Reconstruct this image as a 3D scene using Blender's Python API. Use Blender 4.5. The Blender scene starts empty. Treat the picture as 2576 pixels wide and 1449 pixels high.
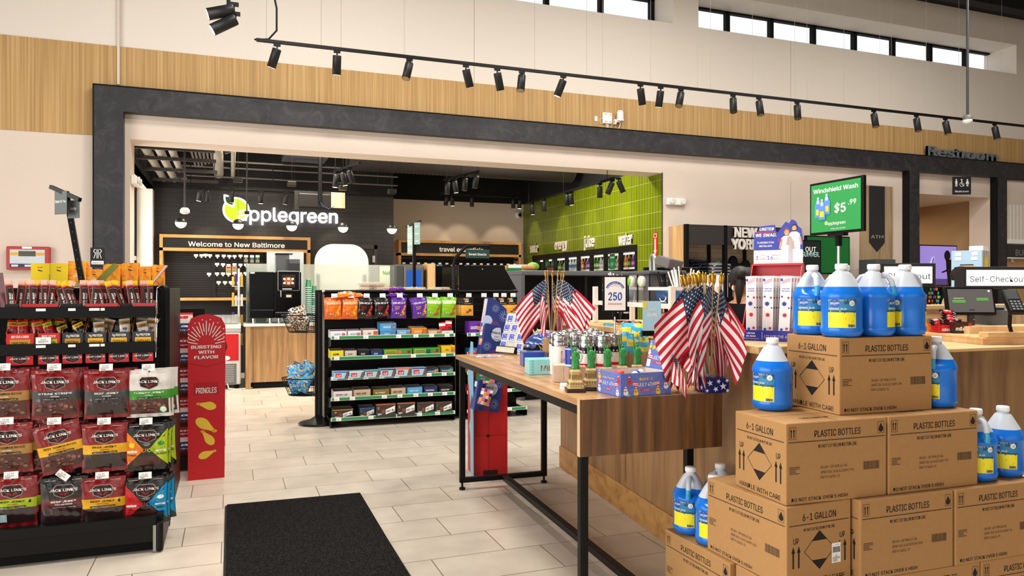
import bpy,bmesh,math,random
from mathutils import Vector,Matrix
random.seed(7)
S = bpy.context.scene
COL = S.collection
PI = math.pi

# ---------------------------------------------------------------- camera
H = 1.43; YAW = math.radians(20.8); FPX = 1865.0; U0 = 1288.0; V0 = 724.5
sa,ca = math.sin(YAW),math.cos(YAW)
cd = bpy.data.cameras.new('camera'); cam = bpy.data.objects.new('camera',cd); COL.objects.link(cam)
cam.location = (0,0,H); cam.rotation_euler = (PI/2,0,-YAW)
cd.sensor_width = 36.0; cd.lens = 36.0*FPX/2576.0; cd.clip_start = 0.05; cd.clip_end = 200
S.camera = cam

# ---------------------------------------------------------------- world, daylight, exposure
S.view_settings.view_transform = 'Standard'; S.view_settings.look = 'None'
S.view_settings.exposure = -0.10; S.view_settings.gamma = 1.0
S.view_settings.use_curve_mapping = False
W = bpy.data.worlds.new('sky'); S.world = W; W.use_nodes = True
bg = W.node_tree.nodes['Background']; bg.inputs[0].default_value = (0.93,0.97,1.0,1); bg.inputs[1].default_value = 1.25

def area(name,loc,rot,sx,sy,power,color=(1,1,1),spread=180):
 l = bpy.data.lights.new(name,'AREA'); l.shape = 'RECTANGLE'; l.size = sx; l.size_y = sy
 l.energy = power; l.color = color; l.spread = math.radians(spread)
 o = bpy.data.objects.new(name,l); COL.objects.link(o); o.location = loc; o.rotation_euler = rot
 return o
# storefront glazing on the left of the hall and behind the viewer
area('daylight_left',(-5.6,1.5,2.6),(0,-PI/2,0),4.2,9.0,560,(1.0,0.975,0.94))
area('daylight_behind',(2.0,-5.6,2.6),(PI/2,0,0),10.0,4.0,70,(1.0,0.97,0.93))
# high bay lamps of the hall
for x,y,p in ((0.5,2.8,215),(4.5,2.8,205),(9.0,2.8,120),(1.0,5.9,165),(5.0,5.9,180),(9.5,5.9,125)):
 area('high_bay_lamp',(x,y,5.9),(0,0,0),1.2,1.2,p,(1.0,0.955,0.89))
# troffers over the inner shop floor, above the frame of the opening
for i,(x,y) in enumerate(((1.0,10.6),(4.2,10.6))):
 area('shop_lamp',(x,y,3.95),(0,0,0),1.0,0.6,175,(1.0,0.9,0.76))
area('daylight_shop_window',(-2.4,11.5,1.8),(0,-PI/2,0),2.6,3.4,170,(1.0,0.98,0.95))
area('corridor_lamp',(11.6,10.9,2.9),(0,0,0),0.6,0.6,22,(1.0,0.8,0.55))

def spot(loc,aim,power,deg=40,color=(1.0,0.83,0.6),blend=0.5):
 l = bpy.data.lights.new('track_beam','SPOT'); l.energy = power; l.spot_size = math.radians(deg)
 l.spot_blend = blend; l.color = color; l.shadow_soft_size = 0.03
 o = bpy.data.objects.new('track_beam',l); COL.objects.link(o); o.location = loc
 o.rotation_euler = (Vector(aim)-Vector(loc)).to_track_quat('-Z','Y').to_euler()
 return o

# ---------------------------------------------------------------- measuring helpers: photo reading -> place in the room
def ray(u,v):
 k = (u-U0)/FPX
 return Vector((sa+k*ca,ca-k*sa,-(v-V0)/FPX))
def G(u,v,z=0.0):
 d = ray(u,v); t = (z-H)/d.z; return Vector((d.x*t,d.y*t,z))
def PY(u,v,Y):
 d = ray(u,v); t = Y/d.y; return Vector((d.x*t,Y,H+d.z*t))
def PX(u,v,X):
 d = ray(u,v); t = X/d.x; return Vector((X,d.y*t,H+d.z*t))
def PT(u,v,t):
 d = ray(u,v); return Vector((d.x*t,d.y*t,H+d.z*t))
R5 = math.radians(5.6)
def FR(e1,e2,z=0.0):
 return Vector((e1*math.cos(R5)+e2*math.sin(R5),-e1*math.sin(R5)+e2*math.cos(R5),z))

# ---------------------------------------------------------------- materials
def lin(h):
 h = h.lstrip('#'); r = []
 for i in (0,2,4):
  c = int(h[i:i+2],16)/255
  r.append(c/12.92 if c <= 0.04045 else ((c+0.055)/1.055)**2.4)
 return (*r,1)
_m = {}
def mat(h,r=0.5,m=0.0,em=0.0,sp=0.5,nz=0.05,ns=30.0,tr=0.0,al=1.0,sss=0.0,coat=0.0,name=None,ior=1.45,ecol=None):
 key = (h,r,m,em,sp,nz,tr,al,sss,coat)
 if key in _m: return _m[key]
 M = bpy.data.materials.new(name or 'paint_%s' % h.lstrip('#')); M.use_nodes = True
 N = M.node_tree.nodes; L = M.node_tree.links; p = N['Principled BSDF']
 c = lin(h)
 p.inputs['Base Color'].default_value = c
 p.inputs['Roughness'].default_value = r; p.inputs['Metallic'].default_value = m
 p.inputs['Specular IOR Level'].default_value = sp; p.inputs['IOR'].default_value = ior
 if tr: p.inputs['Transmission Weight'].default_value = tr
 if al < 1: p.inputs['Alpha'].default_value = al
 if sss:
  p.inputs['Subsurface Weight'].default_value = sss; p.inputs['Subsurface Radius'].default_value = (0.4,0.6,1.0); p.inputs['Subsurface Scale'].default_value = 0.02
 if coat: p.inputs['Coat Weight'].default_value = coat; p.inputs['Coat Roughness'].default_value = 0.08
 if em:
  p.inputs['Emission Color'].default_value = lin(ecol) if ecol else c; p.inputs['Emission Strength'].default_value = em
 elif nz:
  tc = N.new('ShaderNodeTexCoord'); t = N.new('ShaderNodeTexNoise'); t.inputs['Scale'].default_value = ns; t.inputs['Detail'].default_value = 3
  mx = N.new('ShaderNodeMix'); mx.data_type = 'RGBA'
  mx.inputs[6].default_value = (*[x*(1-nz) for x in c[:3]],1); mx.inputs[7].default_value = (*[min(1,x*(1+nz)) for x in c[:3]],1)
  L.new(tc.outputs['Object'],t.inputs['Vector']); L.new(t.outputs['Fac'],mx.inputs[0]); L.new(mx.outputs[2],p.inputs['Base Color'])
 _m[key] = M
 return M
def nodemat(name,r=0.5,m=0.0,sp=0.5):
 M = bpy.data.materials.new(name); M.use_nodes = True
 N = M.node_tree.nodes; p = N['Principled BSDF']; p.inputs['Roughness'].default_value = r; p.inputs['Metallic'].default_value = m
 p.inputs['Specular IOR Level'].default_value = sp
 return M,N,M.node_tree.links,p
def ramp(N,stops):
 n = N.new('ShaderNodeValToRGB'); e = n.color_ramp.elements
 while len(e) < len(stops): e.new(0.5)
 for i,(a,c) in enumerate(stops): e[i].position = a; e[i].color = lin(c) if isinstance(c,str) else c
 return n
def mapping(N,L,scale,loc=(0,0,0),rot=(0,0,0),src='Object'):
 tc = N.new('ShaderNodeTexCoord'); mp = N.new('ShaderNodeMapping')
 mp.inputs['Scale'].default_value = scale; mp.inputs['Location'].default_value = loc; mp.inputs['Rotation'].default_value = rot
 L.new(tc.outputs[src],mp.inputs['Vector']); return mp
def pane(name):
 M = bpy.data.materials.new(name); M.use_nodes = True; N = M.node_tree.nodes; L = M.node_tree.links; N.remove(N['Principled BSDF'])
 t = N.new('ShaderNodeBsdfTransparent'); g = N.new('ShaderNodeBsdfGlossy'); g.inputs['Roughness'].default_value = 0.03;
 x = N.new('ShaderNodeMixShader'); x.inputs[0].default_value = 0.05; L.new(t.outputs[0],x.inputs[1]); L.new(g.outputs[0],x.inputs[2]); L.new(x.outputs[0],N['Material Output'].inputs[0]); return M
def wood(name,c1,c2,c3,scale,r=0.45):
 M,N,L,p = nodemat(name,r)
 mp = mapping(N,L,scale); a = N.new('ShaderNodeTexNoise'); a.inputs['Scale'].default_value = 1.0; a.inputs['Detail'].default_value = 6; a.inputs['Distortion'].default_value = 0.6
 L.new(mp.outputs[0],a.inputs['Vector'])
 rp = ramp(N,((0.3,c1),(0.5,c2),(0.72,c3))); L.new(a.outputs['Fac'],rp.inputs[0]); L.new(rp.outputs[0],p.inputs['Base Color'])
 return M
def bump(N,L,p,src,s=0.2,d=0.01):
 b = N.new('ShaderNodeBump'); b.inputs['Strength'].default_value = s; b.inputs['Distance'].default_value = d
 L.new(src,b.inputs['Height']); L.new(b.outputs[0],p.inputs['Normal'])

def m_tile():
 M,N,L,p = nodemat('floor_tile',0.32)
 tc = N.new('ShaderNodeTexCoord'); sx = N.new('ShaderNodeSeparateXYZ'); L.new(tc.outputs['Object'],sx.inputs[0])
 def mth(op,a,b=None):
  n = N.new('ShaderNodeMath'); n.operation = op
  for i,q in enumerate((a,b)):
   if q is None: continue
   if isinstance(q,(int,float)): n.inputs[i].default_value = q
   else: L.new(q,n.inputs[i])
  return n.outputs[0]
 row = mth('FLOOR',mth('DIVIDE',mth('SUBTRACT',sx.outputs[1],4.14),0.3400))
 x = mth('ADD',mth('SUBTRACT',sx.outputs[0],1.195),mth('MULTIPLY',row,0.2067))
 y = mth('SUBTRACT',sx.outputs[1],4.14)
 cx = N.new('ShaderNodeCombineXYZ'); L.new(x,cx.inputs[0]); L.new(y,cx.inputs[1])
 b = N.new('ShaderNodeTexBrick'); b.offset = 0.0; b.inputs['Scale'].default_value = 1.0
 b.inputs['Brick Width'].default_value = 0.62; b.inputs['Row Height'].default_value = 0.34; b.inputs['Mortar Size'].default_value = 0.0028
 b.inputs['Color1'].default_value = lin('#d3c8b9'); b.inputs['Color2'].default_value = lin('#c8bcac'); b.inputs['Mortar'].default_value = lin('#6e655b')
 L.new(cx.outputs[0],b.inputs['Vector'])
 n = N.new('ShaderNodeTexNoise'); n.inputs['Scale'].default_value = 5; n.inputs['Detail'].default_value = 8; L.new(tc.outputs['Object'],n.inputs['Vector'])
 rp = ramp(N,((0.3,(0.86,0.85,0.84,1)),(0.7,(1.05,1.04,1.03,1)))); L.new(n.outputs['Fac'],rp.inputs[0])
 mx = N.new('ShaderNodeMix'); mx.data_type = 'RGBA'; mx.blend_type = 'MULTIPLY'; mx.inputs[0].default_value = 1
 L.new(b.outputs['Color'],mx.inputs[6]); L.new(rp.outputs[0],mx.inputs[7]); L.new(mx.outputs[2],p.inputs['Base Color'])
 bump(N,L,p,b.outputs['Fac'],-0.25,0.004)
 return M
def m_brick(name,c1,c2,mo,bw,rh,ms,rot=(0,0,0),r=0.5,off=0.5,bm=0.3):
 M,N,L,p = nodemat(name,r)
 mp = mapping(N,L,(1,1,1),rot=rot)
 b = N.new('ShaderNodeTexBrick'); b.offset = off; b.inputs['Scale'].default_value = 1.0
 b.inputs['Brick Width'].default_value = bw; b.inputs['Row Height'].default_value = rh; b.inputs['Mortar Size'].default_value = ms
 b.inputs['Color1'].default_value = lin(c1); b.inputs['Color2'].default_value = lin(c2); b.inputs['Mortar'].default_value = lin(mo)
 L.new(mp.outputs[0],b.inputs['Vector']); L.new(b.outputs['Color'],p.inputs['Base Color'])
 bump(N,L,p,b.outputs['Fac'],-bm,0.004)
 return M
def m_slate():
 M,N,L,p = nodemat('slate_laminate',0.5)
 mp = mapping(N,L,(1,1,1)); a = N.new('ShaderNodeTexNoise'); a.inputs['Scale'].default_value = 5; a.inputs['Detail'].default_value = 10; a.inputs['Roughness'].default_value = 0.7; a.inputs['Distortion'].default_value = 1.5
 L.new(mp.outputs[0],a.inputs['Vector']); rp = ramp(N,((0.3,'#18181b'),(0.5,'#252529'),(0.72,'#3f3d41'))); L.new(a.outputs['Fac'],rp.inputs[0]); L.new(rp.outputs[0],p.inputs['Base Color'])
 return M
def m_grass():
 M,N,L,p = nodemat('grasscloth',0.7)
 mp = mapping(N,L,(55,1,0.6)); a = N.new('ShaderNodeTexNoise'); a.inputs['Scale'].default_value = 1; a.inputs['Detail'].default_value = 3
 L.new(mp.outputs[0],a.inputs['Vector']); rp = ramp(N,((0.32,'#a88452'),(0.5,'#b8925c'),(0.66,'#c6a36e'))); L.new(a.outputs['Fac'],rp.inputs[0]); L.new(rp.outputs[0],p.inputs['Base Color'])
 return M
def m_mat():
 M,N,L,p = nodemat('carpet_pile',0.95,sp=0.1)
 mp = mapping(N,L,(1,1,1)); a = N.new('ShaderNodeTexNoise'); a.inputs['Scale'].default_value = 170; a.inputs['Detail'].default_value = 2
 L.new(mp.outputs[0],a.inputs['Vector']); rp = ramp(N,((0.35,'#060606'),(0.52,'#161514'),(0.7,'#343230'))); L.new(a.outputs['Fac'],rp.inputs[0]); L.new(rp.outputs[0],p.inputs['Base Color'])
 bump(N,L,p,a.outputs['Fac'],0.9,0.006); return M

# ---------------------------------------------------------------- mesh builder
FONT = None
try:
 import os
 fp = os.path.join(bpy.utils.system_resource('DATAFILES',path='fonts'),'Inter.woff2')
 FONT = bpy.data.fonts.load(fp)
except Exception:
 FONT = None
_tg = {}; _tn = {}
def text_geo(s,bold=0.0,res=2):
 k = (s,bold,res)
 if k in _tg: return _tg[k]
 cu = bpy.data.curves.new('t','FONT'); cu.body = s; cu.size = 1.0; cu.resolution_u = res
 if FONT: cu.font = FONT
 ob = bpy.data.objects.new('t',cu); COL.objects.link(ob)
 bpy.context.view_layer.update()
 dg = bpy.context.evaluated_depsgraph_get(); ev = ob.evaluated_get(dg); me = ev.to_mesh()
 vs = [(v.co.x,v.co.y) for v in me.vertices]; fs = [tuple(p.vertices) for p in me.polygons]
 ev.to_mesh_clear(); bpy.data.objects.remove(ob); bpy.data.curves.remove(cu)
 if not vs: vs = [(0,0)]
 if bold > 0.004:      # heavier strokes: overlapping shifted copies of the outline
  d = min(bold,.06)*.55; n = len(vs); v0,f0 = vs,fs; vs = []; fs = []
  for i,(dx,dy) in enumerate(((-d,-d*.5),(d,d*.5)) if res < 3 else ((-d,-d*.6),(d,-d*.6),(-d,d*.6),(d,d*.6))):
   vs = vs+[(x+dx,y+dy) for x,y in v0]; fs = fs+[tuple(j+i*n for j in f) for f in f0]
 x0 = min(v[0] for v in vs); x1 = max(v[0] for v in vs); y0 = min(v[1] for v in vs); y1 = max(v[1] for v in vs)
 _tg[k] = (vs,fs,x0,x1,y0,y1); _tn[k] = len(vs) if bold <= .004 else n
 return _tg[k]

class MB:
 def __init__(s):
  s.v = []; s.f = []; s.mi = []; s.sm = []; s.mats = []; s.X = None
 def m(s,mt):
  if mt not in s.mats: s.mats.append(mt)
  return s.mats.index(mt)
 def add(s,vs,fs,mt,smooth=False):
  b = len(s.v)
  if s.X is not None: vs = [s.X @ Vector(p) for p in vs]
  s.v += [tuple(p) for p in vs]
  for i,f in enumerate(fs):
   s.f.append([b+j for j in f])
   s.mi.append(s.m(mt[i] if isinstance(mt,list) else mt)); s.sm.append(smooth)
  return s
 def box(s,x0,y0,z0,x1,y1,z1,mt,b=0.0):
  if b <= 0:
   vs = [(x,y,z) for x in (x0,x1) for y in (y0,y1) for z in (z0,z1)]
   fs = [(0,1,3,2),(4,6,7,5),(0,4,5,1),(2,3,7,6),(0,2,6,4),(1,5,7,3)]
   return s.add(vs,fs,mt)
  b = min(b,abs(x1-x0)*.45,abs(y1-y0)*.45,abs(z1-z0)*.45)
  bm = bmesh.new(); r = bmesh.ops.create_cube(bm,size=1.0)
  bmesh.ops.transform(bm,matrix=Matrix.Translation(((x0+x1)/2,(y0+y1)/2,(z0+z1)/2)) @ Matrix.Diagonal((x1-x0,y1-y0,z1-z0,1)),verts=bm.verts)
  bmesh.ops.bevel(bm,geom=bm.edges[:],offset=b,segments=2,profile=0.5,affect='EDGES')
  return s.bm(bm,mt)
 def bm(s,bm,mt,smooth=False):
  bm.verts.index_update()
  s.add([v.co.copy() for v in bm.verts],[[v.index for v in f.verts] for f in bm.faces],mt,smooth); bm.free(); return s
 def quad(s,a,b,c,d,mt): return s.add([a,b,c,d],[(0,1,2,3)],mt)
 def tube(s,pts,r,mt,n=8,closed=False,caps=True,flat=1.0):
  pts = [Vector(p) for p in pts]; k = len(pts); vs = []; fs = []
  rr = r if isinstance(r,(list,tuple)) else [r]*k
  up = None
  for i,p in enumerate(pts):
   a = pts[i-1] if (i > 0 or closed) else p; c = pts[(i+1) % k] if (i < k-1 or closed) else p
   t = (c-a).normalized() if (c-a).length > 1e-9 else Vector((0,0,1))
   if up is None:
    up = Vector((0,0,1)) if abs(t.z) < .9 else Vector((1,0,0))
   u = (up - t*up.dot(t))
   if u.length < 1e-6: u = t.orthogonal()
   u.normalize(); w = t.cross(u); up = u
   for j in range(n):
    q = 2*PI*j/n; vs.append(p + u*(math.cos(q)*rr[i]*flat) + w*(math.sin(q)*rr[i]))
  segs = k if closed else k-1
  for i in range(segs):
   for j in range(n):
    a = i*n+j; b = i*n+(j+1) % n; c = ((i+1) % k)*n+(j+1) % n; d = ((i+1) % k)*n+j
    fs.append((a,b,c,d))
  s.add(vs,fs,mt,True)
  if caps and not closed:
   s.add(vs[:n],[tuple(range(n))[::-1]],mt); s.add(vs[-n:],[tuple(range(n))],mt)
  return s
 def bar(s,p,q,w,mt,w2=None):
  # square section bar
  p = Vector(p); q = Vector(q); t = (q-p).normalized(); up = Vector((0,0,1)) if abs(t.z) < .9 else Vector((1,0,0))
  u = (up-t*up.dot(t)).normalized(); x = t.cross(u); w2 = w2 or w; vs = []
  for e in (p,q):
   for a,c in ((-1,-1),(1,-1),(1,1),(-1,1)): vs.append(e + x*a*w/2 + u*c*w2/2)
  return s.add(vs,[(3,2,1,0),(4,5,6,7),(0,1,5,4),(1,2,6,5),(2,3,7,6),(3,0,4,7)],mt)
 def cyl(s,c,r,z0,z1,mt,n=20,r2=None,smooth=True):
  return s.lathe([(0,z0),(r,z0),(r if r2 is None else r2,z1),(0,z1)],mt,n,c,sharp=True)
 def lathe(s,prof,mt,n=24,c=(0,0),sharp=False,fn=None):
  # mt may be a list, one per profile segment
  vs = []; 
  k = len(prof)
  for j,(r,z) in enumerate(prof):
   for i in range(n):
    q = 2*PI*i/n; p = (c[0]+r*math.cos(q),c[1]+r*math.sin(q),z)
    vs.append(fn(p,q,j) if fn else p)
  for j in range(k-1):
   fs = []
   for i in range(n):
    a = j*n+i; b = j*n+(i+1) % n
    fs.append((a,b,b+n,a+n))
   mm = mt[j] if isinstance(mt,list) else mt
   if sharp:
    sub = vs[j*n:(j+2)*n]; s.add(sub,[tuple(x-j*n for x in f) for f in fs],mm,abs(prof[j][0]-prof[j+1][0]) < 1e-6 or True)
   else:
    if j == 0: base = len(s.v); s.add(vs,[],mt[0] if isinstance(mt,list) else mt)
    for f in fs: s.f.append([base+x for x in f]); s.mi.append(s.m(mm)); s.sm.append(True)
  return s
 def ball(s,c,r,mt,n=16,m=10,z0=-1.0,z1=1.0,sc=(1,1,1)):
  a0 = math.asin(z0); a1 = math.asin(z1); prof = [(math.cos(a0+(a1-a0)*j/m),math.sin(a0+(a1-a0)*j/m)) for j in range(m+1)]
  return s.lathe(prof,mt,n,fn=lambda p,q,j: (c[0]+p[0]*r*sc[0],c[1]+p[1]*r*sc[1],c[2]+p[2]*r*sc[2]))
 def grid(s,fn,nu,nv,mt,smooth=True,mfn=None):
  vs = [fn(i/nu,j/nv) for j in range(nv+1) for i in range(nu+1)]; fs = []; ms = []
  for j in range(nv):
   for i in range(nu):
    a = j*(nu+1)+i; fs.append((a,a+1,a+nu+2,a+nu+1)); ms.append(mfn((i+.5)/nu,(j+.5)/nv) if mfn else mt)
  return s.add(vs,fs,ms,smooth)
 def prism(s,poly,f3,h,mt,mside=None):
  # poly in 2D, f3(x,y,d) -> 3D, thickness h
  n = len(poly); a = [f3(x,y,0) for x,y in poly]; b = [f3(x,y,h) for x,y in poly]
  s.add(a,[tuple(range(n))[::-1]],mt); s.add(b,[tuple(range(n))],mt)
  s.add(a+b,[(i,(i+1) % n,n+(i+1) % n,n+i) for i in range(n)],mside or mt); return s
 def build(s,name,parent=None,loc=None,rot=None,link=True):
  me = bpy.data.meshes.new(name); me.from_pydata(s.v,[],s.f)
  for mt in s.mats: me.materials.append(mt)
  if s.f:
   me.polygons.foreach_set('material_index',s.mi); me.polygons.foreach_set('use_smooth',s.sm)
  me.update()
  o = bpy.data.objects.new(name,me); COL.objects.link(o)
  if parent: o.parent = parent
  if loc is not None: o.location = loc
  if rot is not None: o.rotation_euler = rot if hasattr(rot,'__len__') else (0,0,rot)
  return o

class Face:
 """a printed surface: 2D drawing laid on a plane (or any map fn(x,y,d)) of a mesh builder"""
 def __init__(s,mb,o=None,ux=None,uy=None,fn=None,eps=0.0006):
  s.mb = mb; s.eps = eps; s.k = 1; s.curved = False
  if fn: s.fn = fn
  else:
   o = Vector(o); ux = Vector(ux).normalized(); uy = Vector(uy).normalized(); n = ux.cross(uy)
   s.fn = lambda x,y,d: o+ux*x+uy*y+n*d
 def P(s,x,y,k=None): return s.fn(x,y,s.eps*(s.k if k is None else k))
 def poly(s,pts,mt,k=None):
  if s.curved:
   cx = sum(p[0] for p in pts)/len(pts); cy = sum(p[1] for p in pts)/len(pts)
   L_ = max(math.hypot(p[0]-cx,p[1]-cy) for p in pts)
   if L_ > .012:
    n = min(6,int(L_/.010)+1)
    for i in range(len(pts)):
     a,b = pts[i],pts[(i+1) % len(pts)]; row = []; vs = []; fs = []
     for r in range(n+1):
      for c in range(r+1):
       u = r/n; w = c/r if r else 0
       x = cx+u*((a[0]-cx)*(1-w)+(b[0]-cx)*w); y = cy+u*((a[1]-cy)*(1-w)+(b[1]-cy)*w); vs.append(s.P(x,y,k))
     ix = lambda r,c: r*(r+1)//2+c
     for r in range(n):
      for c in range(r+1):
       fs.append((ix(r,c),ix(r+1,c),ix(r+1,c+1)))
       if c < r: fs.append((ix(r,c),ix(r+1,c+1),ix(r,c+1)))
     s.mb.add(vs,fs,mt)
    return s
  s.mb.add([s.P(x,y,k) for x,y in pts],[tuple(range(len(pts)))],mt); return s
 def rect(s,x,y,w,h,mt,k=None,div=1):
  # x,y centre
  if div == 1: return s.poly([(x-w/2,y-h/2),(x+w/2,y-h/2),(x+w/2,y+h/2),(x-w/2,y+h/2)],mt,k)
  s.mb.grid(lambda a,b: s.P(x-w/2+a*w,y-h/2+b*h,k),div,1,mt,False); return s
 def disc(s,x,y,r,mt,k=None,n=20,sy=1.0,rot=0):
  return s.poly([(x+r*math.cos(2*PI*i/n+rot),y+sy*r*math.sin(2*PI*i/n+rot)) for i in range(n)],mt,k)
 def ring(s,x,y,r,w,mt,k=None,n=28,a0=0,a1=360):
  A = [math.radians(a0+(a1-a0)*i/n) for i in range(n+1)]
  for i in range(n):
   a,b = A[i],A[i+1]
   s.poly([(x+r*math.cos(a),y+r*math.sin(a)),(x+(r+w)*math.cos(a),y+(r+w)*math.sin(a)),(x+(r+w)*math.cos(b),y+(r+w)*math.sin(b)),(x+r*math.cos(b),y+r*math.sin(b))],mt,k)
  return s
 def star(s,x,y,r,mt,k=None,n=5,q=0.4,rot=0):
  return s.poly([(x+(r if i % 2 == 0 else r*q)*math.cos(PI/2+rot+PI*i/n),y+(r if i % 2 == 0 else r*q)*math.sin(PI/2+rot+PI*i/n)) for i in range(2*n)],mt,k)
 def line(s,x0,y0,x1,y1,w,mt,k=None):
  d = math.hypot(x1-x0,y1-y0); a,b = -(y1-y0)/d*w/2,(x1-x0)/d*w/2
  return s.poly([(x0-a,y0-b),(x1-a,y1-b),(x1+a,y1+b),(x0+a,y0+b)],mt,k)
 def frame(s,x,y,w,h,t,mt,k=None):
  s.rect(x,y+h/2-t/2,w,t,mt,k); s.rect(x,y-h/2+t/2,w,t,mt,k); s.rect(x-w/2+t/2,y,t,h-2*t,mt,k); s.rect(x+w/2-t/2,y,t,h-2*t,mt,k); return s
 def text(s,t,x,y,h,mt,w=None,al='C',bold=0.0,k=None,sh=0.0,rot=0.0,res=2,maxw=None,xs=1.0):
  vs,fs,x0,x1,y0,y1 = text_geo(t,bold,res)
  sc = h/0.727; sx = sc*xs
  if w: sx = w/max(1e-6,(x1-x0))
  if maxw and (x1-x0)*sx > maxw: sx = maxw/(x1-x0)
  ax = {'C': (x0+x1)/2,'L': x0,'R': x1}[al]; c,q = math.cos(rot),math.sin(rot)
  out = []
  n0 = _tn.get((t,bold,res),len(vs)); kk = s.k if k is None else k
  for i,(a,b) in enumerate(vs):
   X = (a-ax)*sx+sh*(b*sc-h/2); Y = b*sc-h/2
   out.append(s.P(x+X*c-Y*q,y+X*q+Y*c,kk+.3*(i//max(1,n0))))
  s.mb.add(out,fs,mt); return s
 def arc_text(s,t,x,y,r,h,mt,a0,a1,bold=0.0,k=None,outside=True):
  n = len(t)
  for i,ch in enumerate(t):
   if ch == ' ': continue
   a = math.radians(a0+(a1-a0)*(i+.5)/n)
   s.text(ch,x+r*math.cos(a),y+r*math.sin(a),h,mt,bold=bold,k=k,rot=a-PI/2)
  return s
 def bars(s,x,y,w,h,mt,n=16,k=None,seed=1):
  rn = random.Random(seed); px = x-w/2
  while px < x+w/2:
   ww = w/n*rn.uniform(.25,.9); s.rect(px+ww/2,y,ww,h,mt,k); px += ww+w/n*rn.uniform(.3,.7)
  return s
 def lines(s,x,y,w,h,n,mt,k=None,seed=2,t=0.45):
  rn = random.Random(seed)
  for i in range(n):
   ww = w*rn.uniform(.6,1); s.rect(x-w/2+ww/2,y+h/2-(i+.5)*h/n,ww,h/n*t,mt,k)
  return s

# ---------------------------------------------------------------- things
def tag(o,label=None,cat=None,group=None,kind=None):
 if label: o['label'] = label
 if cat: o['category'] = cat
 if group: o['group'] = group
 if kind: o['kind'] = kind
 return o
def T(name,label,cat,loc=(0,0,0),rz=0.0,group=None):
 o = bpy.data.objects.new(name,None); o.empty_display_size = 0.05; COL.objects.link(o); o.location = loc
 o.rotation_euler = rz if hasattr(rz,'__len__') else (0,0,rz)
 return tag(o,label,cat,group)
def dup(root,loc,rz=0.0,label=None,group=None,cat=None):
 def cp(o,par):
  c = o.copy(); COL.objects.link(c)
  if par: c.parent = par
  for ch in o.children: cp(ch,c)
  return c
 r = cp(root,None); r.location = loc; r.rotation_euler = rz if hasattr(rz,'__len__') else (0,0,rz)
 if label: r['label'] = label
 if group: r['group'] = group
 if cat: r['category'] = cat
 return r
def struct(name,mb): 
 o = mb.build(name); o['kind'] = 'structure'; return o
class Proto:
 """first use moves the prototype itself, later uses are copies"""
 def __init__(s,root): s.root = root; s.used = False
 def put(s,loc,rz=0.0,label=None,group=None,cat=None):
  if not s.used:
   s.used = True; o = s.root; o.location = loc; o.rotation_euler = rz if hasattr(rz,'__len__') else (0,0,rz)
   if label: o['label'] = label
   if group: o['group'] = group
   if cat: o['category'] = cat
   return o
  return dup(s.root,loc,rz,label,group,cat)
ORD = ['leftmost','second from left','third from left','fourth from left','fifth from left','sixth from left','seventh from left','eighth from left','ninth from left','tenth from left','eleventh from left','twelfth from left','thirteenth from left','fourteenth from left','fifteenth from left','sixteenth from left','seventeenth from left','eighteenth from left','nineteenth from left','twentieth from left','twenty-first from left','twenty-second from left','twenty-third from left','twenty-fourth from left','twenty-fifth from left','twenty-sixth from left','twenty-seventh from left','twenty-eighth from left','twenty-ninth from left','thirtieth from left'] + ['number %d from left' % i for i in range(31,80)]

# common paints
BLK = mat('#080808',0.42,sp=.25,name='black_powder_coat'); BLKM = mat('#0e0e0e',0.75,sp=.25,name='matte_black'); INK = mat('#17130f',0.8,name='printing_ink',nz=0)
WHT = mat('#f2efea',0.5,name='white_paint'); GRY = mat('#77777a',0.5); STEEL = mat('#c9c9cb',0.22,1.0,name='steel'); DKG = mat('#2b2b2d',0.5,name='charcoal')
PAPER = mat('#f4f1ec',0.7,name='paper',nz=0.02); GREY_PRINT = mat('#6a6a6a',0.8,nz=0)
RED = mat('#c4101d',0.4); GOLD = mat('#b8892f',0.3,0.9,name='gilt'); NAVY = mat('#1c2c4c',0.7); YEL = mat('#f2d21c',0.45); GRN = mat('#17894a',0.5); ORG = mat('#e2701c',0.45)
WALLP = mat('#dbcbbd',0.75,nz=0.02,name='wall_paint'); WALLU = mat('#e2d9cd',0.75,nz=0.02,name='upper_wall_paint'); CEILB = mat('#0b0b0b',0.85,name='black_deck_paint')
# ================================================================ SETTING
FY = 9.3                                                          # face of the hall's front wall
mb = MB(); mb.quad((-7,-6.5,0),(19,-6.5,0),(19,15.2,0),(-7,15.2,0),m_tile()); struct('floor',mb)
SL = m_slate(); BAND = m_grass()
# front wall with the shop opening, the restroom opening and two clerestory recesses
def wallpieces(mb,x0,x1,z0,z1,holes,y0,y1,mt):
 xs = sorted({x0,x1,*[h[0] for h in holes],*[h[1] for h in holes]}); zs = sorted({z0,z1,*[h[2] for h in holes],*[h[3] for h in holes]})
 for i in range(len(xs)-1):
  for j in range(len(zs)-1):
   cx,cz = (xs[i]+xs[i+1])/2,(zs[j]+zs[j+1])/2
   if any(h[0] < cx < h[1] and h[2] < cz < h[3] for h in holes): continue
   mb.box(xs[i],y0,zs[j],xs[i+1],y1,zs[j+1],mt)
OX0,OX1,OZ = -1.053,5.876,3.10
mb = MB(); wallpieces(mb,-7,18.5,0,3.55,[(OX0,OX1,-1,OZ),(10.77,12.625,-1,3.03)],FY,FY+0.40,WALLP)
wallpieces(mb,-7,18.5,3.55,6.3,[(2.2,6.052,5.30,5.83),(6.492,13.30,5.30,5.83)],FY,FY+0.62,WALLU); struct('wall_front',mb)
mb = MB(); mb.box(-7,FY-0.012,3.65,18.5,FY,4.125,BAND); mb.box(-7,FY-0.012,3.118,-1.395,FY,3.65,BAND); struct('trim_1',mb)
PF = FY-0.132
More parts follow.
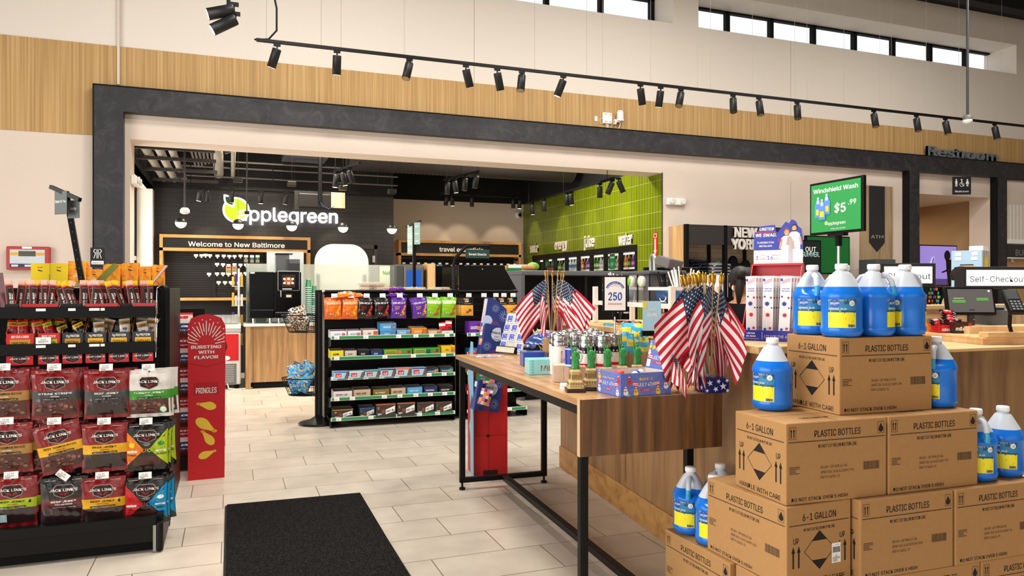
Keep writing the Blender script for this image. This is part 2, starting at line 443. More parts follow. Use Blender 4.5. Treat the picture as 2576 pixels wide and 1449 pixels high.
mb = MB(); mb.box(-1.391,PF,3.379,18.5,FY,3.645,SL); mb.box(-1.391,PF,0,-1.105,FY,3.379,SL)
mb.box(-1.393,PF-0.004,3.645,18.5,FY,3.66,BLKM); mb.box(-1.403,PF-.004,0,-1.391,FY,3.66,BLKM); struct('trim_2',mb)
mb = MB(); mb.box(10.537,PF,0,10.77,FY,3.379,SL); mb.box(10.534,PF-.003,0,10.545,FY,3.379,BLKM); struct('trim_3',mb)
mb = MB(); mb.box(12.625,PF,0,12.87,FY,3.379,SL); mb.box(12.622,PF-.003,0,12.633,FY,3.379,BLKM); struct('trim_4',mb)
mb = MB()
for x in (3.0,8.2): mb.box(x-.003,FY-.0015,4.125,x+.003,FY,5.3,mat('#a8998a',.8))
mb.box(8.2-.003,FY-.0015,0,8.2+.003,FY,3.1,mat('#a8998a',.8)); struct('trim_5',mb)
# clerestory windows: black frames with bright sky behind the glass
GL = pane('window_glass')
def strip_window(name,x0,x1,xs):
 mb = MB(); y0,y1 = 9.80,9.88
 mb.box(x0,y0,5.80,x1,y1,5.86,BLKM); mb.box(x0,y0,5.26,x1,y1,5.31,BLKM)
 for x in xs: mb.box(x-.035,y0,5.26,x+.035,y1,5.86,BLKM)
 mb.box(x0,9.845,5.3,x1,9.85,5.83,GL); struct(name,mb)
wx = lambda u: PY(u,100,9.82).x
strip_window('window_1',2.2,6.052,[wx(1375),wx(1512),6.052-.04])
strip_window('window_2',6.492,13.30,[6.5]+[wx(u) for u in (1830,1940,2047,2150,2247,2340,2430,2516)])
# hall ceiling (black deck) and the other hall walls
mb = MB(); mb.box(-7,-6.5,6.3,18.5,FY+.62,6.4,CEILB)
for y in (8.6,7.0): mb.box(-7,y-.1,6.05,18.5,y+.1,6.3,CEILB)
struct('ceiling',mb)
mb = MB(); wallpieces(mb,-6.5,18.5,0,6.3,[(-3.2,2.5,.3,2.6)],-6.2,-6.0,WALLP); struct('wall_back',mb)
mb = MB(); mb.X = Matrix.Rotation(PI/2,4,'Z'); wallpieces(mb,-6.0,FY,0,6.3,[(-3.2,6.2,.3,4.9)],6.0,6.2,WALLU); struct('wall_left',mb)
mb = MB(); mb.box(18.3,-6,0,18.5,FY,6.3,WALLP); struct('wall_right',mb)
# ---------- inner shop
BRK = m_brick('black_brick','#1d1b1b','#242122','#0d0c0c',0.40,0.075,0.006,rot=(PI/2,0,0),r=0.42)
GRT = m_brick('green_tile','#9cb914','#92b010','#d5dc9c',0.078,0.232,0.0022,rot=(PI/2,PI/2,0),r=0.3,off=0.0,bm=0.15)
def m_gtile():
 M,N,L,p = nodemat('green_tile',0.25)
 tc = N.new('ShaderNodeTexCoord'); sx = N.new('ShaderNodeSeparateXYZ'); L.new(tc.outputs['Object'],sx.inputs[0]); cx = N.new('ShaderNodeCombineXYZ')
 L.new(sx.outputs[1],cx.inputs[0]); L.new(sx.outputs[2],cx.inputs[1])
 b = N.new('ShaderNodeTexBrick'); b.offset = 0.0; b.inputs['Scale'].default_value = 1
 b.inputs['Brick Width'].default_value = 0.078; b.inputs['Row Height'].default_value = 0.2315; b.inputs['Mortar Size'].default_value = 0.0022; b.inputs['Bias'].default_value = 0
 b.inputs['Color1'].default_value = lin('#687704'); b.inputs['Color2'].default_value = lin('#5f6e03'); b.inputs['Mortar'].default_value = lin('#b4b870')
 L.new(cx.outputs[0],b.inputs['Vector']); L.new(b.outputs['Color'],p.inputs['Base Color']); bump(N,L,p,b.outputs['Fac'],-0.2,0.003); return M
GRT = m_gtile()
BW,TW = 13.4,14.77
mb = MB(); mb.box(-1.17,BW,0,2.78,BW+.2,3.08,BRK); mb.box(-1.17,BW-.01,3.08,2.78,BW+.2,4.1,mat('#141313',.8)); struct('wall_back_brick',mb)
mb = MB(); mb.box(2.6,TW,0,6.1,TW+.2,3.22,WALLP); mb.box(2.6,TW-.06,3.22,6.1,TW+.2,4.1,CEILB); mb.box(2.58,BW+.2,0,2.78,TW,4.1,WALLP); struct('wall_back_shop',mb)
# green wall with the cooler opening
mb = MB()
CY0,CY1,CZ = 10.0,14.25,2.10
for (y0,y1,z0,z1) in ((FY+.002,CY0,0,3.22),(CY1,TW,0,3.22),(CY0,CY1,CZ,3.22)): mb.box(5.868,y0,z0,5.95,y1,z1,GRT)
mb.box(5.86,FY+.4,3.22,5.95,TW,4.1,CEILB); mb.box(5.862,FY-.006,0,5.876,FY+.004,3.11,mat('#3c3c30',.5)); struct('wall_right_shop',mb)
mb = MB(); mb.box(-1.6,FY+.4,4.05,6.1,TW+.2,4.15,CEILB); struct('ceiling_shop',mb)
# left wall of the inner shop with a tall window
mb = MB(); WP = mat('#f4ece0',.7,nz=.02)
mb.box(-1.25,FY+.4,3.02,-1.17,BW+.2,4.1,mat('#171616',.8)); mb.box(-1.30,FY+.4,0,-1.17,9.8,3.02,WALLP); mb.box(-1.50,13.15,0,-1.165,BW+.2,3.02,WP); mb.box(-1.50,9.8,3.02,-1.17,13.2,3.06,WP); mb.box(-1.5,9.8,0,-1.17,13.2,.25,WP); struct('wall_left_shop',mb)
mb = MB()
for y in (9.82,10.9,12.0,13.1): mb.box(-1.46,y-.03,.25,-1.39,y+.03,3.02,BLKM)
for z in (.27,1.9,3.0): mb.box(-1.46,9.8,z-.03,-1.39,13.15,z+.03,WHT if z == 1.9 else BLKM)
mb.box(-1.43,9.8,.25,-1.425,13.15,3.02,GL); struct('window_3',mb)
# door in the black brick wall
mb = MB(); d0,d1 = PY(848,612,BW-.02).x,PY(940,612,BW-.02).x
mb.box(d0,BW-.03,0,d1,BW,2.13,mat('#1a1818',.5)); mb.box(d0-.06,BW-.05,0,d0,BW,2.2,mat('#3a3330',.5)); mb.box(d1,BW-.05,0,d1+.06,BW,2.2,mat('#3a3330',.5)); mb.box(d0-.06,BW-.05,2.13,d1+.06,BW,2.2,mat('#3a3330',.5))
dr = struct('door_1',mb)
m2 = MB()
for z in (1.95,1.2,.3): m2.box(d1-.03,BW-.06,z-.06,d1+.02,BW-.03,z+.06,STEEL)
m2.build('door_hinge',dr)
# restroom corridor
CRT = mat('#a98c69',.8,nz=.03)
mb = MB(); mb.box(10.4,11.6,0,12.9,11.7,3.2,CRT); mb.box(10.4,FY+.4,0,10.5,11.6,3.2,CRT); mb.box(12.8,FY+.4,0,12.9,11.6,3.2,CRT); struct('wall_corridor',mb)
mb = MB(); mb.box(10.4,FY+.4,3.03,12.9,11.7,3.1,WALLP); struct('ceiling_corridor',mb)
# right of the restroom: roll shutter, sign band and slanted wood panelling
mb = MB(); y = FY-.04; x0 = 12.87
mb.box(x0,FY-.06,2.02,15.5,FY,3.34,WALLP)
struct('trim_6',mb)
mb = MB(); RIB = mat('#dcd6cc',.5)
for i in range(46): mb.box(x0+.02+i*.045,FY-.12+(.015 if i % 2 else 0),2.30,x0+.02+i*.045+.030,FY-.06,2.92,RIB)
mb.box(x0,FY-.13,2.22,15.5,FY-.06,2.30,WHT); tag(mb.build('roll_shutter'),'white ribbed roll shutter to the right of the restroom opening','shutter')
mb = MB(); mb.box(x0,FY-.14,1.97,15.5,FY-.06,2.20,DKG)
mb.box(x0,FY-.145,1.955,15.5,FY-.06,1.975,WHT)
f = Face(mb,(x0+.20,FY-.14,2.0),(1,0,0),(0,0,1)); f.k = 8; f.text('BURGERS',0,.085,.15,mat('#8b918d',.5),al='L',bold=.01)
tag(mb.build('counter_sign'),'dark sign band with cut-off grey capitals under the white shutter','sign')
mb = MB(); mb.box(x0,FY-.05,0,15.5,FY,1.97,wood('blond_panel','#a98454','#b98f5c','#c79d68',(3,30,1.5))); struct('trim_7',mb)
# ================================================================ FOREGROUND RIGHT: cartons, jugs
CARD = mat('#ae8250',0.8,nz=0.07,ns=60,name='corrugated_cardboard'); CARDIN = mat('#8d6a44',.85); PINK = mat('#4a3826',.85,nz=0,name='faint_print')
CL,CS,CH = 0.475,0.315,0.307
def up_arrow(f,x,y,h,w,mt):
 f.rect(x,y-h*.12,w*.42,h*.76,mt); f.poly([(x-w/2,y+h*.2),(x+w/2,y+h*.2),(x,y+h/2)],mt)
def drop(f,x,y,h,mt):
 pts = [(x,y+h/2)]+[(x+h*.33*math.cos(a),y-h*.17+h*.33*math.sin(a)) for a in [math.radians(q) for q in range(30,-211,-20)]]
 f.poly(pts,mt)
def long_face(f,w,h,code):
 f.k = 1
 f.text('PLASTIC BOTTLES',0,h*.37,h*.115,INK,bold=.02,xs=.62,w=w*.46)
 for i in range(60):
  f.rect(-w*.48+(i+.5)*w*.96/60,h*.265,w*.011,h*.013,INK)
 f.text('DO NOT CUT BELOW DOTTED LINE',0,h*.205,h*.06,INK,bold=.012,w=w*.38)
 for x in (-w*.44,w*.44): f.frame(x,h*.375,w*.066,h*.15,.0014,INK)
 up_arrow(f,-w*.453,h*.375,h*.11,w*.02,INK); up_arrow(f,-w*.427,h*.375,h*.11,w*.02,INK); drop(f,w*.44,h*.375,h*.115,INK)
 for i,s in enumerate(('SPLASH -20F W/W 6/1 GAL','SPNE 006 26 R '+code,'PART # 234526-35')):
  f.text(s,-w*.17,-h*(.06+.062*i),h*.048,PINK,al='L',w=w*(.27,.33,.19)[i])
 f.bars(w*.34,-h*.095,w*.165,h*.105,PINK,22); f.lines(-w*.42,-h*.08,w*.1,h*.1,5,PINK)
 f.text('DO NOT STACK OVER 5 HIGH',-w*.45,-h*.43,h*.06,INK,al='L',bold=.02,w=w*.55)
def short_face(f,w,h,sticker=False):
 f.text('6-1 GALLON',0,h*.37,h*.12,INK,bold=.02,w=w*.52)
 for i in range(40): f.rect(-w*.46+(i+.5)*w*.92/40,h*.265,w*.016,h*.013,INK)
 f.text('DO NOT CUT BELOW DOTTED LINE',0,h*.205,h*.05,INK,bold=.01,w=w*.48)
 a,b = w*.235,h*.235; c = -h*.07
 for (p,q) in (((-a,c),(0,c+b)),((0,c+b),(a,c)),((a,c),(0,c-b)),((0,c-b),(-a,c))): f.line(*p,*q,.0022,INK)
 f.poly([(-a*.5,c+b*.5),(a*.5,c+b*.5),(0,c+b)],INK); f.poly([(-a*.5,c-b*.5),(0,c-b),(a*.5,c-b*.5)],INK)
 for sg in (-1,1):
  f.text('UP',sg*w*.36,h*.09,h*.1,INK,bold=.015,xs=.7)
  for d in (-.042,.042): up_arrow(f,sg*w*.36+d*w,-h*.12,h*.27,w*.055,INK)
 f.text('HANDLE WITH CARE',0,-h*.42,h*.085,INK,bold=.012,w=w*.8)
def carton(code,sticker=False):
 mb = MB(); mb.box(-CL/2,-CS/2,0,CL/2,CS/2,CH,CARD,.004)
 for (o,ux,w) in (((0,-CS/2,CH/2),(1,0,0),CL),((0,CS/2,CH/2),(-1,0,0),CL)): long_face(Face(mb,o,ux,(0,0,1)),w,CH,code)
 for (o,ux) in (((-CL/2,0,CH/2),(0,-1,0)),((CL/2,0,CH/2),(0,1,0))): short_face(Face(mb,o,ux,(0,0,1)),CS,CH)
 f = Face(mb,(0,0,CH),(1,0,0),(0,1,0)); f.rect(0,0,CL*.98,.003,CARDIN); f.text('THIS SIDE UP',-CL*.1,-CS*.25,.03,INK,bold=.01,xs=.7); f.rect(0,0,.003,CS*.98,CARDIN)
 return mb
def put_carton(corner,phi,kind,label,code='01:35PM 789',lift=0.0):
 """corner: nearest bottom corner; kind L: long face to the viewer, S: short face to the viewer"""
 p = math.radians(phi); d1 = Vector((math.cos(p),-math.sin(p),0)); d2 = Vector((math.sin(p),math.cos(p),0))
 a,b = (CL,CS) if kind == 'L' else (CS,CL)
 c = Vector(corner)+d1*a/2+d2*b/2
 o = carton(code).build('shipping_carton',loc=c,rot=-p-(0 if kind == 'L' else PI/2))
 return tag(o,label,'box','shipping cartons in the stepped stack')
Z1,Z2,Z3 = 0.308,0.616,0.924
put_carton((2.26,2.289,Z3),2.6,'L','topmost brown shipping carton of the stepped stack, carrying six blue jugs','01:35PM 789')
put_carton((1.938,2.222,Z2),2.3,'L','brown carton directly below the topmost one, with the single jug at its left end','01:35PM 790')
put_carton((2.421,2.20,Z2),1.6,'L','brown carton in the second layer from the top, at the right end','01:35PM 787')
c3 = put_carton((1.927,2.207,Z1),-1.2,'S','brown carton turned end-on at the near corner, with the white barcode label','01:49PM 1851')
put_carton((2.252,2.177,Z1),1.5,'L','brown carton right of the one with the white barcode label','08:55AM 889')
put_carton((2.735,2.160,Z1),1.5,'L','brown carton at the right end of the second layer up, two jugs on top','07:49AM 34')
put_carton((1.900,2.505,0),-0.3,'S','brown floor carton at the far left of the stack, under two jugs','01:35PM 702')
put_carton((1.915,2.180,0),1.0,'L','brown floor carton at the near left corner, cut by the photo edge')
put_carton((2.402,2.175,0),1.5,'L','brown floor carton, second along the front of the bottom layer','01:36PM 711')
put_carton((2.882,2.160,0),1.5,'L','brown floor carton at the right end of the bottom layer','01:36PM 715')
# white barcode label stuck on the end-on carton
mb = MB(); mb.box(-.022,-.0006,-.038,.022,0,.038,PAPER)
f = Face(mb,(0,-.0006,0),(1,0,0),(0,0,1),eps=.0004); f.bars(0,.012,.037,.022,INK,20); f.text('12',0,-.010,.009,INK,bold=.02); f.text('97-1050',.004,.031,.0045,INK); f.lines(0,-.024,.036,.018,4,GREY_PRINT); f.text('DH-1A0-1-1',0,-.034,.0035,INK)
l = mb.build('barcode_label',c3); l.rotation_euler = (0,0,PI/2); l.location = (CL/2+.0012,-.078+.16,CH*.36); l['label'] = 'white barcode label'

# ---------- jugs of blue washer fluid
BLUE = mat('#1673d6',0.22,sss=0.25,nz=0,name='blue_fluid_in_jug'); BLUED = mat('#2f9fd0',0.25,sss=0.25,nz=0,name='fluid_in_handle')
MILK = mat('#ccd2da',0.35,sss=0.4,nz=0,tr=0.0,name='milky_plastic'); CAP = mat('#f6f6f4',0.4)
LY = mat('#f4e41f',.45,nz=0); LB = mat('#2b7fb0',.45,nz=0); LD = mat('#14506e',.45,nz=0); LG = mat('#8a9a8c',.5,nz=0); LN = mat('#1c49ad',.45,nz=0)
JP = [(0,.004),(.058,0),(.074,.006),(.0815,.022),(.0815,.034),(.0785,.040),(.0785,.150),(.0815,.157),(.0815,.168),(.078,.180),(.066,.203),(.053,.226),(.041,.247),(.031,.262),(.0225,.268),(.0225,.279)]
def jug_r(z):
 for (r0,z0),(r1,z1) in zip(JP[1:],JP[2:]):
  if z0 <= z <= z1: return r0+(r1-r0)*(z-z0)/max(1e-6,z1-z0)
 return .0785
def jug_mesh():
 mb = MB()
 def fn(p,q,j):
  x,y,z = p
  d = math.cos(q)
  if .17 < z < .272 and d > 0:
   w = math.sin((z-.17)/.10*PI)**.7 if z < .27 else 0
   k = 1-.62*max(0,w)*max(0,d)**3.0
   return (x*k,y*(1-.25*max(0,w)*d**2),z)
  return p
 FILL = .203
 prof = []
 for (a,b) in zip(JP,JP[1:]):
  n = 3 if b[1]-a[1] > .012 and a[1] > .15 else 1
  for i in range(n): prof.append((a[0]+(b[0]-a[0])*i/n,a[1]+(b[1]-a[1])*i/n))
 prof.append(JP[-1])
 mts = [BLUE if (prof[i][1]+prof[i+1][1])/2 < FILL else MILK for i in range(len(prof)-1)]
 mb.lathe(prof,mts,40,fn=fn); return mb
def label_face(f):
 h,w = .098,.094; cy = .093
 f.rect(0,cy-.022,w,.054,LY,1,div=10); f.rect(0,cy+.027,w,.044,LB,1,div=10)
 f.rect(.027,cy+.041,.040,.016,LD,2,div=4); f.rect(.0,cy+.046,w,.006,LG,2,div=8); f.rect(.0,cy+.008,w,.006,LD,2,div=8)
 f.star(-.024,cy+.037,.018,LN,3,n=12,q=.78); f.text('SPLASH',-.024,cy+.037,.010,WHT,bold=.03,k=4,w=.030,rot=.06)
 f.disc(.032,cy+.036,.0095,WHT,3,n=18); f.text('-20',.032,cy+.038,.006,INK,bold=.02,k=4); f.rect(.032,cy+.032,.010,.0015,RED,4)
 f.text('ORIGINAL BLUE',-.044,cy+.018,.0085,WHT,al='L',bold=.03,k=4,w=.058,sh=.15); f.rect(-.022,cy+.009,.034,.0032,LY,4); f.rect(.024,cy+.004,.036,.004,LN,4)
 f.lines(0,cy-.020,w*.92,.034,8,mat('#5d6414',.6,nz=0),3,t=.5); f.rect(.030,cy-.041,.026,.012,PAPER,3); f.bars(.030,cy-.041,.023,.0095,INK,12,k=4)
def make_jug():
 r = T('washer_fluid_jug','jug','jug')
 jug_mesh().build('body',r)
 hb = MB(); pts = [(.030,0,.252),(.052,0,.247),(.066,0,.228),(.072,0,.205)]; hb.tube(pts,[.013,.0115,.0115,.0115],MILK,10); hb.tube([(.072,0,.205),(.076,0,.186),(.072,0,.168)],[.0115,.012,.015],BLUED,10); hb.build('handle',r)
 cb = MB(); cb.lathe([(0,.297),(.0225,.297),(.0245,.2945),(.0245,.276),(.0225,.275)],CAP,28)
 for i in range(28):
  a = 2*PI*i/28; cb.bar((.0246*math.cos(a),.0246*math.sin(a),.277),(.0246*math.cos(a),.0246*math.sin(a),.293),.0012,CAP)
 cb.build('cap',r)
 for a0 in (PI,-.35):
  lb = MB(); f = Face(lb,fn=lambda x,y,d,a0=a0: ((.0788+d)*math.cos(a0+x*1.17/.0788),(.0788+d)*math.sin(a0+x*1.17/.0788),(y-.093)*1.17+.095),eps=.00035); label_face(f); lb.build('label',r)
 return r
JUG = Proto(make_jug())
GJ = 'jugs of blue washer fluid'
def boxtop(phi,corner,a,b):
 p = math.radians(phi); return Vector(corner)+Vector((math.cos(p),-math.sin(p),0))*a+Vector((math.sin(p),math.cos(p),0))*b
zt = Z3+CH+.001; c1 = (2.26,2.289,zt)
def ang(deg): return math.radians(deg)
# handle directions in degrees (0 = +X)
for (a,b,hd,lab) in (
 (.072,.240,-118,'blue jug at the back left of the topmost carton, handle towards the viewer'),
 (.073,.070,47,'large blue jug at the front left of the topmost carton, label facing forward'),
 (.239,.071,-38,'blue jug in the middle of the front row on the topmost carton'),
 (.405,.071,-8,'blue jug at the right front of the topmost carton, half hidden sign behind its handle'),
 (.240,.241,150,'blue jug behind the large label-forward one, only cap and handle showing'),
 (.406,.241,140,'blue jug at the back right of the topmost carton, only its cap showing')):
 JUG.put(boxtop(2.6,c1,a,b),ang(hd),lab,GJ)
def J(u,v,z,back=.082):
 t = (H-z)*FPX/(v-V0)+back; p = PT(u,V0,t); p.z = z+.001; return p
JUG.put(J(1943,1037,Z3),ang(15),'single blue jug standing left of the topmost carton',GJ)
JUG.put(Vector((2.832,2.33,Z3+.001)),ang(210),'blue jug right of the topmost carton, cap hidden by its edge',GJ)
JUG.put(Vector((3.16,2.27,Z2+.001)),ang(36),'blue jug at the far right of the stack, label facing forward',GJ)
JUG.put(Vector((2.983,2.262,Z2+.001)),ang(-110),'blue jug squeezed between the right-hand carton and the far right jug',GJ)
JUG.put(Vector((3.03,2.44,Z2+.001)),ang(130),'blue jug behind the right-hand carton with just its white cap above it',GJ)
JUG.put(Vector((1.985,2.905,Z1+.001)),ang(-132),'blue jug at the far left of the lowest carton step',GJ)
JUG.put(Vector((1.99,2.735,Z1+.001)),ang(-118),'nearest blue jug of the trio on the lowest carton step',GJ)
JUG.put(Vector((2.15,2.905,Z1+.001)),ang(175),'blue jug at the back of the lowest carton step, handle hole visible',GJ)
JUG.put(Vector((3.42,2.33,Z1+.001)),ang(-80),'blue jug low at the right edge of the photo, mostly cut off',GJ)
put_carton((3.21,2.2,0),1.5,'L','brown floor carton beyond the right edge, under the cut-off jug')

# ================================================================ CHECKOUT COUNTER
WOODC = wood('oak_counter','#6f4f2e','#8a6540','#9c774c',(14,14,1.6)); WOODV = wood('walnut_vertical','#4a311d','#6b4829','#87603a',(26,26,1.4),.4); WOODT = wood('walnut_top','#9b7148','#b98c5e','#caa274',(22,1.6,22),.32)
LTW = wood('light_oak','#c9a06a','#d9b27c','#e3c08c',(1.5,20,20)); OAKB = wood('oak_base','#8a5f30','#a97a42','#b98a50',(1.2,8,14))
ZC = 1.17
def frbox(mb,e1a,e2a,z0,e1b,e2b,z1,mt,b=0):
 old = mb.X; mb.X = Matrix.Rotation(-R5,4,'Z'); mb.box(e1a,e2a,z0,e1b,e2b,z1,mt,b); mb.X = old
ck = T('checkout_counter','long oak checkout counter with pale top edge behind the souvenir table','counter',(0,0,0))
mb = MB(); frbox(mb,1.93,2.90,0,2.60,5.62,ZC-.035,WOODC)
for e2 in (3.55,4.35,5.0): frbox(mb,1.9285,e2-.002,.2,1.9305,e2+.002,ZC-.05,mat('#4a3420',.6))
mb.build('cabinet',ck)
mb = MB(); frbox(mb,1.915,2.885,ZC-.035,2.62,5.64,ZC,LTW,.004); mb.build('countertop',ck)
mb = MB(); frbox(mb,1.917,2.90,0,1.93,5.62,.17,OAKB,.003); mb.build('plinth',ck)
c2 = T('cashier_counter','oak cashier counter with a pale worktop behind the carton stack at the right','counter',(0,0,0))
mb = MB(); mb.box(3.45,3.19,0,7.2,3.90,1.05,WOODC); mb.build('cabinet',c2)
mb = MB(); mb.box(3.43,3.17,1.05,7.2,4.0,1.07,LTW,.004); mb.build('countertop',c2)
# ================================================================ SOUVENIR TABLE
TA = math.radians(2.8); TO = G(1459,1005.6,.955); ZT = .955
TM = Matrix.Translation((TO.x,TO.y,0)) @ Matrix.Rotation(-TA,4,'Z')
def TP(a,b,z=ZT): return TM @ Vector((a,b,z))
TL,TWd = 2.235,.70
tb = T('display_table','walnut waterfall display table on a black steel frame','table',(TO.x,TO.y,0),-TA)
mb = MB(); mb.box(0,0,ZT-.03,TWd,TL,ZT,WOODT,.002); mb.build('tabletop',tb)
mb = MB(); mb.box(0,-.001,ZT-.245,TWd,.03,ZT-.0005,WOODV,.001); mb.box(-.0012,.0,ZT-.245,.0,.028,ZT,mat('#d2b083',.5)); mb.build('end_panel',tb)
mb = MB(); mb.box(.02,.05,ZT-.075,.05,TL-.01,ZT-.03,BLK); mb.box(TWd-.05,.05,ZT-.075,TWd-.02,TL-.01,ZT-.03,BLK); mb.box(.02,TL-.04,ZT-.075,TWd-.02,TL-.01,ZT-.03,BLK); mb.box(.02,.04,ZT-.075,TWd-.02,.07,ZT-.03,BLK); mb.build('apron',tb)
for (x,y) in ((.022,.045),(TWd-.06,.20),(.022,TL-.05),(TWd-.06,TL-.05)):
 m2 = MB(); m2.box(x,y,.05,x+.038,y+.038,ZT-.03,BLK,.004); lg = m2.build('leg',tb)
 m3 = MB(); m3.cyl((x+.019,y+.019),.008,.012,.05,BLK,10); m3.cyl((x+.019,y+.019),.022,0,.014,BLK,16); m3.build('foot',lg)
for y in (.045,TL-.05):
 m2 = MB(); m2.box(.022,y,.05,TWd-.022,y+.038,.085,BLK,.004); m2.build('floor_rail',tb)
m2 = MB(); m2.box(.33,.05,.05,.375,TL-.03,.085,BLK,.004); m2.build('stretcher',tb)
# ================================================================ SOUVENIRS ON THE TABLE
def tilt(rz,rx=0.0,ry=0.0):
 return (Matrix.Rotation(rz,4,'Z') @ Matrix.Rotation(rx,4,'X') @ Matrix.Rotation(ry,4,'Y')).to_euler()
GREEN = mat('#2f8a3f',0.35,name='green_enamel'); STONE = mat('#c9ad72',.6,nz=.12,ns=200); STONED = mat('#8a7244',.7); MAH = mat('#2c1512',.3)
def statuette():
 r = T('statuette','s','statuette'); mb = MB()
 mb.box(-.044,-.044,0,.044,.044,.016,MAH,.003); mb.build('base',r)
 mb = MB(); prof = [(.041,.016),(.041,.026),(.036,.030),(.034,.046),(.030,.050),(.027,.054),(.023,.084),(.026,.088),(.026,.094),(.020,.098),(.018,.102),(0,.102)]
 sq = lambda p,q,j: (p[0]*1/max(abs(math.cos(q)),abs(math.sin(q)))*.9,p[1]*1/max(abs(math.cos(q)),abs(math.sin(q)))*.9,p[2])
 mb.lathe(prof,STONE,24,fn=sq,sharp=True)
 for sd in range(4):
  a = sd*PI/2; mb.X = Matrix.Rotation(a,4,'Z')
  for i in range(-2,3):
   mb.box(i*.0085-.0022,-.0262,.058,i*.0085+.0022,-.0225,.078,STONED)
   mb.box(i*.012-.003,-.0345,.033,i*.012+.003,-.0335,.043,STONED)
  mb.box(-.030,-.0365,.0265,.030,-.036,.029,STONED)
 mb.X = None; mb.build('pedestal',r)
 mb = MB()
 def robe(p,q,j):
  k = 1+.10*math.cos(7*q+.8*j)*(1 if j < 6 else .3); return (p[0]*k*1.08,p[1]*k*.86,p[2])
 mb.lathe([(0,.102),(.0185,.102),(.0175,.108),(.0150,.135),(.0148,.150),(.0160,.165),(.0150,.176),(.0085,.184),(.0045,.187),(0,.188)],GREEN,28,fn=robe)
 mb.ball((0,0,.194),.0072,GREEN,12,8,sc=(.9,1,1.2))
 for i in range(7):
  a = math.radians(20+140*i/6); mb.tube([(.005*math.cos(a),0,.199+.004*math.sin(a)),(.0125*math.cos(a),-.001,.199+.0115*math.sin(a))],[.0012,.0004],GREEN,5)
 mb.tube([(-.0120,0,.177),(-.0165,-.001,.196),(-.0185,-.001,.216),(-.0200,-.001,.238)],[.0052,.0042,.0034,.0028],GREEN,8)
 mb.tube([(.0130,0,.176),(.0180,-.006,.163),(.0120,-.0135,.152)],[.0050,.0045,.0040],GREEN,8); mb.box(.006,-.019,.148,.020,-.0145,.166,GREEN,.001)
 mb.tube([(-.002,-.0135,.172),(.006,-.0145,.150),(.010,-.0145,.118)],[.003,.0035,.003],GREEN,6); mb.build('figure',r)
 mb = MB(); mb.lathe([(.0015,.237),(.0035,.244),(.0042,.247),(.0042,.249),(0,.249)],GREEN,10,c=(-.0202,-.001)); mb.build('torch',r)
 mb = MB(); mb.lathe([(.0030,.249),(.0042,.256),(.0030,.266),(0,.272)],mat('#e4dcc8',.4),8,c=(-.0202,-.001)); mb.build('flame',r); return r
ST = Proto(statuette())
for i,u in enumerate((1447,1487,1528,1566,1603)):
 p = PT(u,900,3.40+.055*i); p.z = ZT+.001
 ST.put(p,-.30,('nearest green torch-bearing statuette, on a tan pedestal by the left end of the row','second green torch-bearing statuette from the left, partly behind the nearest one','green torch-bearing statuette in the middle of the row of five','fourth green torch-bearing statuette from the left, behind the blue duck carton','rightmost green torch-bearing statuette, beside the open carton lid')[i],'green torch-bearing statuettes')
# tent price cards
def price_card(o,label,rz,w=.045,h=.032):
 mb = MB(); f = Face(mb,(0,0,0),(1,0,0),(0,.55,.83),eps=.0003)
 mb.quad((-w/2,0,0),(w/2,0,0),(w/2,h*.55,h*.83),(-w/2,h*.55,h*.83),PAPER); mb.quad((-w/2,h*1.1,0),(w/2,h*1.1,0),(w/2,h*.55,h*.83),(-w/2,h*.55,h*.83),PAPER)
 f.text('$12.99',0,h*.6,h*.22,GREY_PRINT); f.lines(0,h*.3,w*.7,h*.25,2,GREY_PRINT)
 return tag(mb.build('price_card',loc=o,rot=rz),label,'price card','folded price cards on the table')
price_card(G(1420,978,ZT),'folded white price card at the foot of the nearest statuette',-.6)
price_card(G(1416,950,ZT),'folded white price card in front of the marbled boxes, right one',-.6)
price_card(G(1391,942,ZT),'folded white price card in front of the marbled boxes, left one',-.6)
price_card(G(1318,902,ZT),'folded white price card left of the aqua candy box',-.6)
# duck carton
DB = mat('#5f73c4',.5,nz=0,name='duck_carton_blue'); DBD = mat('#3f55a8',.5,nz=0); DIN = mat('#d9cfc6',.7); DY = mat('#f6c52a',.5,nz=0); DO = mat('#e2602a',.5,nz=0); DR = mat('#d23b3b',.5,nz=0); DTL = mat('#8e9fdc',.5,nz=0)
def duck_icon(f,x,y,s,c,k=3):
 f.disc(x,y-s*.1,s*.42,c,k,14,.8); f.disc(x-s*.05,y+s*.28,s*.3,c,k,14); f.disc(x-s*.12,y+s*.2,s*.14,DO if c is not DO else DY,k+1,10,.5); f.disc(x-.05*s,y+.36*s,s*.04,INK,k+1,8); f.rect(x-.05*s,y+s*.6,s*.42,s*.16,DR,k+1); f.rect(x-.05*s,y+s*.72,s*.3,s*.16,WHT,k+1)
def flag_icon(f,x,y,s,k=3,sg=1):
 for i in range(5): f.poly([(x-s*.5,y-s*.3+i*.12*s+sg*.06*s),(x+s*.5,y-s*.3+i*.12*s-sg*.06*s),(x+s*.5,y-.18*s+i*.12*s-sg*.06*s),(x-s*.5,y-.18*s+i*.12*s+sg*.06*s)],DR if i % 2 == 0 else WHT,k)
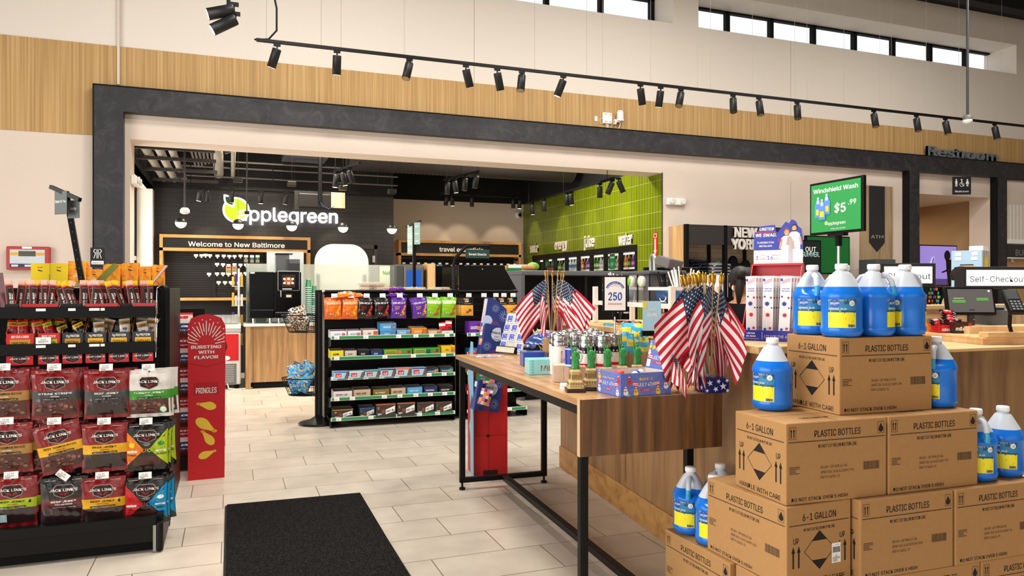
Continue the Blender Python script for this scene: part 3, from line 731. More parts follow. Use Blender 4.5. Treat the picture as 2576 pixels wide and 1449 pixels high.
def duck_panel(f,w,h,main=True):
 for i in range(26):
  a = 2*PI*i/26; f.line(.10*w*math.cos(a),.12*w*math.sin(a)*.8,min(.48*w,.34*w)*math.cos(a),max(-h*.48,min(h*.48,.4*w*math.sin(a))),h*.014,DTL,1)
 f.text('DUCK-Y' if main else 'Collect Them All',0,h*.25,h*(.15 if main else .10),DY,bold=.05,k=4,w=w*(.27 if main else .5)); f.text('JULY 4TH',0,h*.03,h*.22,WHT,bold=.012,k=4,xs=.8,w=w*(.30 if main else .48))
 f.poly([(-w*.11,-h*.2),(w*.11,-h*.2),(w*.14,-h*.28),(-w*.14,-h*.28)],DR,4); f.text('COLLECTION',0,-h*.24,h*.05,WHT,k=5)
 flag_icon(f,-w*(.21 if main else .34),h*.02,h*.28,3); flag_icon(f,w*(.21 if main else .34),h*.02,h*.28,3,-1)
 ps = ((-.33,.12,DR),(-.40,-.3,WHT),(-.20,-.34,DY),(.24,-.34,DY),(.40,-.12,WHT),(.38,.3,DBD)) if main else ((-.37,.25,DY),(.42,.15,DR),(-.38,-.3,WHT),(.38,-.35,WHT))
 for (a,b,c) in ps: duck_icon(f,a*w,b*h,h*.3,c)
 f.text('USA',-w*.36,-h*.42,h*.1,WHT,bold=.03,k=5); f.text('USA',w*.40,-h*.40,h*.07,DR,bold=.03,k=5)
dk = T('novelty_carton','open blue carton of rubber ducks printed JULY 4TH on the table corner','carton',G(1561,1001,ZT)+Vector((.003,.004,.001)),.05)
w,d,h,t = .262,.205,.102,.003
mb = MB(); mb.box(0,0,0,w,d,.003,DB)
mb.box(0,0,0,w,t,h,[DB]*6 if False else DB); mb.box(0,d-t,0,w,d,h,DB); mb.box(0,t,0,t,d-t,h,DB); mb.box(w-t,t,0,w,d-t,h,DB)
mb.box(t,t,.003,w-t,t+.0006,h-.001,DIN); mb.box(t,d-t-.0006,.003,w-t,d-t,h-.001,DIN); mb.box(t,t,.003,t+.0006,d-t,h-.001,DIN); mb.box(w-t-.0006,t,.003,w-t,d-t,h-.001,DIN)
duck_panel(Face(mb,(w/2,0,h/2),(1,0,0),(0,0,1),eps=.0003),w,h); duck_panel(Face(mb,(0,d/2,h/2),(0,-1,0),(0,0,1),eps=.0003),d,h,False); mb.build('tray',dk)
mb = MB(); lh = .130; ly = Vector((0,.20,.98)).normalized(); lx = Vector((1,0,0)); o = Vector((w*.60,d-.002,h)); lw = .200
lx = Vector((1,0,0))
mb.box(-lw/2,0,0,lw/2,.003,lh,DB); f = Face(mb,(0,0,lh/2),(1,0,0),(0,0,1),eps=.0003)
f.text('DUCK-Y',.005,lh*.27,.030,DY,bold=.06,k=4,w=lw*.72); f.text('CLUB',0,lh*.13,.012,DY,bold=.04,k=4); f.text('JULY 4TH',0,-lh*.08,.026,WHT,bold=.012,k=4,xs=.8,w=lw*.5); f.poly([(-.04,-lh*.24),(.04,-lh*.24),(.05,-lh*.33),(-.05,-lh*.33)],DR,4); f.text('COLLECTION',0,-lh*.285,.007,WHT,k=5)
flag_icon(f,-lw*.36,-lh*.1,.035); flag_icon(f,lw*.36,-lh*.1,.035,sg=-1)
for (a,b,c) in ((-.42,.3,DY),(.42,.25,DO),(.44,-.3,WHT),(.30,-.40,DY),(-.43,.05,WHT)): duck_icon(f,a*lw,b*lh,.026,c)
f.rect(-lw*.40,-lh*.33,lw*.14,lh*.26,PAPER,5)
l = mb.build('lid',dk); l.location = (w+.001,d/2,h); l.rotation_euler = (-.22,0,-PI/2)
def duckling(c):
 r = T('rubber_duck','d','toy duck'); mb = MB(); mb.ball((0,0,.016),.024,c,14,8,sc=(1.15,.9,.75)); mb.ball((.010,0,.042),.0165,c,14,8); mb.ball((-.024,0,.026),.010,c,8,6,sc=(1.2,.6,.7)); mb.build('body',r)
 mb = MB(); mb.ball((.027,0,.040),.007,DO,8,5,sc=(1.1,1,.5)); mb.build('beak',r)
 for sg in (-1,1):
  mb = MB(); mb.ball((.021,sg*.008,.047),.0022,INK,6,4); mb.build('eye',r)
 return r
for i,(x,y,c,lab) in enumerate(((.055,.11,mat('#e0452f',.35),'red rubber duck at the left of the open carton'),(.085,.150,mat('#e5502f',.35),'red rubber duck towards the back left of the open carton'),(.105,.060,WHT,'white rubber duck lying in the middle of the open carton'),(.150,.10,mat('#2f49c2',.35),'blue rubber duck in the middle of the open carton'),(.195,.12,WHT,'white rubber duck upright at the right of the open carton'))):
 o = duckling(c); o.location = dk.matrix_basis @ Vector((x,y,.040)) if False else Vector(dk.location)+Matrix.Rotation(.05,4,'Z') @ Vector((x,y,.045)); o.rotation_euler = (0,0,1.2*i-2); o['label'] = lab; o['group'] = 'rubber ducks in the carton'
mbf = MB(); mbf.box(.006,.006,.003,w-.006,d-.006,.044,mat('#c8b79a',.9)); tag(mbf.build('shredded_filler',loc=dk.location,rot=.05),'pale filler lying under the ducks in the open carton','packing',kind='stuff')
# steel tumblers with a flag wrap
TBK = mat('#14131c',.25); TW_ = mat('#ece8e6',.25); TRD = mat('#b81f2b',.25)
def tumbler(kind):
 r = T('travel_tumbler','t','tumbler'); mb = MB()
 if kind == 'flag':
  mb.lathe([(0,0),(.031,0),(.032,.004),(.0335,.018),(.0345,.032),(.0355,.046),(.0365,.060),(.0375,.074),(.039,.120),(.0395,.148)],[TRD,TRD,TRD,TW_,TRD,TW_,TRD,TW_,TBK],28)
  f = Face(mb,fn=lambda x,y,d: ((.0395+d)*math.cos(-PI/2+x/.039),(.0395+d)*math.sin(-PI/2+x/.039),y),eps=.0006)
  for i in range(-5,6):
   for j in range(3): f.star(i*.019+(j % 2)*.0095,.088+j*.020,.0062,WHT)
 else:
  mb.lathe([(0,0),(.036,0),(.0375,.003),(.0385,.150)],TW_,28)
  f = Face(mb,fn=lambda x,y,d: ((.0386+d)*math.cos(-PI/2+x/.039),(.0386+d)*math.sin(-PI/2+x/.039),y),eps=.0006)
  f.text('NEW YORK',-.014,.10,.011,RED,rot=PI/2,bold=.03); f.disc(.006,.06,.010,mat('#44518c',.4)); f.star(.006,.085,.008,mat('#8891b5',.4)); f.lines(.006,.04,.02,.012,3,mat('#b06070',.5))
 mb.build('body',r)
 mb = MB(); mb.lathe([(.0400,.148),(.0410,.152),(.0410,.170),(.0392,.172),(.0392,.176),(.0400,.178),(.0395,.200),(.0360,.205),(.020,.206),(.018,.203),(0,.203)],STEEL,28); mb.build('lid',r)
 r.scale = (1.02,1.02,1.13)
 return r
TF,TWp = Proto(tumbler('flag')),Proto(tumbler('white'))
GT = 'steel-lidded travel tumblers'
for i,(u,v,t) in enumerate(((1476,0,3.85),(1517,0,3.85),(1446,0,4.00),(1462,0,4.16),(1502,0,4.16),(1543,0,3.95),(1424,0,4.24),(1438,0,4.38),(1490,0,4.42))):
 p = PT(u,800,t); p.z = ZT+.001
 TF.put(p,-.3+.4*(i % 3),('flag tumbler in front, second from left in its row, behind the second statuette','flag tumbler in front, behind the middle statuette','flag tumbler behind the blue ceramic mug','flag tumbler in the second row, behind the left front one','flag tumbler in the second row, between the two front ones','rightmost flag tumbler, beside the candy bags','flag tumbler tucked behind the white tumblers','flag tumbler at the back left by the chip bags','flag tumbler at the very back of the cluster')[i],GT)
# marbled gift boxes carrying the mugs
MARB = mat('#cdb49b',.6,nz=.2,ns=40); MARBD = mat('#b08d74',.6,nz=.25,ns=40)
def giftbox(p,rz,w,d,h,label,m_):
 mb = MB(); mb.box(-w/2,-d/2,0,w/2,d/2,h,m_,.002); mb.box(-.0008,-d/2-.0004,.004,.0008,-d/2,h-.004,mat('#8f7763',.7)); return tag(mb.build('gift_box',loc=p,rot=rz),label,'box','marbled mug boxes')
b0 = PT(1416,900,3.78); b0.z = ZT+.001; giftbox(b0,-.36,.10,.10,.085,'pale marbled gift box under the white tumblers',MARB)
b1 = PT(1452,900,3.70); b1.z = ZT+.001; giftbox(b1,-.36,.085,.085,.085,'darker marbled gift box behind the nearest statuette, under a blue mug',MARBD)
p = PT(1407,880,3.93); p.z = ZT+.001; TWp.put(p,.2,'front white printed tumbler, right behind the pale marbled box',GT)
p = PT(1399,880,4.08); p.z = ZT+.001; TWp.put(p,.4,'white printed tumbler behind the front white one',GT)
mg = T('ceramic_mug','royal blue ceramic mug with white band standing on a marbled box','mug',PT(1438,900,3.66).xy.to_3d()+Vector((0,0,ZT+.0875)),-.2)
mb = MB(); UB = mat('#2337a8',.2); mb.lathe([(0,.004),(.030,0),(.0325,.003),(.0325,.012),(.0325,.085),(.0325,.090),(.0330,.094),(.0295,.094),(.029,.02),(0,.015)],[UB,UB,TW_,UB,TW_,UB,UB,mat('#2a2a66',.4),UB],28)
f = Face(mb,fn=lambda x,y,d: ((.0325+d)*math.cos(-PI/2+x/.0325),(.0325+d)*math.sin(-PI/2+x/.0325),y),eps=.0006); f.disc(-.010,.05,.012,RED,n=14); f.disc(-.006,.047,.008,WHT,k=2,n=12); f.rect(.030,.05,.022,.074,TW_,div=4); mb.build('body',mg)
mb = MB(); mb.tube([(.031,.0,.078),(.050,0,.072),(.054,0,.048),(.047,0,.026),(.031,0,.02)],.005,TW_,8); mb.build('handle',mg)
# skyline souvenir
sk = T('skyline_souvenir','silver city skyline souvenir on a round mahogany base','souvenir',G(1378,924,ZT)+Vector((0,.03,.001)),0)
mb = MB(); mb.lathe([(0,0),(.034,0),(.036,.004),(.036,.010),(.033,.015),(0,.016)],mat('#4a1d14',.25),28); mb.box(-.020,-.0375,.003,.004,-.034,.011,GOLD); mb.build('base',sk)
mb = MB(); rn = random.Random(3); SILV = mat('#b9b9bb',.25,1.0)
for i in range(26):
 a = rn.uniform(0,2*PI); q = rn.uniform(0,.024); x,y = q*math.cos(a),q*math.sin(a); hh = .02+.05*(1-q/.026)*rn.uniform(.4,1); s_ = rn.uniform(.002,.0045)
 mb.box(x-s_,y-s_,.015,x+s_,y+s_,.018+hh,SILV); mb.box(x-s_*.4,y-s_*.4,.018+hh,x+s_*.4,y+s_*.4,.024+hh,SILV)
mb.tube([(0,0,.06),(0,0,.105)],[.002,.0004],SILV,6); mb.build('skyline',sk)
# aqua candy cartons
AQ = mat('#8fd2d4',.5); AQD = mat('#6cb8bb',.5)
def candy_box(p,rz,w,d,h,label):
 mb = MB(); mb.box(-w/2,-d/2,0,w/2,d/2,h,AQ,.002)
 f = Face(mb,(-w/2,0,h/2),(0,-1,0),(0,0,1),eps=.0004); f.text('Milk',0,h*.2,h*.28,WHT,bold=.06); f.text('Bites',0,-.25*h,h*.16,WHT,bold=.04); f.rect(0,-.05*h,d*.4,h*.06,YEL)
 f = Face(mb,(0,-d/2,h/2),(1,0,0),(0,0,1),eps=.0004); f.text('Milk',w*.12,0,h*.5,WHT,bold=.09,k=1); f.text('Milk',w*.12,0,h*.5,mat('#5b3a28',.5,nz=0),bold=.02,k=2)
 for i in range(5): f.disc(-w*.38,-h*.35+i*h*.18,h*.07,AQD,1,10)
 for i in range(4): mb.box(-w/2+.004,-d/2+.01+i*d*.25,h,w/2-.004,-d/2+.01+i*d*.25+.006,h+.0006,AQD)
 return tag(mb.build('candy_box',loc=p,rot=rz),label,'candy box','aqua candy boxes')
candy_box(PT(1362,900,4.12).xy.to_3d()+Vector((0,0,ZT+.001)),-.18,.165,.125,.083,'aqua candy box in front of the blue chip bags')
# bags
def pillow(w,h,d,front,back,fn_decal=None,nu=10,nv=14,seed=0,seal=.05,crimp=None,zig=True):
 """a sealed bag standing in the XZ plane, front towards -Y, base at z=0"""
 rn = random.Random(seed); ph = [rn.uniform(0,6) for _ in range(6)]
 def thick(a,b):
  e = min(a,1-a)*2; g = max(0,min((b-seal)/(1-2*seal),1)); q = (max(0,1-abs(2*g-1)**2.6)) if seal < b < 1-seal else 0
  return d/2*(1-(1-e)**2.4)**.6*q**.6*(1+.10*math.sin(9*a+ph[0])*math.sin(8*b+ph[1])) if e > 0 and q > 0 else 0
 def edge(a,b): return (a-.5)*w*(1-.045*math.sin(PI*b)**.7),b*h
 def fr(sg): 
  def q(a,b):
   x,z = edge(a,b); wr = .0022*math.sin(23*b+ph[2]+4*a)+.0018*math.sin(31*a+ph[3]+9*b)
   y = -sg*thick(a,b)+(wr if 0.1 < b < .9 and .08 < a < .92 else 0)*sg*(d > .012)
   if b <= seal or b >= 1-seal: y += .0035*math.sin(26*a+ph[4])
   return Vector((x,y,z))
  return q
 mb = MB(); mf = front if callable(front) else (lambda a,b: front)
 mb.grid(fr(1),nu,nv,None,True,mf); mb.grid(lambda a,b: fr(-1)(1-a,b),nu,max(6,nv//2),back,True)
 if fn_decal:
  F = fr(1)
  def fm(x,y,dd):
   a = x/w+.5; b = y/h; a = max(.0,min(1,a)); b = max(0,min(1,b))
   p = F(a,b); p.y -= dd+.0016; return p
  fc = Face(mb,fn=fm,eps=.0005); fc.curved = True; fn_decal(fc,w,h)
 return mb
CB1 = mat('#2a4aa8',.28,coat=.3); CB2 = mat('#1c3a78',.3,coat=.3); CLT = mat('#a9cbe6',.3,nz=0)
def chip_front(a,b): return CLT if .56 < b < .78 and .15 < a < .9 else (CB1 if b > .3 else CB2)
def chip_decal(f,w,h):
 f.text('PoP',w*.05,h*.62,h*.24,WHT,bold=.10,k=1,sh=.1); f.text('PoP',w*.05,h*.62,h*.24,mat('#e0442a',.4,nz=0),bold=.05,k=2,sh=.1); f.text('Kettle',-w*.2,h*.82,h*.06,RED,bold=.04,k=2)
 f.lines(-w*.1,h*.4,w*.3,h*.12,3,WHT,2); f.star(w*.3,h*.2,h*.07,mat('#3aa0dd',.4,nz=0),2,n=9,q=.6); f.text('30',w*.3,h*.2,h*.05,WHT,k=3)
 for i in range(4): f.rect(w*.33,h*(.80+.03*i),w*.24,h*.016,RED if i % 2 == 0 else WHT,2)
chip = pillow(.20,.27,.075,chip_front,CB2,chip_decal,14,18,5)
o = T('snack_bag','blue chip bag lying tilted on the aqua candy box, red lettering up','snack bag',G(1352,900,ZT)+Vector((-.02,-.0,.095)),tilt(-.62,-1.2,.22),'blue chip bags on the table'); chip.build('pouch',o); o.scale = (.85,.85,.85)
o2 = dup(o,PT(1374,838,4.50)+Vector((.0,-.02,-.03)),tilt(-1.85,-1.5,0),'blue chip bag lying flat behind the tumblers, above the others'); o3 = dup(o,G(1345,895,ZT)+Vector((-.02,.16,.045)),tilt(-.5,-1.45,0),'blue chip bag at the bottom of the pile, left of the candy box')
mb = MB(); bb = PT(1425,850,4.62); mb.box(-.13,-.10,0,.13,.10,.16,CARD,.003); tag(mb.build('shipping_box',loc=(bb.x,bb.y,ZT+.001),rot=-.2),'plain box at the back of the table carrying the flat chip bag','box')
mb = MB(); mb.box(-.07,-.06,0,.07,.06,.085,CB1,.002); bb = PT(1340,880,4.55); tag(mb.build('snack_carton',loc=(bb.x,bb.y,ZT+.001),rot=-.2),'small blue carton behind the aqua candy box','box')
# candy bags right of the tumblers
def cbag(c1,c2,c3,word):
 def fr(a,b):
  k = (int(a*5)+int(b*6)*2) % 5; return c1 if k < 3 else (c2 if k == 3 else c3)
 def dec(f,w,h):
  f.text(word,0,h*.38,h*.16,WHT,bold=.09,k=1,maxw=w*.8,rot=.1); f.text(word,0,h*.38,h*.16,c3,bold=.04,k=2,maxw=w*.8,rot=.1)
  for i in range(6): f.disc(w*(-.3+.12*i),h*(.6+.12*math.sin(3*i)),w*.045,(DR,YEL,GRN,WHT,ORG,c2)[i],2,10)
 return pillow(.12,.16,.035,fr,c1,dec,10,12,3)
SKY = mat('#45b4dd',.3,nz=0); PNK = mat('#f0789a',.3,nz=0)
k1 = T('candy_bag','sky blue candy bag standing right of the tumblers','candy bag',PT(1560,838,4.05)+Vector((0,0,-.10)),tilt(-.3,-.25,.15),'candy bags on the table'); cbag(SKY,mat('#e9e04a',.3,nz=0),YEL,'Bottle').build('pouch',k1)
dup(k1,PT(1592,838,4.0)+Vector((0,0,-.10)),tilt(-.3,-.3,.05),'sky blue candy bag beside the red and white flag folds'); dup(k1,PT(1612,842,4.15)+Vector((0,0,-.10)),tilt(-.3,-.25,-.12),'sky blue candy bag at the back, half behind the carton lid')
k2 = T('candy_bag','pink candy bag between the second and middle statuettes','candy bag',PT(1508,898,3.72)+Vector((0,0,-.035)),tilt(-.2,-.5,.1),'candy bags on the table'); cbag(PNK,WHT,mat('#f4d23a',.3,nz=0),'Sour').build('pouch',k2)
k2.location = G(1505,925,ZT)+Vector((0,.1,.01)); k1.location = G(1556,905,ZT)+Vector((0,.12,.075))
dup(k2,G(1548,925,ZT)+Vector((0,.10,.01)),tilt(-.4,-.6,-.15),'pink candy bag between the middle and fourth statuettes')
rk = T('candy_rack','low grey step rack under the sky blue candy bags','rack',G(1570,905,ZT)+Vector((.03,.13,0.001)),-.3)
mb = MB(); mb.box(-.15,-.03,.06,.15,.05,.07,GRY,.002); mb.build('shelf',rk)
for x in (-.14,.14):
 mb = MB(); mb.box(x-.008,-.02,0,x+.008,.04,.06,GRY); mb.build('leg',rk)
# magnet board and loose magnets
bo = G(1300,896,ZT)
bd = T('magnet_board','tilted pale board of square photo magnets on a small easel','display board',G(1272,892,ZT)+Vector((.03,0,.004)),-1.22)
BM = Matrix.Rotation(-.30,4,'X'); CRM = mat('#cfc9b8',.6,nz=.15,ns=40); WBL = mat('#4a62c4',.4,nz=0)
mb = MB(); mb.X = BM; mb.box(-.125,0,0,.125,.008,.30,CRM,.004); mb.build('panel',bd)
mb = MB(); mb.X = BM; mb.box(-.125,-.03,.0,.075,-.024,.045,CRM,.001); mb.box(-.128,-.032,-.002,.078,-.022,.002,BLK); mb.box(-.128,-.032,.043,.078,-.023,.047,BLK); mb.box(-.128,-.03,0,-.125,.0,.046,BLK); mb.box(.075,-.03,0,.078,.0,.046,BLK); mb.build('ledge',bd)
mb = MB(); mb.tube([(0,.09,.22),(0,.17,0)],.003,BLK,6); mb.build('prop',bd)
def magnet():
 mb = MB(); mb.box(-.033,-.005,-.029,.033,0,.029,WHT,.001); f = Face(mb,(0,-.005,0),(1,0,0),(0,0,1),eps=.0003)
 f.rect(0,.001,.054,.048,WBL); rn = random.Random(4)
 for i in range(12): f.disc(rn.uniform(-.022,.022),rn.uniform(-.018,.018),rn.uniform(.002,.006),(WHT,DR,WHT,mat('#7f9be0',.4,nz=0))[i % 4],2+i % 2,8)
 f.text('NEW YORK',0,.017,.005,WHT,bold=.03,k=4); o = mb.build('photo_magnet'); return tag(o,'m','magnet')
MG = Proto(magnet())
for i,(x,z,r) in enumerate(((-.075,.255,0),(.010,.255,.03),(-.085,.187,0),(-.006,.187,.03),(.082,.190,-.45),(-.088,.120,0),(-.012,.120,.02),(.076,.122,.05),(-.086,.060,0),(.088,.052,.03))):
 o = MG.put(Vector(bd.location)+Matrix.Rotation(-1.22,4,'Z') @ (BM @ Vector((x,-.001,z))),(Matrix.Rotation(-1.22,4,'Z') @ BM @ Matrix.Rotation(r,4,'Y')).to_euler(),'blue and white square photo magnet, ' + ('top left of the board','top right of the board','left end of the second row','middle of the second row','crooked one at the right edge','left end of the third row','middle of the third row','right end of the third row','bottom left behind the ledge','bottom right corner')[i],'square photo magnets on the board')
mb = MB(); rn = random.Random(8); c0 = G(1232,897,ZT)
for i in range(150):
 a = rn.uniform(0,2*PI); q = rn.random()**.6; x,y = .11*q*math.cos(a),.075*q*math.sin(a); mb.X = Matrix.Translation((x,y,.0015+.008*rn.random()*(1-q))) @ Matrix.Rotation(rn.uniform(0,6),4,'Z') @ Matrix.Rotation(rn.uniform(-.35,.35),4,'X')
 mb.box(-.008,-.005,0,.008,.005,.0012,(PAPER,mat('#8f97cc',.4),mat('#c9c9d2',.3),mat('#b0a0b8',.4))[i % 4])
tag(mb.build('magnet_pile',loc=(c0.x,c0.y,ZT+.001)),'loose heap of tiny paper tags on the far left corner of the table','heap',kind='stuff')
# 250 sign on a stem
sg = PT(1547,725,4.05)
s_ = T('countertop_sign','white framed sign with a blue 250 on a steel stem','sign',(sg.x,sg.y,ZT+.001),-.30)
mb = MB(); mb.cyl((0,0),.05,0,.008,DKG,24); mb.build('base',s_)
mb = MB(); mb.tube([(0,0,.008),(0,0,.33)],.0045,STEEL,8); mb.tube([(0,0,.13),(0,0,.15)],.008,STEEL,10); mb.tube([(0,0,.139),(.02,-.004,.139)],.003,STEEL,6); mb.ball((.022,-.004,.139),.006,STEEL,8,6); mb.build('stem',s_)
zs = .347; mb = MB(); w,h = .128,.192
mb.box(-w/2-.004,-.004,zs-.004,w/2+.004,.006,zs+h+.004,BLK,.002); mb.box(-.012,-.006,zs-.03,.012,.008,zs,BLK); mb.build('frame',s_)
SB = mat('#1f49a6',.5,nz=0); OR2 = mat('#e8623a',.5,nz=0)
mb = MB(); f = Face(mb,(0,-.0042,zs+h/2),(1,0,0),(0,0,1),eps=.0004); f.rect(0,0,w*.90,h*.945,PAPER,1); f.ring(0,.012,.042,.013,SB,2,26,22,158); f.arc_text('UNITED STATES OF AMERICA',0,.012,.0485,.008,WHT,155,25,bold=.03,k=3)
for i in range(5): f.star(-.018+.009*i,.040+.003*(2-abs(i-2)),.0035+.0008*(2-abs(i-2)),OR2,2)
f.text('250',0,-.006,.060,SB,bold=.045,k=2,xs=.78,w=.076); f.text('Anniversary',0,-.052,.017,OR2,bold=.02,k=3,sh=.25,w=.078); mb.build('poster',s_)

# ================================================================ HAND FLAGS
FRED = mat('#c0122e',.75,nz=0,name='flag_red'); FWHT = mat('#efeae6',.75,nz=0,name='flag_white'); FBLU = mat('#22344f',.8,nz=0,name='flag_blue'); DOWEL = mat('#b99a68',.5)
def hand_flag(droop,swing,L=.40,Hh=.25,top=.42,seed=0,wave=.012):
 """stick along +Z, cloth leaving it towards +X and hanging; droop = how steeply it hangs"""
 r = T('hand_flag','f','flag'); rn = random.Random(seed); ph = [rn.uniform(0,6) for _ in range(4)]
 mb = MB(); mb.tube([(0,0,0),(0,0,top)],.0038,DOWEL,8); mb.build('stick',r)
 mb = MB(); mb.lathe([(.0045,top-.004),(.0065,top),(.0065,top+.006),(.0075,top+.016),(.0060,top+.034),(.0012,top+.046),(0,top+.046)],GOLD,10); mb.build('finial',r)
 z1 = top-.012
 def P(s,h):
  # integrate direction along the fly
  x = y = 0.0; z = z1-Hh*(1-h); n = 6
  for i in range(n):
   q = s*(i+.5)/n; dr = math.radians(droop+ (12*(1-h)) + 16*q); sw = swing*q*1.3
   x += math.cos(dr)*math.cos(sw)*L*s/n; y += math.cos(dr)*math.sin(sw)*L*s/n; z -= math.sin(dr)*L*s/n
  wv = wave*min(1,s*3)*math.sin(7*h+5*s+ph[0])+.5*wave*math.sin(13*h+ph[1])*s
  return Vector((x+wv*.3,y+wv,z))
 cv = lambda s,h: s < .40 and h > 6/13
 mb = MB(); mb.grid(P,15,26,None,True,lambda s,h: FBLU if cv(s,h) else (FRED if int(h*13) % 2 == 0 else FWHT))
 def F(sd):
  def fm(x,y,d):
   a,b = x,y; p = P(a,b); e = .01; n = (P(min(1,a+e),b)-p).cross(P(a,min(1,b+e))-p)
   return p+n.normalized()*sd*(d+.0007)
  return fm
 for sd in (1,-1):
  f = Face(mb,fn=F(sd),eps=.0003)
  for j in range(9):
   for i in range(6 if j % 2 == 0 else 5):
    cx = .4*((i+.5+(.0 if j % 2 == 0 else .5))/6); cy = 6/13+7/13*(j+.6)/9.4
    pts = []
    for q in range(10):
     rr = .016 if q % 2 == 0 else .0065; an = PI/2+PI*q/5; pts.append((max(.001,cx+rr*math.cos(an)*sd),min(.999,cy+rr*math.sin(an)*L/Hh*.95)))
    f.poly(pts if sd > 0 else pts,FWHT)
 mb.build('cloth',r); return r
FL = [Proto(hand_flag(*a)) for a in ((30,.18,.31,.21,.42,1),(38,-.25,.30,.21,.42,2,.016),(60,.4,.29,.21,.42,3,.015),(24,-.15,.31,.21,.42,4,.013),(74,.3,.26,.20,.42,5,.01))]
GF = 'hand flags in the right-hand bunch'
fb = G(1800,938,ZT); fb = Vector((2.07,2.93,ZT))
# box and holder of the right bunch
sb = T('star_box','dark blue box printed with white stars under the flag holder','box',Vector((2.000,2.81,ZT+.001)),-.15)
mb = MB(); BLU2 = mat('#1c1e63',.4); mb.box(0,0,0,.115,.12,.066,BLU2,.002); f = Face(mb,(.0575,0,.033),(1,0,0),(0,0,1),eps=.0004)
for (x,y,q,rr) in ((-.036,.012,.016,.2),(-.008,-.016,.014,.5),(.006,.019,.012,-.3),(.028,-.004,.018,.1),(.048,.022,.011,.6),(-.05,-.022,.01,0),(.05,-.024,.011,.9)): f.star(x,y,q,WHT,rot=rr)
f = Face(mb,(0,.06,.033),(0,-1,0),(0,0,1),eps=.0004)
for (x,y,q) in ((-.03,.005,.016),(.02,-.012,.014),(.04,.018,.012)): f.star(x,y,q,WHT)
mb.build('carton',sb)
hd = T('flag_holder','white plastic tube holding the right-hand bunch of flags','holder',Vector((2.062,2.885,ZT+.0685)),tilt(0,.1,-.12))
mb = MB(); mb.lathe([(0,0),(.021,0),(.023,.09),(.019,.09),(.018,.01),(0,.008)],WHT,20); mb.build('tube',hd)
base = Vector((2.060,2.885,ZT+.085))
def bunch(base,specs,group,labels,scale=1.0):
 for i,(lean,az,spin,k) in enumerate(specs):
  M_ = Matrix.Rotation(math.radians(az),4,'Z') @ Matrix.Rotation(math.radians(lean),4,'Y') @ Matrix.Rotation(math.radians(spin-az),4,'Z')
  off = Vector((math.cos(math.radians(az)),math.sin(math.radians(az)),0))*.008
  o = FL[k].put(base+off+Vector((-.0035,-.0093,0))*(len(specs)/2-i)*.8,M_.to_euler(),labels[i] if i < len(labels) else labels[-1],group)
  o.scale = (scale,scale,scale)
# lean from vertical, azimuth of the lean, direction the cloth leaves, model
V_ = 250
bunch(base,[(9,165,165,0),(4,170,180,3),(14,150,148,1),(2,260,205,0),(12,130,140,2),(10,175,200,2),(5,110,230,1),(7,350,-28,2),(8,140,170,2),(15,165,148,2),(6,60,-10,2),(4,60,-55,1),(6,200,120,4),(9,40,60,4),(11,185,90,4),(8,90,150,4),(10,330,10,4),(5,230,200,4),(13,120,110,4),(9,10,30,4)],GF,
      ['front flag of the right-hand bunch, canton and stripes facing the viewer','second flag of the right-hand bunch, just right of the front one','leftmost flag of the right-hand bunch, sweeping down to the left','flag at the front right of the right-hand bunch','flag at the back left of the right-hand bunch','flag hanging low at the left of the right-hand bunch','flag standing straight in the middle of the right-hand bunch','rightmost flag of the right-hand bunch, hanging towards the sign on the counter','flag folded behind the front one in the right-hand bunch','flag tucked under the leftmost one in the right-hand bunch','flag at the back right of the right-hand bunch','flag squeezed between the two front ones in the right-hand bunch']+['rolled flag deep in the right-hand bunch, its gilt tip among the others']*8)
# smaller flags lying between box and carton
bunch(Vector((1.935,2.80,ZT+.02)),[(28,150,215,1),(20,60,225,1)],'small flags hanging off the table edge',['small flag hanging off the table edge left of the star box','small flag hanging over the left corner of the star box'],.50)
# left bunch
hl = PT(1388,815,4.85); lb = Vector((hl.x,hl.y,ZT))
h2 = T('flag_vase','dark pot holding the left-hand bunch of flags at the far end of the table','pot',(lb.x,lb.y,ZT+.001),0); mb = MB(); mb.lathe([(0,0),(.05,0),(.055,.12),(.048,.12),(.045,.01),(0,.01)],DKG,20); mb.build('pot',h2)
bunch(lb+Vector((0,0,.16)),[(5,165,165,0),(3,170,190,2),(5,0,-20,1),(10,340,-35,3),(5,60,-5,2),(8,340,-50,0)],'hand flags in the left-hand bunch',['leftmost flag of the left-hand bunch, canton facing the viewer','flag hanging straight down in the left-hand bunch','flag spreading to the right in the left-hand bunch','rightmost flag of the left-hand bunch, reaching the white rack','flag in the middle of the left-hand bunch','flag at the back of the left-hand bunch'],.93)
mb = MB(); rn = random.Random(5)
ft = T('finial_bundle','bundle of gilt flag tips lying behind the tilted chip bag','bundle',(2.06,4.62,ZT+.001),0)
for i in range(14):
 m2 = MB(); a = rn.uniform(-.5,.5); m2.X = Matrix.Translation((rn.uniform(-.1,.1),rn.uniform(-.05,.05),.01+.01*(i % 4))) @ Matrix.Rotation(a,4,'Z') @ Matrix.Rotation(rn.uniform(-.5,-1.2),4,'X'); m2.tube([(0,0,0),(0,0,.16)],.003,DOWEL,6); m2.lathe([(.005,.16),(.007,.175),(.005,.195),(0,.205)],GOLD,8); m2.build('flag_tip',ft)
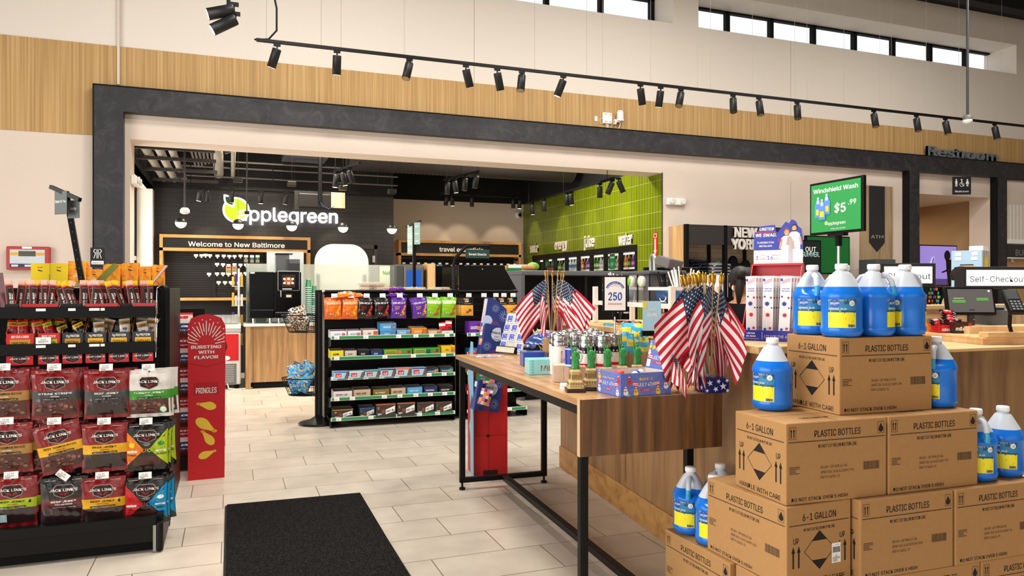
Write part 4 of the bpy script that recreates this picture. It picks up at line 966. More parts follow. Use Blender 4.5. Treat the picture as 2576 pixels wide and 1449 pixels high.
# ================================================================ LEFT GONDOLA: jerky, sticks, cartons
PEG = mat('#0b0b0c',.45,sp=.2,name='pegboard_black')
GX0,GX1,GYF,GYB = -1.75,-.335,4.43,4.90
gl = T('snack_gondola','black pegboard gondola of dried meat snacks at the left edge','gondola',(0,0,0))
mb = MB(); mb.box(GX0,GYB,.12,GX1-.03,GYB+.06,1.42,PEG)
for iz in range(16):
 for ix in range(22):
  x = GX0+.2+ix*.055; z = .30+iz*.07
  if x < GX1-.06: mb.box(x-.004,GYB-.0015,z-.004,x+.004,GYB,z+.004,mat('#000000',.9,nz=0))
mb.build('back_panel',gl)
mb = MB(); mb.box(GX0,GYF,.06,GX1-.035,GYB+.02,.19,BLK,.004); mb.box(GX0,GYF-.006,.145,GX1-.04,GYF+.01,.20,BLK,.004); mb.box(GX0,GYF+.06,0,GX1-.06,GYF+.08,.07,BLKM); mb.build('base_deck',gl)
mb = MB(); mb.box(GX1-.04,GYF-.012,.005,GX1-.005,GYF+.05,.165,BLK,.012); mb.box(GX1-.055,GYF-.008,.01,GX1-.04,GYF+.04,.15,mat('#8f8f88',.5)); mb.box(GX1-.04,GYF+.03,.005,GX1-.008,GYB+.05,.20,BLK,.006); mb.build('end_bracket',gl)
for (x0,x1) in ((GX1-.035,GX1-.005),(GX1-.09,GX1-.06)):
 mb = MB(); mb.box(x0,GYB-.01,0,x1,GYB+.045,1.43,BLK,.003)
 for i in range(44): mb.box(x0+.006,GYB-.0125,.05+i*.031,x0+.010,GYB-.010,.067+i*.031,mat('#000000',.9,nz=0))
 mb.build('upright',gl)
mb = MB(); mb.box(GX1-.035,GYB+.045,.02,GX1-.012,6.0,1.43,BLK,.003)
for i in range(44): mb.box(GX1-.0125,GYB+.50,.05+i*.031,GX1-.011,GYB+.503,.067+i*.031,mat('#000000',.9,nz=0))
mb.build('end_panel',gl)
mb = MB(); mb.box(GX0,GYB-.01,1.415,GX1-.05,5.6,1.43,BLK,.002); mb.box(GX1-.2,GYB+.03,1.43,GX1-.04,5.2,1.445,BLK,.004); mb.build('top_shelf',gl)
# two wire/lip shelves
def lip_shelf(z0,z1,yf,name):
 mb = MB(); mb.box(GX0,yf,z0,-.393,yf+.006,z1,BLK,.002); mb.box(GX0,yf+.006,z0+.004,-.393,GYB,z0+.008,BLK)
 for x in (-.40,): mb.tube([(x+.008,yf+.01,z0-.03),(x+.012,yf+.02,z1+.10),(x+.012,GYB-.02,z1+.12)],.003,STEEL,6)
 s_ = mb.build(name,gl)
 for (x,w) in ((-.97,.045),(-.82,.035),(-.72,.05),(-.665,.02)):
  m2 = MB(); m2.box(x,yf-.001,z1-.022,x+w,yf,z1-.008,PAPER); t_ = m2.build('price_tag',s_); t_['label'] = 'torn white price tag'
YS = 4.60
lip_shelf(1.268,1.328,YS,'shelf'); lip_shelf(1.070,1.132,YS,'shelf')
# ---- hooks with price tags, and pouches
JR = mat('#7d0f14',.22,coat=.5,nz=.1); JRB = mat('#5a0a10',.25,coat=.5); JBK = mat('#101012',.22,coat=.5); JY = mat('#e2a91c',.3,nz=0); JYD = mat('#b98518',.3,nz=0); JGR = mat('#3b3a3c',.25,coat=.4); JLM = mat('#a9bf1e',.3,nz=0); JGN = mat('#3f8f2e',.3,nz=0); JTAN = mat('#a77b3c',.35,nz=0); JWH = mat('#d9d4ce',.3,coat=.3); JMEAT = mat('#4a2019',.3,coat=.5,nz=.3,ns=120); JWIN = mat('#2a1c1c',.18,coat=.6,nz=.3,ns=70); JORG = mat('#e07a1c',.3,nz=0); JBL = mat('#1a8fc4',.3,nz=0); JRED = mat('#c41e26',.3,nz=0); SHD = mat('#2a0c0e',.4,nz=0)
def crest(f,x,y,w,t='JACK LINK\'S'):
 h = w*.42
 f.poly([(x-w*.40,y+h*.18),(x-w*.28,y+h*.5),(x+w*.28,y+h*.5),(x+w*.40,y+h*.18),(x+w*.34,y-h*.42),(x,y-h*.75),(x-w*.34,y-h*.42)],mat('#cfc4b4',.5,nz=0),1)
 f.poly([(x-w*.385,y+h*.17),(x-w*.27,y+h*.47),(x+w*.27,y+h*.47),(x+w*.385,y+h*.17),(x+w*.325,y-h*.40),(x,y-h*.71),(x-w*.325,y-h*.40)],SHD,2)
 for sg in (-1,1): f.line(x+sg*w*.03,y-h*.45,x+sg*w*.10,y-h*.25,w*.035,RED,3); f.line(x+sg*w*.10,y-h*.25,x+sg*w*.17,y-h*.27,w*.025,RED,3)
 f.text(t,x,y+h*.10,w*.145,PAPER,bold=.03,k=4,w=w)
def jerky(kind):
 w,h,d = .222,.262,.034
 spec = {'tender': (JR,JY,JMEAT,'BEEF TENDER BITES','TERIYAKI'),'tenderO': (JR,JTAN,JMEAT,'BEEF TENDER BITES','ORIGINAL'),'strips': (JR,JGR,JMEAT,'STEAK STRIPS','ORIGINAL'),'pepper': (JR,JGR,JWIN,'BEEF JERKY','PEPPERED'),'teri': (JR,JY,JWIN,'BEEF JERKY','TERIYAKI'),'hot': (JR,JY,JWIN,'BEEF JERKY','SWEET & HOT'),'spicy': (JBK,JRB,JWIN,'BEEF JERKY','SPICY RED PEPPER'),'jal': (JR,JLM,JWIN,'BEEF JERKY','JALAPENO'),'turkey': (JWH,JGN,JMEAT,'TURKEY JERKY','ORIGINAL'),'duoM': (JBK,JORG,JLM,'DUOS','MANGO'),'duoR': (JBK,JRED,JBL,'DUOS','HOT')}[kind]
 a0,bnd,low,t1,t2 = spec; duo = kind.startswith('duo')
 def fr(a,b):
  if duo:
   if b < .10 or b > .90: return JBK
   return JMEAT if b < .30 and .2 < a < .8 else JBK
  if b > .585: return a0
  if b > .40: return bnd
  if .09 < b and .06 < a < .94: return low
  return a0
 def dec(f,w,h):
  if duo:
   for sg,cc in ((-1,bnd),(1,low)): f.poly([(sg*w*.49,h*.88),(sg*w*.06,h*.46),(sg*w*.49,h*.10)],cc,1)
  crest(f,0,h*.75,w*.60)
  for i in (-1,1): f.lines(i*w*.28,h*.945,w*.22,h*.016,1,mat('#c9b8a8',.5,nz=0),1)
  if duo:
   c1,c2 = (ORG,JLM) if kind == 'duoM' else (JRED,JBL)
   f.text('TWO FLAVORS',0,h*.575,h*.022,PAPER,bold=.03,k=3); f.text('ONE BAG',0,h*.545,h*.020,PAPER,bold=.03,k=3)
   f.text('DU',-w*.115,h*.46,h*.115,c1,bold=.06,k=3,w=w*.21); f.text('OS',w*.115,h*.46,h*.115,c2,bold=.06,k=3,w=w*.21)
   for sg,tt in ((-1,'MANGO' if kind == 'duoM' else 'HOT'),(1,'JALAPENO' if kind == 'duoM' else 'RANCH')):
    f.rect(sg*w*.33,h*.42,w*.24,h*.036,PAPER,3); f.text('SWEET SIDE' if sg < 0 else 'SPICY SIDE',sg*w*.33,h*.42,h*.018,INK,bold=.02,k=4,maxw=w*.22); f.text(tt,sg*w*.34,h*.355,h*.045,INK,bold=.05,k=3,maxw=w*.26)
   f.disc(-w*.34,h*.56,w*.07,YEL if kind == 'duoM' else RED,3,14); f.disc(w*.34,h*.57,w*.08,GRN if kind == 'duoM' else PAPER,3,14,.6)
  else:
   f.text(t1,0,h*.535,h*.050,INK if bnd is not JGR and bnd is not JRB and bnd is not JGN else PAPER,bold=.035,k=2,w=w*(.72 if len(t1) > 11 else .55)); f.text(t2,0,h*.475,h*.036,JRED if bnd in (JY,JLM) else PAPER,bold=.03,k=2,maxw=w*.5)
   f.rect(0,h*.415,w*.56,h*.036,JBK,2); f.text('MADE WITH 100% BEEF  |  9g PROTEIN',0,h*.415,h*.020,PAPER,k=3,w=w*.5)
   if low is JMEAT:
    rn = random.Random(len(kind))
    for i in range(26): f.disc(rn.uniform(-.38,.38)*w,rn.uniform(.13,.32)*h,w*rn.uniform(.03,.06),(mat('#6b3a2c',.35,coat=.5),mat('#3a1712',.35,coat=.5),mat('#8a5644',.35,coat=.5))[i % 3],2+i % 3,9,rn.uniform(.6,1))
   if kind in ('hot','jal'): drop(f,w*.37,h*.52,h*.075,INK)
   if kind == 'turkey': f.disc(w*.33,h*.16,w*.10,GRN,3,18); f.disc(w*.33,h*.16,w*.075,PAPER,4,18)
   if kind == 'jal': f.rect(-w*.22,h*.20,w*.22,h*.16,mat('#9fb6c0',.3,nz=0),3)
  f.disc(0,h*.965,w*.022,mat('#000000',.9,nz=0),2,10)
 return pillow(w,h,d,fr,a0,dec,22,26,len(kind))
KND = {}
LABK = {'tender': 'red teriyaki tender bites','tenderO': 'red original tender bites','strips': 'red and grey steak strips','pepper': 'red and charcoal beef jerky','teri': 'red and yellow teriyaki beef jerky','hot': 'red and yellow sweet and hot beef jerky','spicy': 'black spicy red pepper beef jerky','jal': 'red and lime jalapeno beef jerky','turkey': 'white and green turkey jerky','duoM': 'orange and lime two-flavour jerky','duoR': 'red and blue two-flavour jerky'}
def jerky_put(kind,p,rz,rx,ry,lab):
 if kind not in KND:
  r = T('jerky_pouch','j','pouch'); jerky(kind).build('pouch_body',r); KND[kind] = Proto(r)
 # origin is the pouch base; hang it from its top hole
 M_ = Matrix.Rotation(rz,4,'Z') @ Matrix.Rotation(rx,4,'X') @ Matrix.Rotation(ry,4,'Y')
 return KND[kind].put(Vector(p)-(M_ @ Vector((0,0,.253))),M_.to_euler(),lab,'jerky pouches on the gondola hooks')
HOOKY = 4.50
def hook(x,z,price,crooked=0):
 mb = MB(); mb.tube([(x,GYB,z),(x,HOOKY,z),(x,HOOKY-.012,z+.012)],.0022,STEEL,6); mb.tube([(x,GYB,z+.022),(x,HOOKY-.008,z+.022)],.0016,STEEL,6); h_ = mb.build('hook',gl)
 m2 = MB(); m2.box(-.032,-.001,-.018,.032,0,.018,PAPER); f = Face(m2,(0,-.001,0),(1,0,0),(0,0,1),eps=.0003); f.text(price,-.003,.008,.011,INK,bold=.02,k=1); f.text('$',-.027,.011,.005,INK,k=1); f.lines(-.006,-.004,.044,.008,2,GREY_PRINT); f.bars(-.014,-.0125,.022,.006,INK,10)
 t_ = m2.build('price_tag',h_,loc=(x,HOOKY-.016,z+.030),rot=(-.15,crooked,0)); t_['label'] = 'white shelf price tag'
ROWS = [(937,('tenderO','strips','pepper','turkey'),(10,138,268,374),('11.99','11.99','11.99','13.19')),
  (1072,('tenderO','tender','teri','duoM'),(18,138,263,368),('11.99','11.99','11.99','11.49')),
  (1208,('jal','spicy','hot','duoR'),(30,160,258,366),('11.99','11.99','11.99','11.49'))]
RN_ = ['top hook row','middle hook row','bottom hook row']
for r,(v,ks,us,pr) in enumerate(ROWS):
 for c,(k,u) in enumerate(zip(ks,us)):
  p = PY(u,v,HOOKY)
  dz = (0,0,0,.0)[c]
  hook(p.x,p.z,pr[c],0.7 if (r,c) == (2,1) else 0)
  nn = 3 if c < 3 else 3
  for q in range(nn):
   y = HOOKY+.012+q*.040+.012*(c == 3)
   ry = (.0,.03,-.03)[q]+((-.20 if q == 0 else .16) if (r,c) == (1,1) and q < 2 else 0); x = p.x+(.0,.018,.03)[q]
   lab = ('front ' if q == 0 else ('second ' if q == 1 else 'rear '))+LABK[k]+' pouch in the '+RN_[r]+(', left edge' if k == 'tenderO' else '')
   jerky_put(k,(x,y,p.z+.004),.02,.05 if q == 0 else .02,ry,lab)
 # hidden-left neighbour column showing at the frame edge
# ---- meat sticks in the top tray
SRED = mat('#b3161c',.3,coat=.4,nz=0); SMT = mat('#3d1612',.25,coat=.5,nz=.2); SYEL = mat('#ecc21c',.35,nz=0); SCLR = mat('#e9b9a8',.2,coat=.4,nz=0)
def stick(kind):
 r = T('meat_stick','s','meat stick'); mb = MB(); w,h = .030,.190
 c = SYEL if kind == 'y' else SCLR
 mb.box(-w/2,-.0045,0,w/2,.0045,h*.86,SRED,.003); mb.box(-w/2,-.0012,h*.86,w/2,.0012,h,c,.0005); mb.box(-w/2+.003,-.0052,h*.04,-w/2+.012,.0048,h*.82,SMT)
 f = Face(mb,(0,-.0046,h*.45),(1,0,0),(0,0,1),eps=.0003); f.rect(.004,0,w*.62,h*.74,INK,1); f.text('100% BEEF',.004,-.006,.012,PAPER,bold=.04,k=2,rot=PI/2,w=h*.44); crest(f,.004,h*.32,w*.55)
 f.rect(0,h*.47,w*.9,h*.05,c,1); mb.build('wrapper',r); return r
STK = [Proto(stick('y')),Proto(stick('c'))]
TRY = mat('#14100e',.7); KRAFT = mat('#a57647',.85)
n = 0
# cardboard trays behind the lip
for i,(u0,u1) in enumerate(((16,52),(58,150),(155,210),(215,300),(305,330),(334,392))):
 a = PY(u0,770,YS+.04).x; b = PY(u1,770,YS+.04).x
 mb = MB(); mb.box(a,YS+.012,1.277,b,YS+.016,1.345,SRED if i % 2 else TRY); mb.box(a,YS+.012,1.277,a+.003,YS+.15,1.335,KRAFT); mb.box(b-.003,YS+.012,1.277,b,YS+.15,1.335,KRAFT); mb.box(a,YS+.147,1.277,b,YS+.15,1.36,KRAFT); mb.box(a,YS+.012,1.277,b,YS+.15,1.280,KRAFT)
 tag(mb.build('stick_tray'),'open cardboard tray of meat sticks behind the upper lip, '+ORD[i],'tray','stick trays on the upper shelf')
seq = [(34,-8,1),(46,3,1),(66,-2,0),(78,6,0),(90,-6,0),(100,4,1),(122,6,1),(133,-8,1),(144,-14,1),(155,16,1),(163,8,0),(173,-10,1),(188,-18,0),(203,4,1),(221,-6,0),(238,-8,1),(257,-4,1),(268,-12,1),(279,6,0),(290,-8,1),(312,-14,0),(334,-6,1),(352,-10,0),(370,-5,1),(26,-4,1),(62,5,1),(72,2,1),(84,-3,1),(95,3,1),(103,-9,0),(112,-2,1),(118,-12,0),(128,18,0),(138,22,0),(150,12,0),(158,-14,0),(168,-16,0),(178,-12,0),(198,-20,0),(208,0,1),(216,-3,1),(226,2,1),(234,4,1),(243,6,0),(252,-10,0),(262,-14,0),(273,-12,0),(284,-15,0),(296,-16,0),(318,-18,1),(328,-10,0),(340,-12,1),(346,-14,1),(362,-2,1),(378,0,0)]
for i,(u,ln,k) in enumerate(seq):
 p = PY(u,790,YS+.03+.045*(i % 3)); STK[k].put(Vector((p.x+math.radians(ln)*.0,p.y,1.284)),tilt(.06*((i % 5)-2),-.08-.1*(i % 3)*.3,math.radians(-ln if False else ln)),'upright red meat stick with a %s top in the upper tray, %s' % ('yellow' if k == 0 else 'clear',ORD[i]),'meat sticks in the upper trays')
# ---- lower tray: printed cartons with packets
def tray(x0,x1,y0,z0,hf,hb,dp,cf,words,cc,col2=None):
 mb = MB(); t = .002
 mb.box(x0,y0,z0,x1,y0+t,z0+hf,cf); mb.box(x0,y0+dp-t,z0,x1,y0+dp,z0+hb,cf); mb.box(x0,y0,z0,x1,y0+dp,z0+t,cf)
 for x in (x0,x1-t): mb.add([(x,y0,z0),(x,y0+dp,z0),(x,y0+dp,z0+hb),(x,y0,z0+hf),(x+t,y0,z0),(x+t,y0+dp,z0),(x+t,y0+dp,z0+hb),(x+t,y0,z0+hf)],[(3,2,1,0),(4,5,6,7),(0,1,5,4),(1,2,6,5),(2,3,7,6),(3,0,4,7)],KRAFT)
 f = Face(mb,((x0+x1)/2,y0,z0+hf/2),(1,0,0),(0,0,1),eps=.0004); w = x1-x0
 f.rect(0,hf*.02,w*.72,hf*.36,cc,1); f.text(words[1],0,hf*.02,hf*.24,INK,bold=.03,k=2,maxw=w*.6); f.text(words[0],0,hf*.36,hf*.17,PAPER,bold=.04,k=2,maxw=w*.62); crest(f,0,-hf*.34,w*.32)
 fb = Face(mb,((x0+x1)/2,y0+dp-t,z0+hb),(1,0,0),(0,0,1),eps=.0004)
 fb.rect(0,-.03,w*.92,.05,cc,1); fb.text(words[1],0,-.014,.018,INK,bold=.04,k=2,maxw=w*.8); fb.rect(0,-.070,w*.92,.028,JBK,1); fb.lines(0,-.07,w*.7,.014,2,PAPER,2)
 return mb
tr = [(15,87,JRED,('BEEF STICK & CHEESE','ORIGINAL'),JYD),(95,152,JRED,('BEEF STICK','& CHEESE'),JLM),(156,210,JBK,('11g PROTEIN','ORIGINAL'),JYD),(214,268,JBK,('9g PROTEIN','TERIYAKI'),JY),(272,327,JBK,('9g PROTEIN','TERIYAKI'),JY),(332,388,JBK,('9g PROTEIN','TERIYAKI'),JY)]
TX = []
for i,(u0,u1,cf,wd,cc) in enumerate(tr):
 a = PY(u0,850,YS+.02).x; b = PY(u1,850,YS+.02).x; TX.append((a,b))
 mb = tray(a,b,YS+.014,1.082,.105,.215,.16,cf,wd,cc)
 mb.box(a+.004,YS+.008,1.02,b-.004,YS+.012,1.068,JRED); crest(Face(mb,((a+b)/2,YS+.008,1.052),(1,0,0),(0,0,1),eps=.0006),0,0,.09)
 tag(mb.build('packet_tray'),'printed carton tray of meat packets in the lower shelf, '+ORD[i],'tray','packet trays on the lower shelf')
def packet(kind):
 r = T('meat_packet','p','meat packet'); w,h = .055,.115
 c1,c2,tx = {'red': (SRED,JYD,'ORIGINAL'),'lime': (SRED,JLM,'JALAPENO'),'blkY': (JBK,JY,'TERIYAKI'),'blkO': (JBK,JYD,'ORIGINAL'),'white': (JWH,JTAN,'PEPPER')}[kind]
 def dec(f,w,h): f.text(tx,0,h*.80,h*.09,INK,bold=.04,k=1,maxw=w*.7); crest(f,0,h*.50,w*.5)
 mb = pillow(w,h,.014,lambda a,b: c2 if .70 < b < .90 else (JMEAT if b < .34 and .12 < a < .88 and b > .08 else c1),c1,dec,8,10,3); mb.build('wrapper',r); return r
PKT = {k: Proto(packet(k)) for k in ('red','lime','blkY','blkO','white')}
pk = [(28,'red',3),(40,'red',-4),(52,'red',6),(60,'red',-8),(70,'red',2),(80,'red',5),(100,'red',-10),(110,'lime',-16),(120,'lime',10),(133,'lime',-22),(144,'lime',6),(165,'white',-30),(175,'blkO',-25),(188,'blkO',5),(200,'blkO',12),(218,'blkY',-30),(228,'blkY',-24),(240,'white',10),(252,'white',-6),(262,'white',14),(292,'blkY',2),(316,'white',-5),(338,'blkY',-22),(352,'white',8),(366,'white',-12),(378,'white',6)]
for i,(u,k,ln) in enumerate(pk):
 p = PY(u,840,YS+.045+.03*(i % 3)); up = .095 if (u == 292) else (.058 if k in ('red','lime') else .042+.016*(i % 2))
 PKT[k].put(Vector((p.x,p.y,1.088+up)),tilt(0,-.22,math.radians(ln)),'%s meat packet leaning in the lower trays, %s' % ({'red': 'red','lime': 'red and lime','blkY': 'black and yellow','blkO': 'black and tan','white': 'whitish'}[k],ORD[i]),'meat packets in the lower trays')
m2 = MB(); p = PY(109,857,YS-.003); m2.box(-.035,0,-.018,.035,.001,.018,PAPER); f = Face(m2,(0,0,0),(1,0,0),(0,0,1),eps=.0003); f.text('4.19',0,.008,.011,INK,bold=.02,k=1); f.lines(0,-.006,.05,.014,3,GREY_PRINT); t_ = m2.build('price_tag',gl,loc=p); t_['label'] = 'white price tag reading 4.19'
# ---- display cartons standing on top
FIRE = nodemat('flame_print',.45); M_,N_,L_,P_ = FIRE
mp_ = mapping(N_,L_,(9,9,7)); a_ = N_.new('ShaderNodeTexNoise'); a_.inputs['Scale'].default_value = 1.2; a_.inputs['Detail'].default_value = 4; a_.inputs['Distortion'].default_value = 2
L_.new(mp_.outputs[0],a_.inputs['Vector']); rp_ = ramp(N_,((.3,'#f2b81c'),(.5,'#f0921a'),(.62,'#de3a1c'))); L_.new(a_.outputs['Fac'],rp_.inputs[0]); L_.new(rp_.outputs[0],P_.inputs['Base Color']); FIREM = M_
YBX = mat('#f0cf10',.5,nz=.06,ns=60)
def top_carton(u0,u1,vt,kind,lab,y=5.15,vb=728,tilt_=0,peak=0):
 a = PY(u0,vt,y); b = PY(u1,vt,y); zb = 1.431; w = b.x-a.x; h = a.z-zb
 mb = MB(); c = YBX if kind == 'y' else FIREM
 mb.box(-w/2,0,0,w/2,.10,h*.55,c); mb.box(-w/2,.097,h*.5,w/2,.10,h,c)
 n_ = 12
 mb.prism([(-w/2,0),(w/2,0),(w/2,h*(1-.06*peak))]+([(w*.2,h),(w*.08,h*.93),(-w*.08,h*.93),(-w*.2,h),(-w/2,h*(1-.06*peak))] if peak else [(-w/2,h)]),lambda x,z,d: Vector((x,.0-d,z)),.003,c)
 f = Face(mb,(0,-.003,h/2),(1,0,0),(0,0,1),eps=.0006)
 f.poly([(-w*.12,h*.24),(w*.12,h*.20),(w*.12,h*.16),(-w*.11,h*.19)],mat('#5b1a10',.5,nz=0),1); f.lines(0,h*.33,w*.3,h*.04,2,mat('#6a3a10',.6,nz=0))
 if kind == '2x': f.text('2x',0,h*.02,h*.11,WHT,bold=.08,k=1); f.text('BIGGER',0,-h*.06,h*.07,WHT,bold=.08,k=1)
 if kind == '2x': f.poly([(-w*.45,-h*.42),(w*.45,-h*.30),(w*.45,-h*.40),(-w*.45,-h*.5)],GRN,1); f.text('TABASCO',0,-h*.39,h*.06,WHT,bold=.04,k=2,rot=.1)
 if kind == 'f': f.poly([(-w*.5,-h*.5),(w*.5,-h*.40),(w*.5,-h*.5)],JBL,1)
 return tag(mb.build('display_carton',loc=((a.x+b.x)/2,y,zb),rot=tilt_),lab,'carton','printed cartons on top of the left gondola')
for i,(u0,u1,vt,k,pk_) in enumerate(((78,124,662,'y',0),(125,171,662,'y',0),(172,217,657,'2x',0),(215,258,676,'2x',1),(260,303,663,'f',1),(306,348,660,'f',1),(350,380,669,'f',1),(382,412,665,'f',1))):
 top_carton(u0,u1,vt,k,('plain yellow display carton at the far left on top of the gondola','second plain yellow display carton on top of the gondola','tall flame-printed carton with white lettering behind the sign pole','lower flame-printed carton right of the sign pole','flame-printed carton behind the curved header card','flame-printed carton with a peaked top, right of the curved card','narrow flame-printed carton, second from the right end','flame-printed carton at the right end of the gondola top')[i],y=5.15+.004*i,peak=pk_)
mb = MB(); pts = [(235,716),(245,700),(262,682),(285,662),(300,668),(280,690),(262,708),(246,717)]
q = [PY(u,v,5.02) for u,v in pts]; mb.prism([(p.x,p.z) for p in q],lambda x,z,d: Vector((x,5.02+d+.05*(z-1.45),z)),.002,mat('#7a7a2a',.45,nz=.2,ns=40)); tag(mb.build('header_card'),'curved olive header card leaning across the flame-printed cartons','header card')
mb = MB(); p = PY(420,668,5.1); mb.X = Matrix.Translation(p) @ Matrix.Rotation(.62,4,'Y'); mb.box(-.004,-.04,-.16,.004,.04,.0,mat('#d8c9c4',.4)); tag(mb.build('loose_flap'),'pale loose carton flap hanging over the right end of the gondola top','flap')
# sign pole with two-sided hanging sign
sp = T('aisle_sign','tilted black pole with grey category signs above the left gondola','sign',(0,0,0))
p0 = PY(207,712,4.98); p1 = PY(166,482,4.98); mb = MB(); mb.bar(p0,p1,.030,BLK)
for i in range(9):
 q = p0.lerp(p1,.06+.1*i); mb.box(q.x-.004,q.y-.0165,q.z-.004,q.x+.004,q.y-.014,q.z+.004,mat('#3a3a3a',.6))
mb.build('pole',sp)
a,b = PY(128,470,5.0),PY(201,503,4.85); mb = MB(); mb.bar(a,b,.022,BLK); mb.build('crossbar',sp)
SGN = mat('#4d5350',.5)
for (u0,u1,v0,v1,tx) in ((138,168,482,540,'Better for You'),(170,199,505,550,'Jerky')):
 c0 = PY(u0,v0,4.97); c1 = PY(u1,v0+8,4.90); hgt = PY(u0,v0,4.97).z-PY(u0,v1,4.97).z
 mb = MB(); w = (c1-c0).length; mb.box(0,-.002,-hgt,w,.002,0,SGN,.001); f = Face(mb,(w/2,-.002,-hgt*.42),(1,0,0),(0,0,1),eps=.0005); f.text(tx,0,0,.022,WHT,bold=.02,maxw=w*.85)
 o = mb.build('sign_panel',sp,loc=c0,rot=math.atan2(c1.y-c0.y,c1.x-c0.x))
mb = MB(); mb.bar(PY(-2,690,4.75),PY(12,790,4.62),.03,mat('#57202a',.5)); tag(mb.build('strip_display'),'dark clip strip leaning at the left photo edge','strip')
# ================================================================ RED CRISPS STANDEE AND NEIGHBOURS
CRD = mat('#c20d1c',.4,nz=.03); CRK = mat('#e9e4dc',.5)
ST0 = G(471,1209); ST1 = G(566,1200); pw = (ST1-ST0).length; ph_ = 1.235
pr = T('crisps_standee','tall red cardboard standee reading BURSTING WITH FLAVOR','standee',ST0,math.atan2(ST1.y-ST0.y,ST1.x-ST0.x))
mb = MB(); shp = [(0.004,0),(pw-.004,0),(pw+.004,ph_*.88),(pw+.002,ph_*.93),(pw*.9,ph_*.975),(pw*.7,ph_*.993),(pw*.5,ph_),(pw*.3,ph_*.993),(pw*.1,ph_*.975),(.004,ph_*.93),(.004,ph_*.88)]
mb.prism(shp,lambda x,z,d: Vector((x,-d,z)),.012,CRD,mat('#8a1018',.6))
f = Face(mb,(pw/2,-.0125,0),(1,0,0),(0,0,1),eps=.0006)
for i in range(17):
 a = math.radians(172-164*i/16); r0 = .062+.02*(i % 2); r1 = r0+(.085 if i % 2 == 0 else .05)
 cx,cy = 0,ph_*.812; f.line(cx+r0*math.cos(a),cy+r0*math.sin(a)*1.25,max(-pw*.49,min(pw*.49,cx+r1*math.cos(a))),cy+r1*math.sin(a)*1.25,.006,CRK,1)
 if i % 2: f.disc(max(-pw*.47,min(pw*.47,cx+(r1+.022)*math.cos(a))),cy+(r1+.022)*math.sin(a)*1.25,.0045,CRK,1,8)
for i,tx in enumerate(('BURSTING','WITH','FLAVOR')): f.text(tx,0,ph_*(.815-.031*i-.01),.033,CRK,bold=.06,k=2,w=pw*(.80,.42,.64)[i])
f.poly([(-pw*.5,ph_*.71),(0,ph_*.68),(pw*.5,ph_*.71),(pw*.5,ph_*.707),(0,ph_*.677),(-pw*.5,ph_*.707)],mat('#9a0d16',.5,nz=0),1)
f.text('PRINGLES',0,ph_*.545,.058,CRK,bold=.03,k=2,w=pw*.55); f.poly([(-pw*.32,ph_*.585),(pw*.32,ph_*.585),(pw*.34,ph_*.51),(0,ph_*.525),(-pw*.34,ph_*.51)],mat('#a80c18',.5,nz=0),1)
CRS = mat('#e3bd38',.5,nz=.08)
def crisp(x,y,s,rot):
 pts = []
 for i in range(28):
  q = 2*PI*i/28; r_ = s*(1 if math.cos(q) < .2 else 1+.75*max(0,math.cos(q))**6); X,Y = r_*math.cos(q),s*.62*math.sin(q)*(1-.25*max(0,math.cos(q)))
  pts.append((x+X*math.cos(rot)-Y*math.sin(rot),y+X*math.sin(rot)+Y*math.cos(rot)))
 f.poly(pts,CRS,2)
for (x,y,s,r) in ((.02,.435,.05,2.9),(-.02,.33,.062,-.65),(.02,.235,.05,2.2),(-.01,.145,.046,.35)): crisp(x*1,ph_*y*1.02,s,r); f.disc(x+s*1.55*math.cos(r),ph_*y*1.02+s*1.55*math.sin(r),s*.28,CRS,2,12,.7)
mb.build('panel',pr)
mb = MB(); mb.box(.015,0,.02,pw-.01,.30,ph_*.90,mat('#b30d1a',.5)); 
for i in range(7): mb.box(pw-.011,.03,.06+i*.15,pw-.006,.28,.17+i*.15,(GRN,RED,mat('#5a7a3a',.5))[i % 3])
mb.build('display_body',pr)
# jerky rack visible between the gondola and the standee
jr_ = T('side_rack','narrow black rack of jerky bags between gondola and red standee','rack',(0,0,0))
x0,x1 = PY(446,900,6.5).x-.05,PY(474,900,6.5).x+.12
mb = MB(); mb.box(x0,6.62,0,x1,6.66,1.26,BLK); mb.box(x0,6.3,.02,x1,6.66,.10,BLK); mb.build('frame',jr_)
BJW = mat('#d8d2c8',.35,nz=0); BJB = mat('#24365e',.35,nz=0)
def bj():
 def dec(f,w,h): f.text('BEEF JERKY',0,h*.48,h*.10,PAPER,bold=.04,k=1,w=w*.8); f.text('MADE IN THE USA',0,h*.32,h*.06,PAPER,bold=.03,k=1,w=w*.8); f.rect(0,h*.82,w*.6,h*.1,RED,1)
 return pillow(.17,.20,.03,lambda a,b: (JRED if b > .9 else BJW if b > .6 else JY if b > .55 else BJB if b > .26 else JMEAT),JR,dec,8,12,1)
bo_ = T('jerky_bag','j','pouch'); bj().build('pouch_body',bo_); BJ = Proto(bo_)
for i in range(5):
 z = 1.05-i*.235
 mb = MB(); mb.box(x0,6.36,z-.03,x1,6.62,z-.018,mat('#7a1018',.5)); f = Face(mb,((x0+x1)/2,6.36,z-.025),(1,0,0),(0,0,1),eps=.0008); mb.box(x0,6.352,z-.055,x1,6.36,z-.012,mat('#7a1018',.5)); f = Face(mb,((x0+x1)/2,6.352,z-.033),(1,0,0),(0,0,1),eps=.0008); f.text('MADE IN THE USA',0,0,.018,PAPER,bold=.03); mb.build('shelf',jr_)
 for k,x in enumerate((x0+.085,x0+.255)):
  if x+.08 < x1+.05: BJ.put((x,6.43,z-.016),.0,'white and navy beef jerky bag on the %s of the side rack, %s' % (('top shelf','second shelf','third shelf','fourth shelf','bottom shelf')[i],('left','right')[k]),'jerky bags on the side rack')
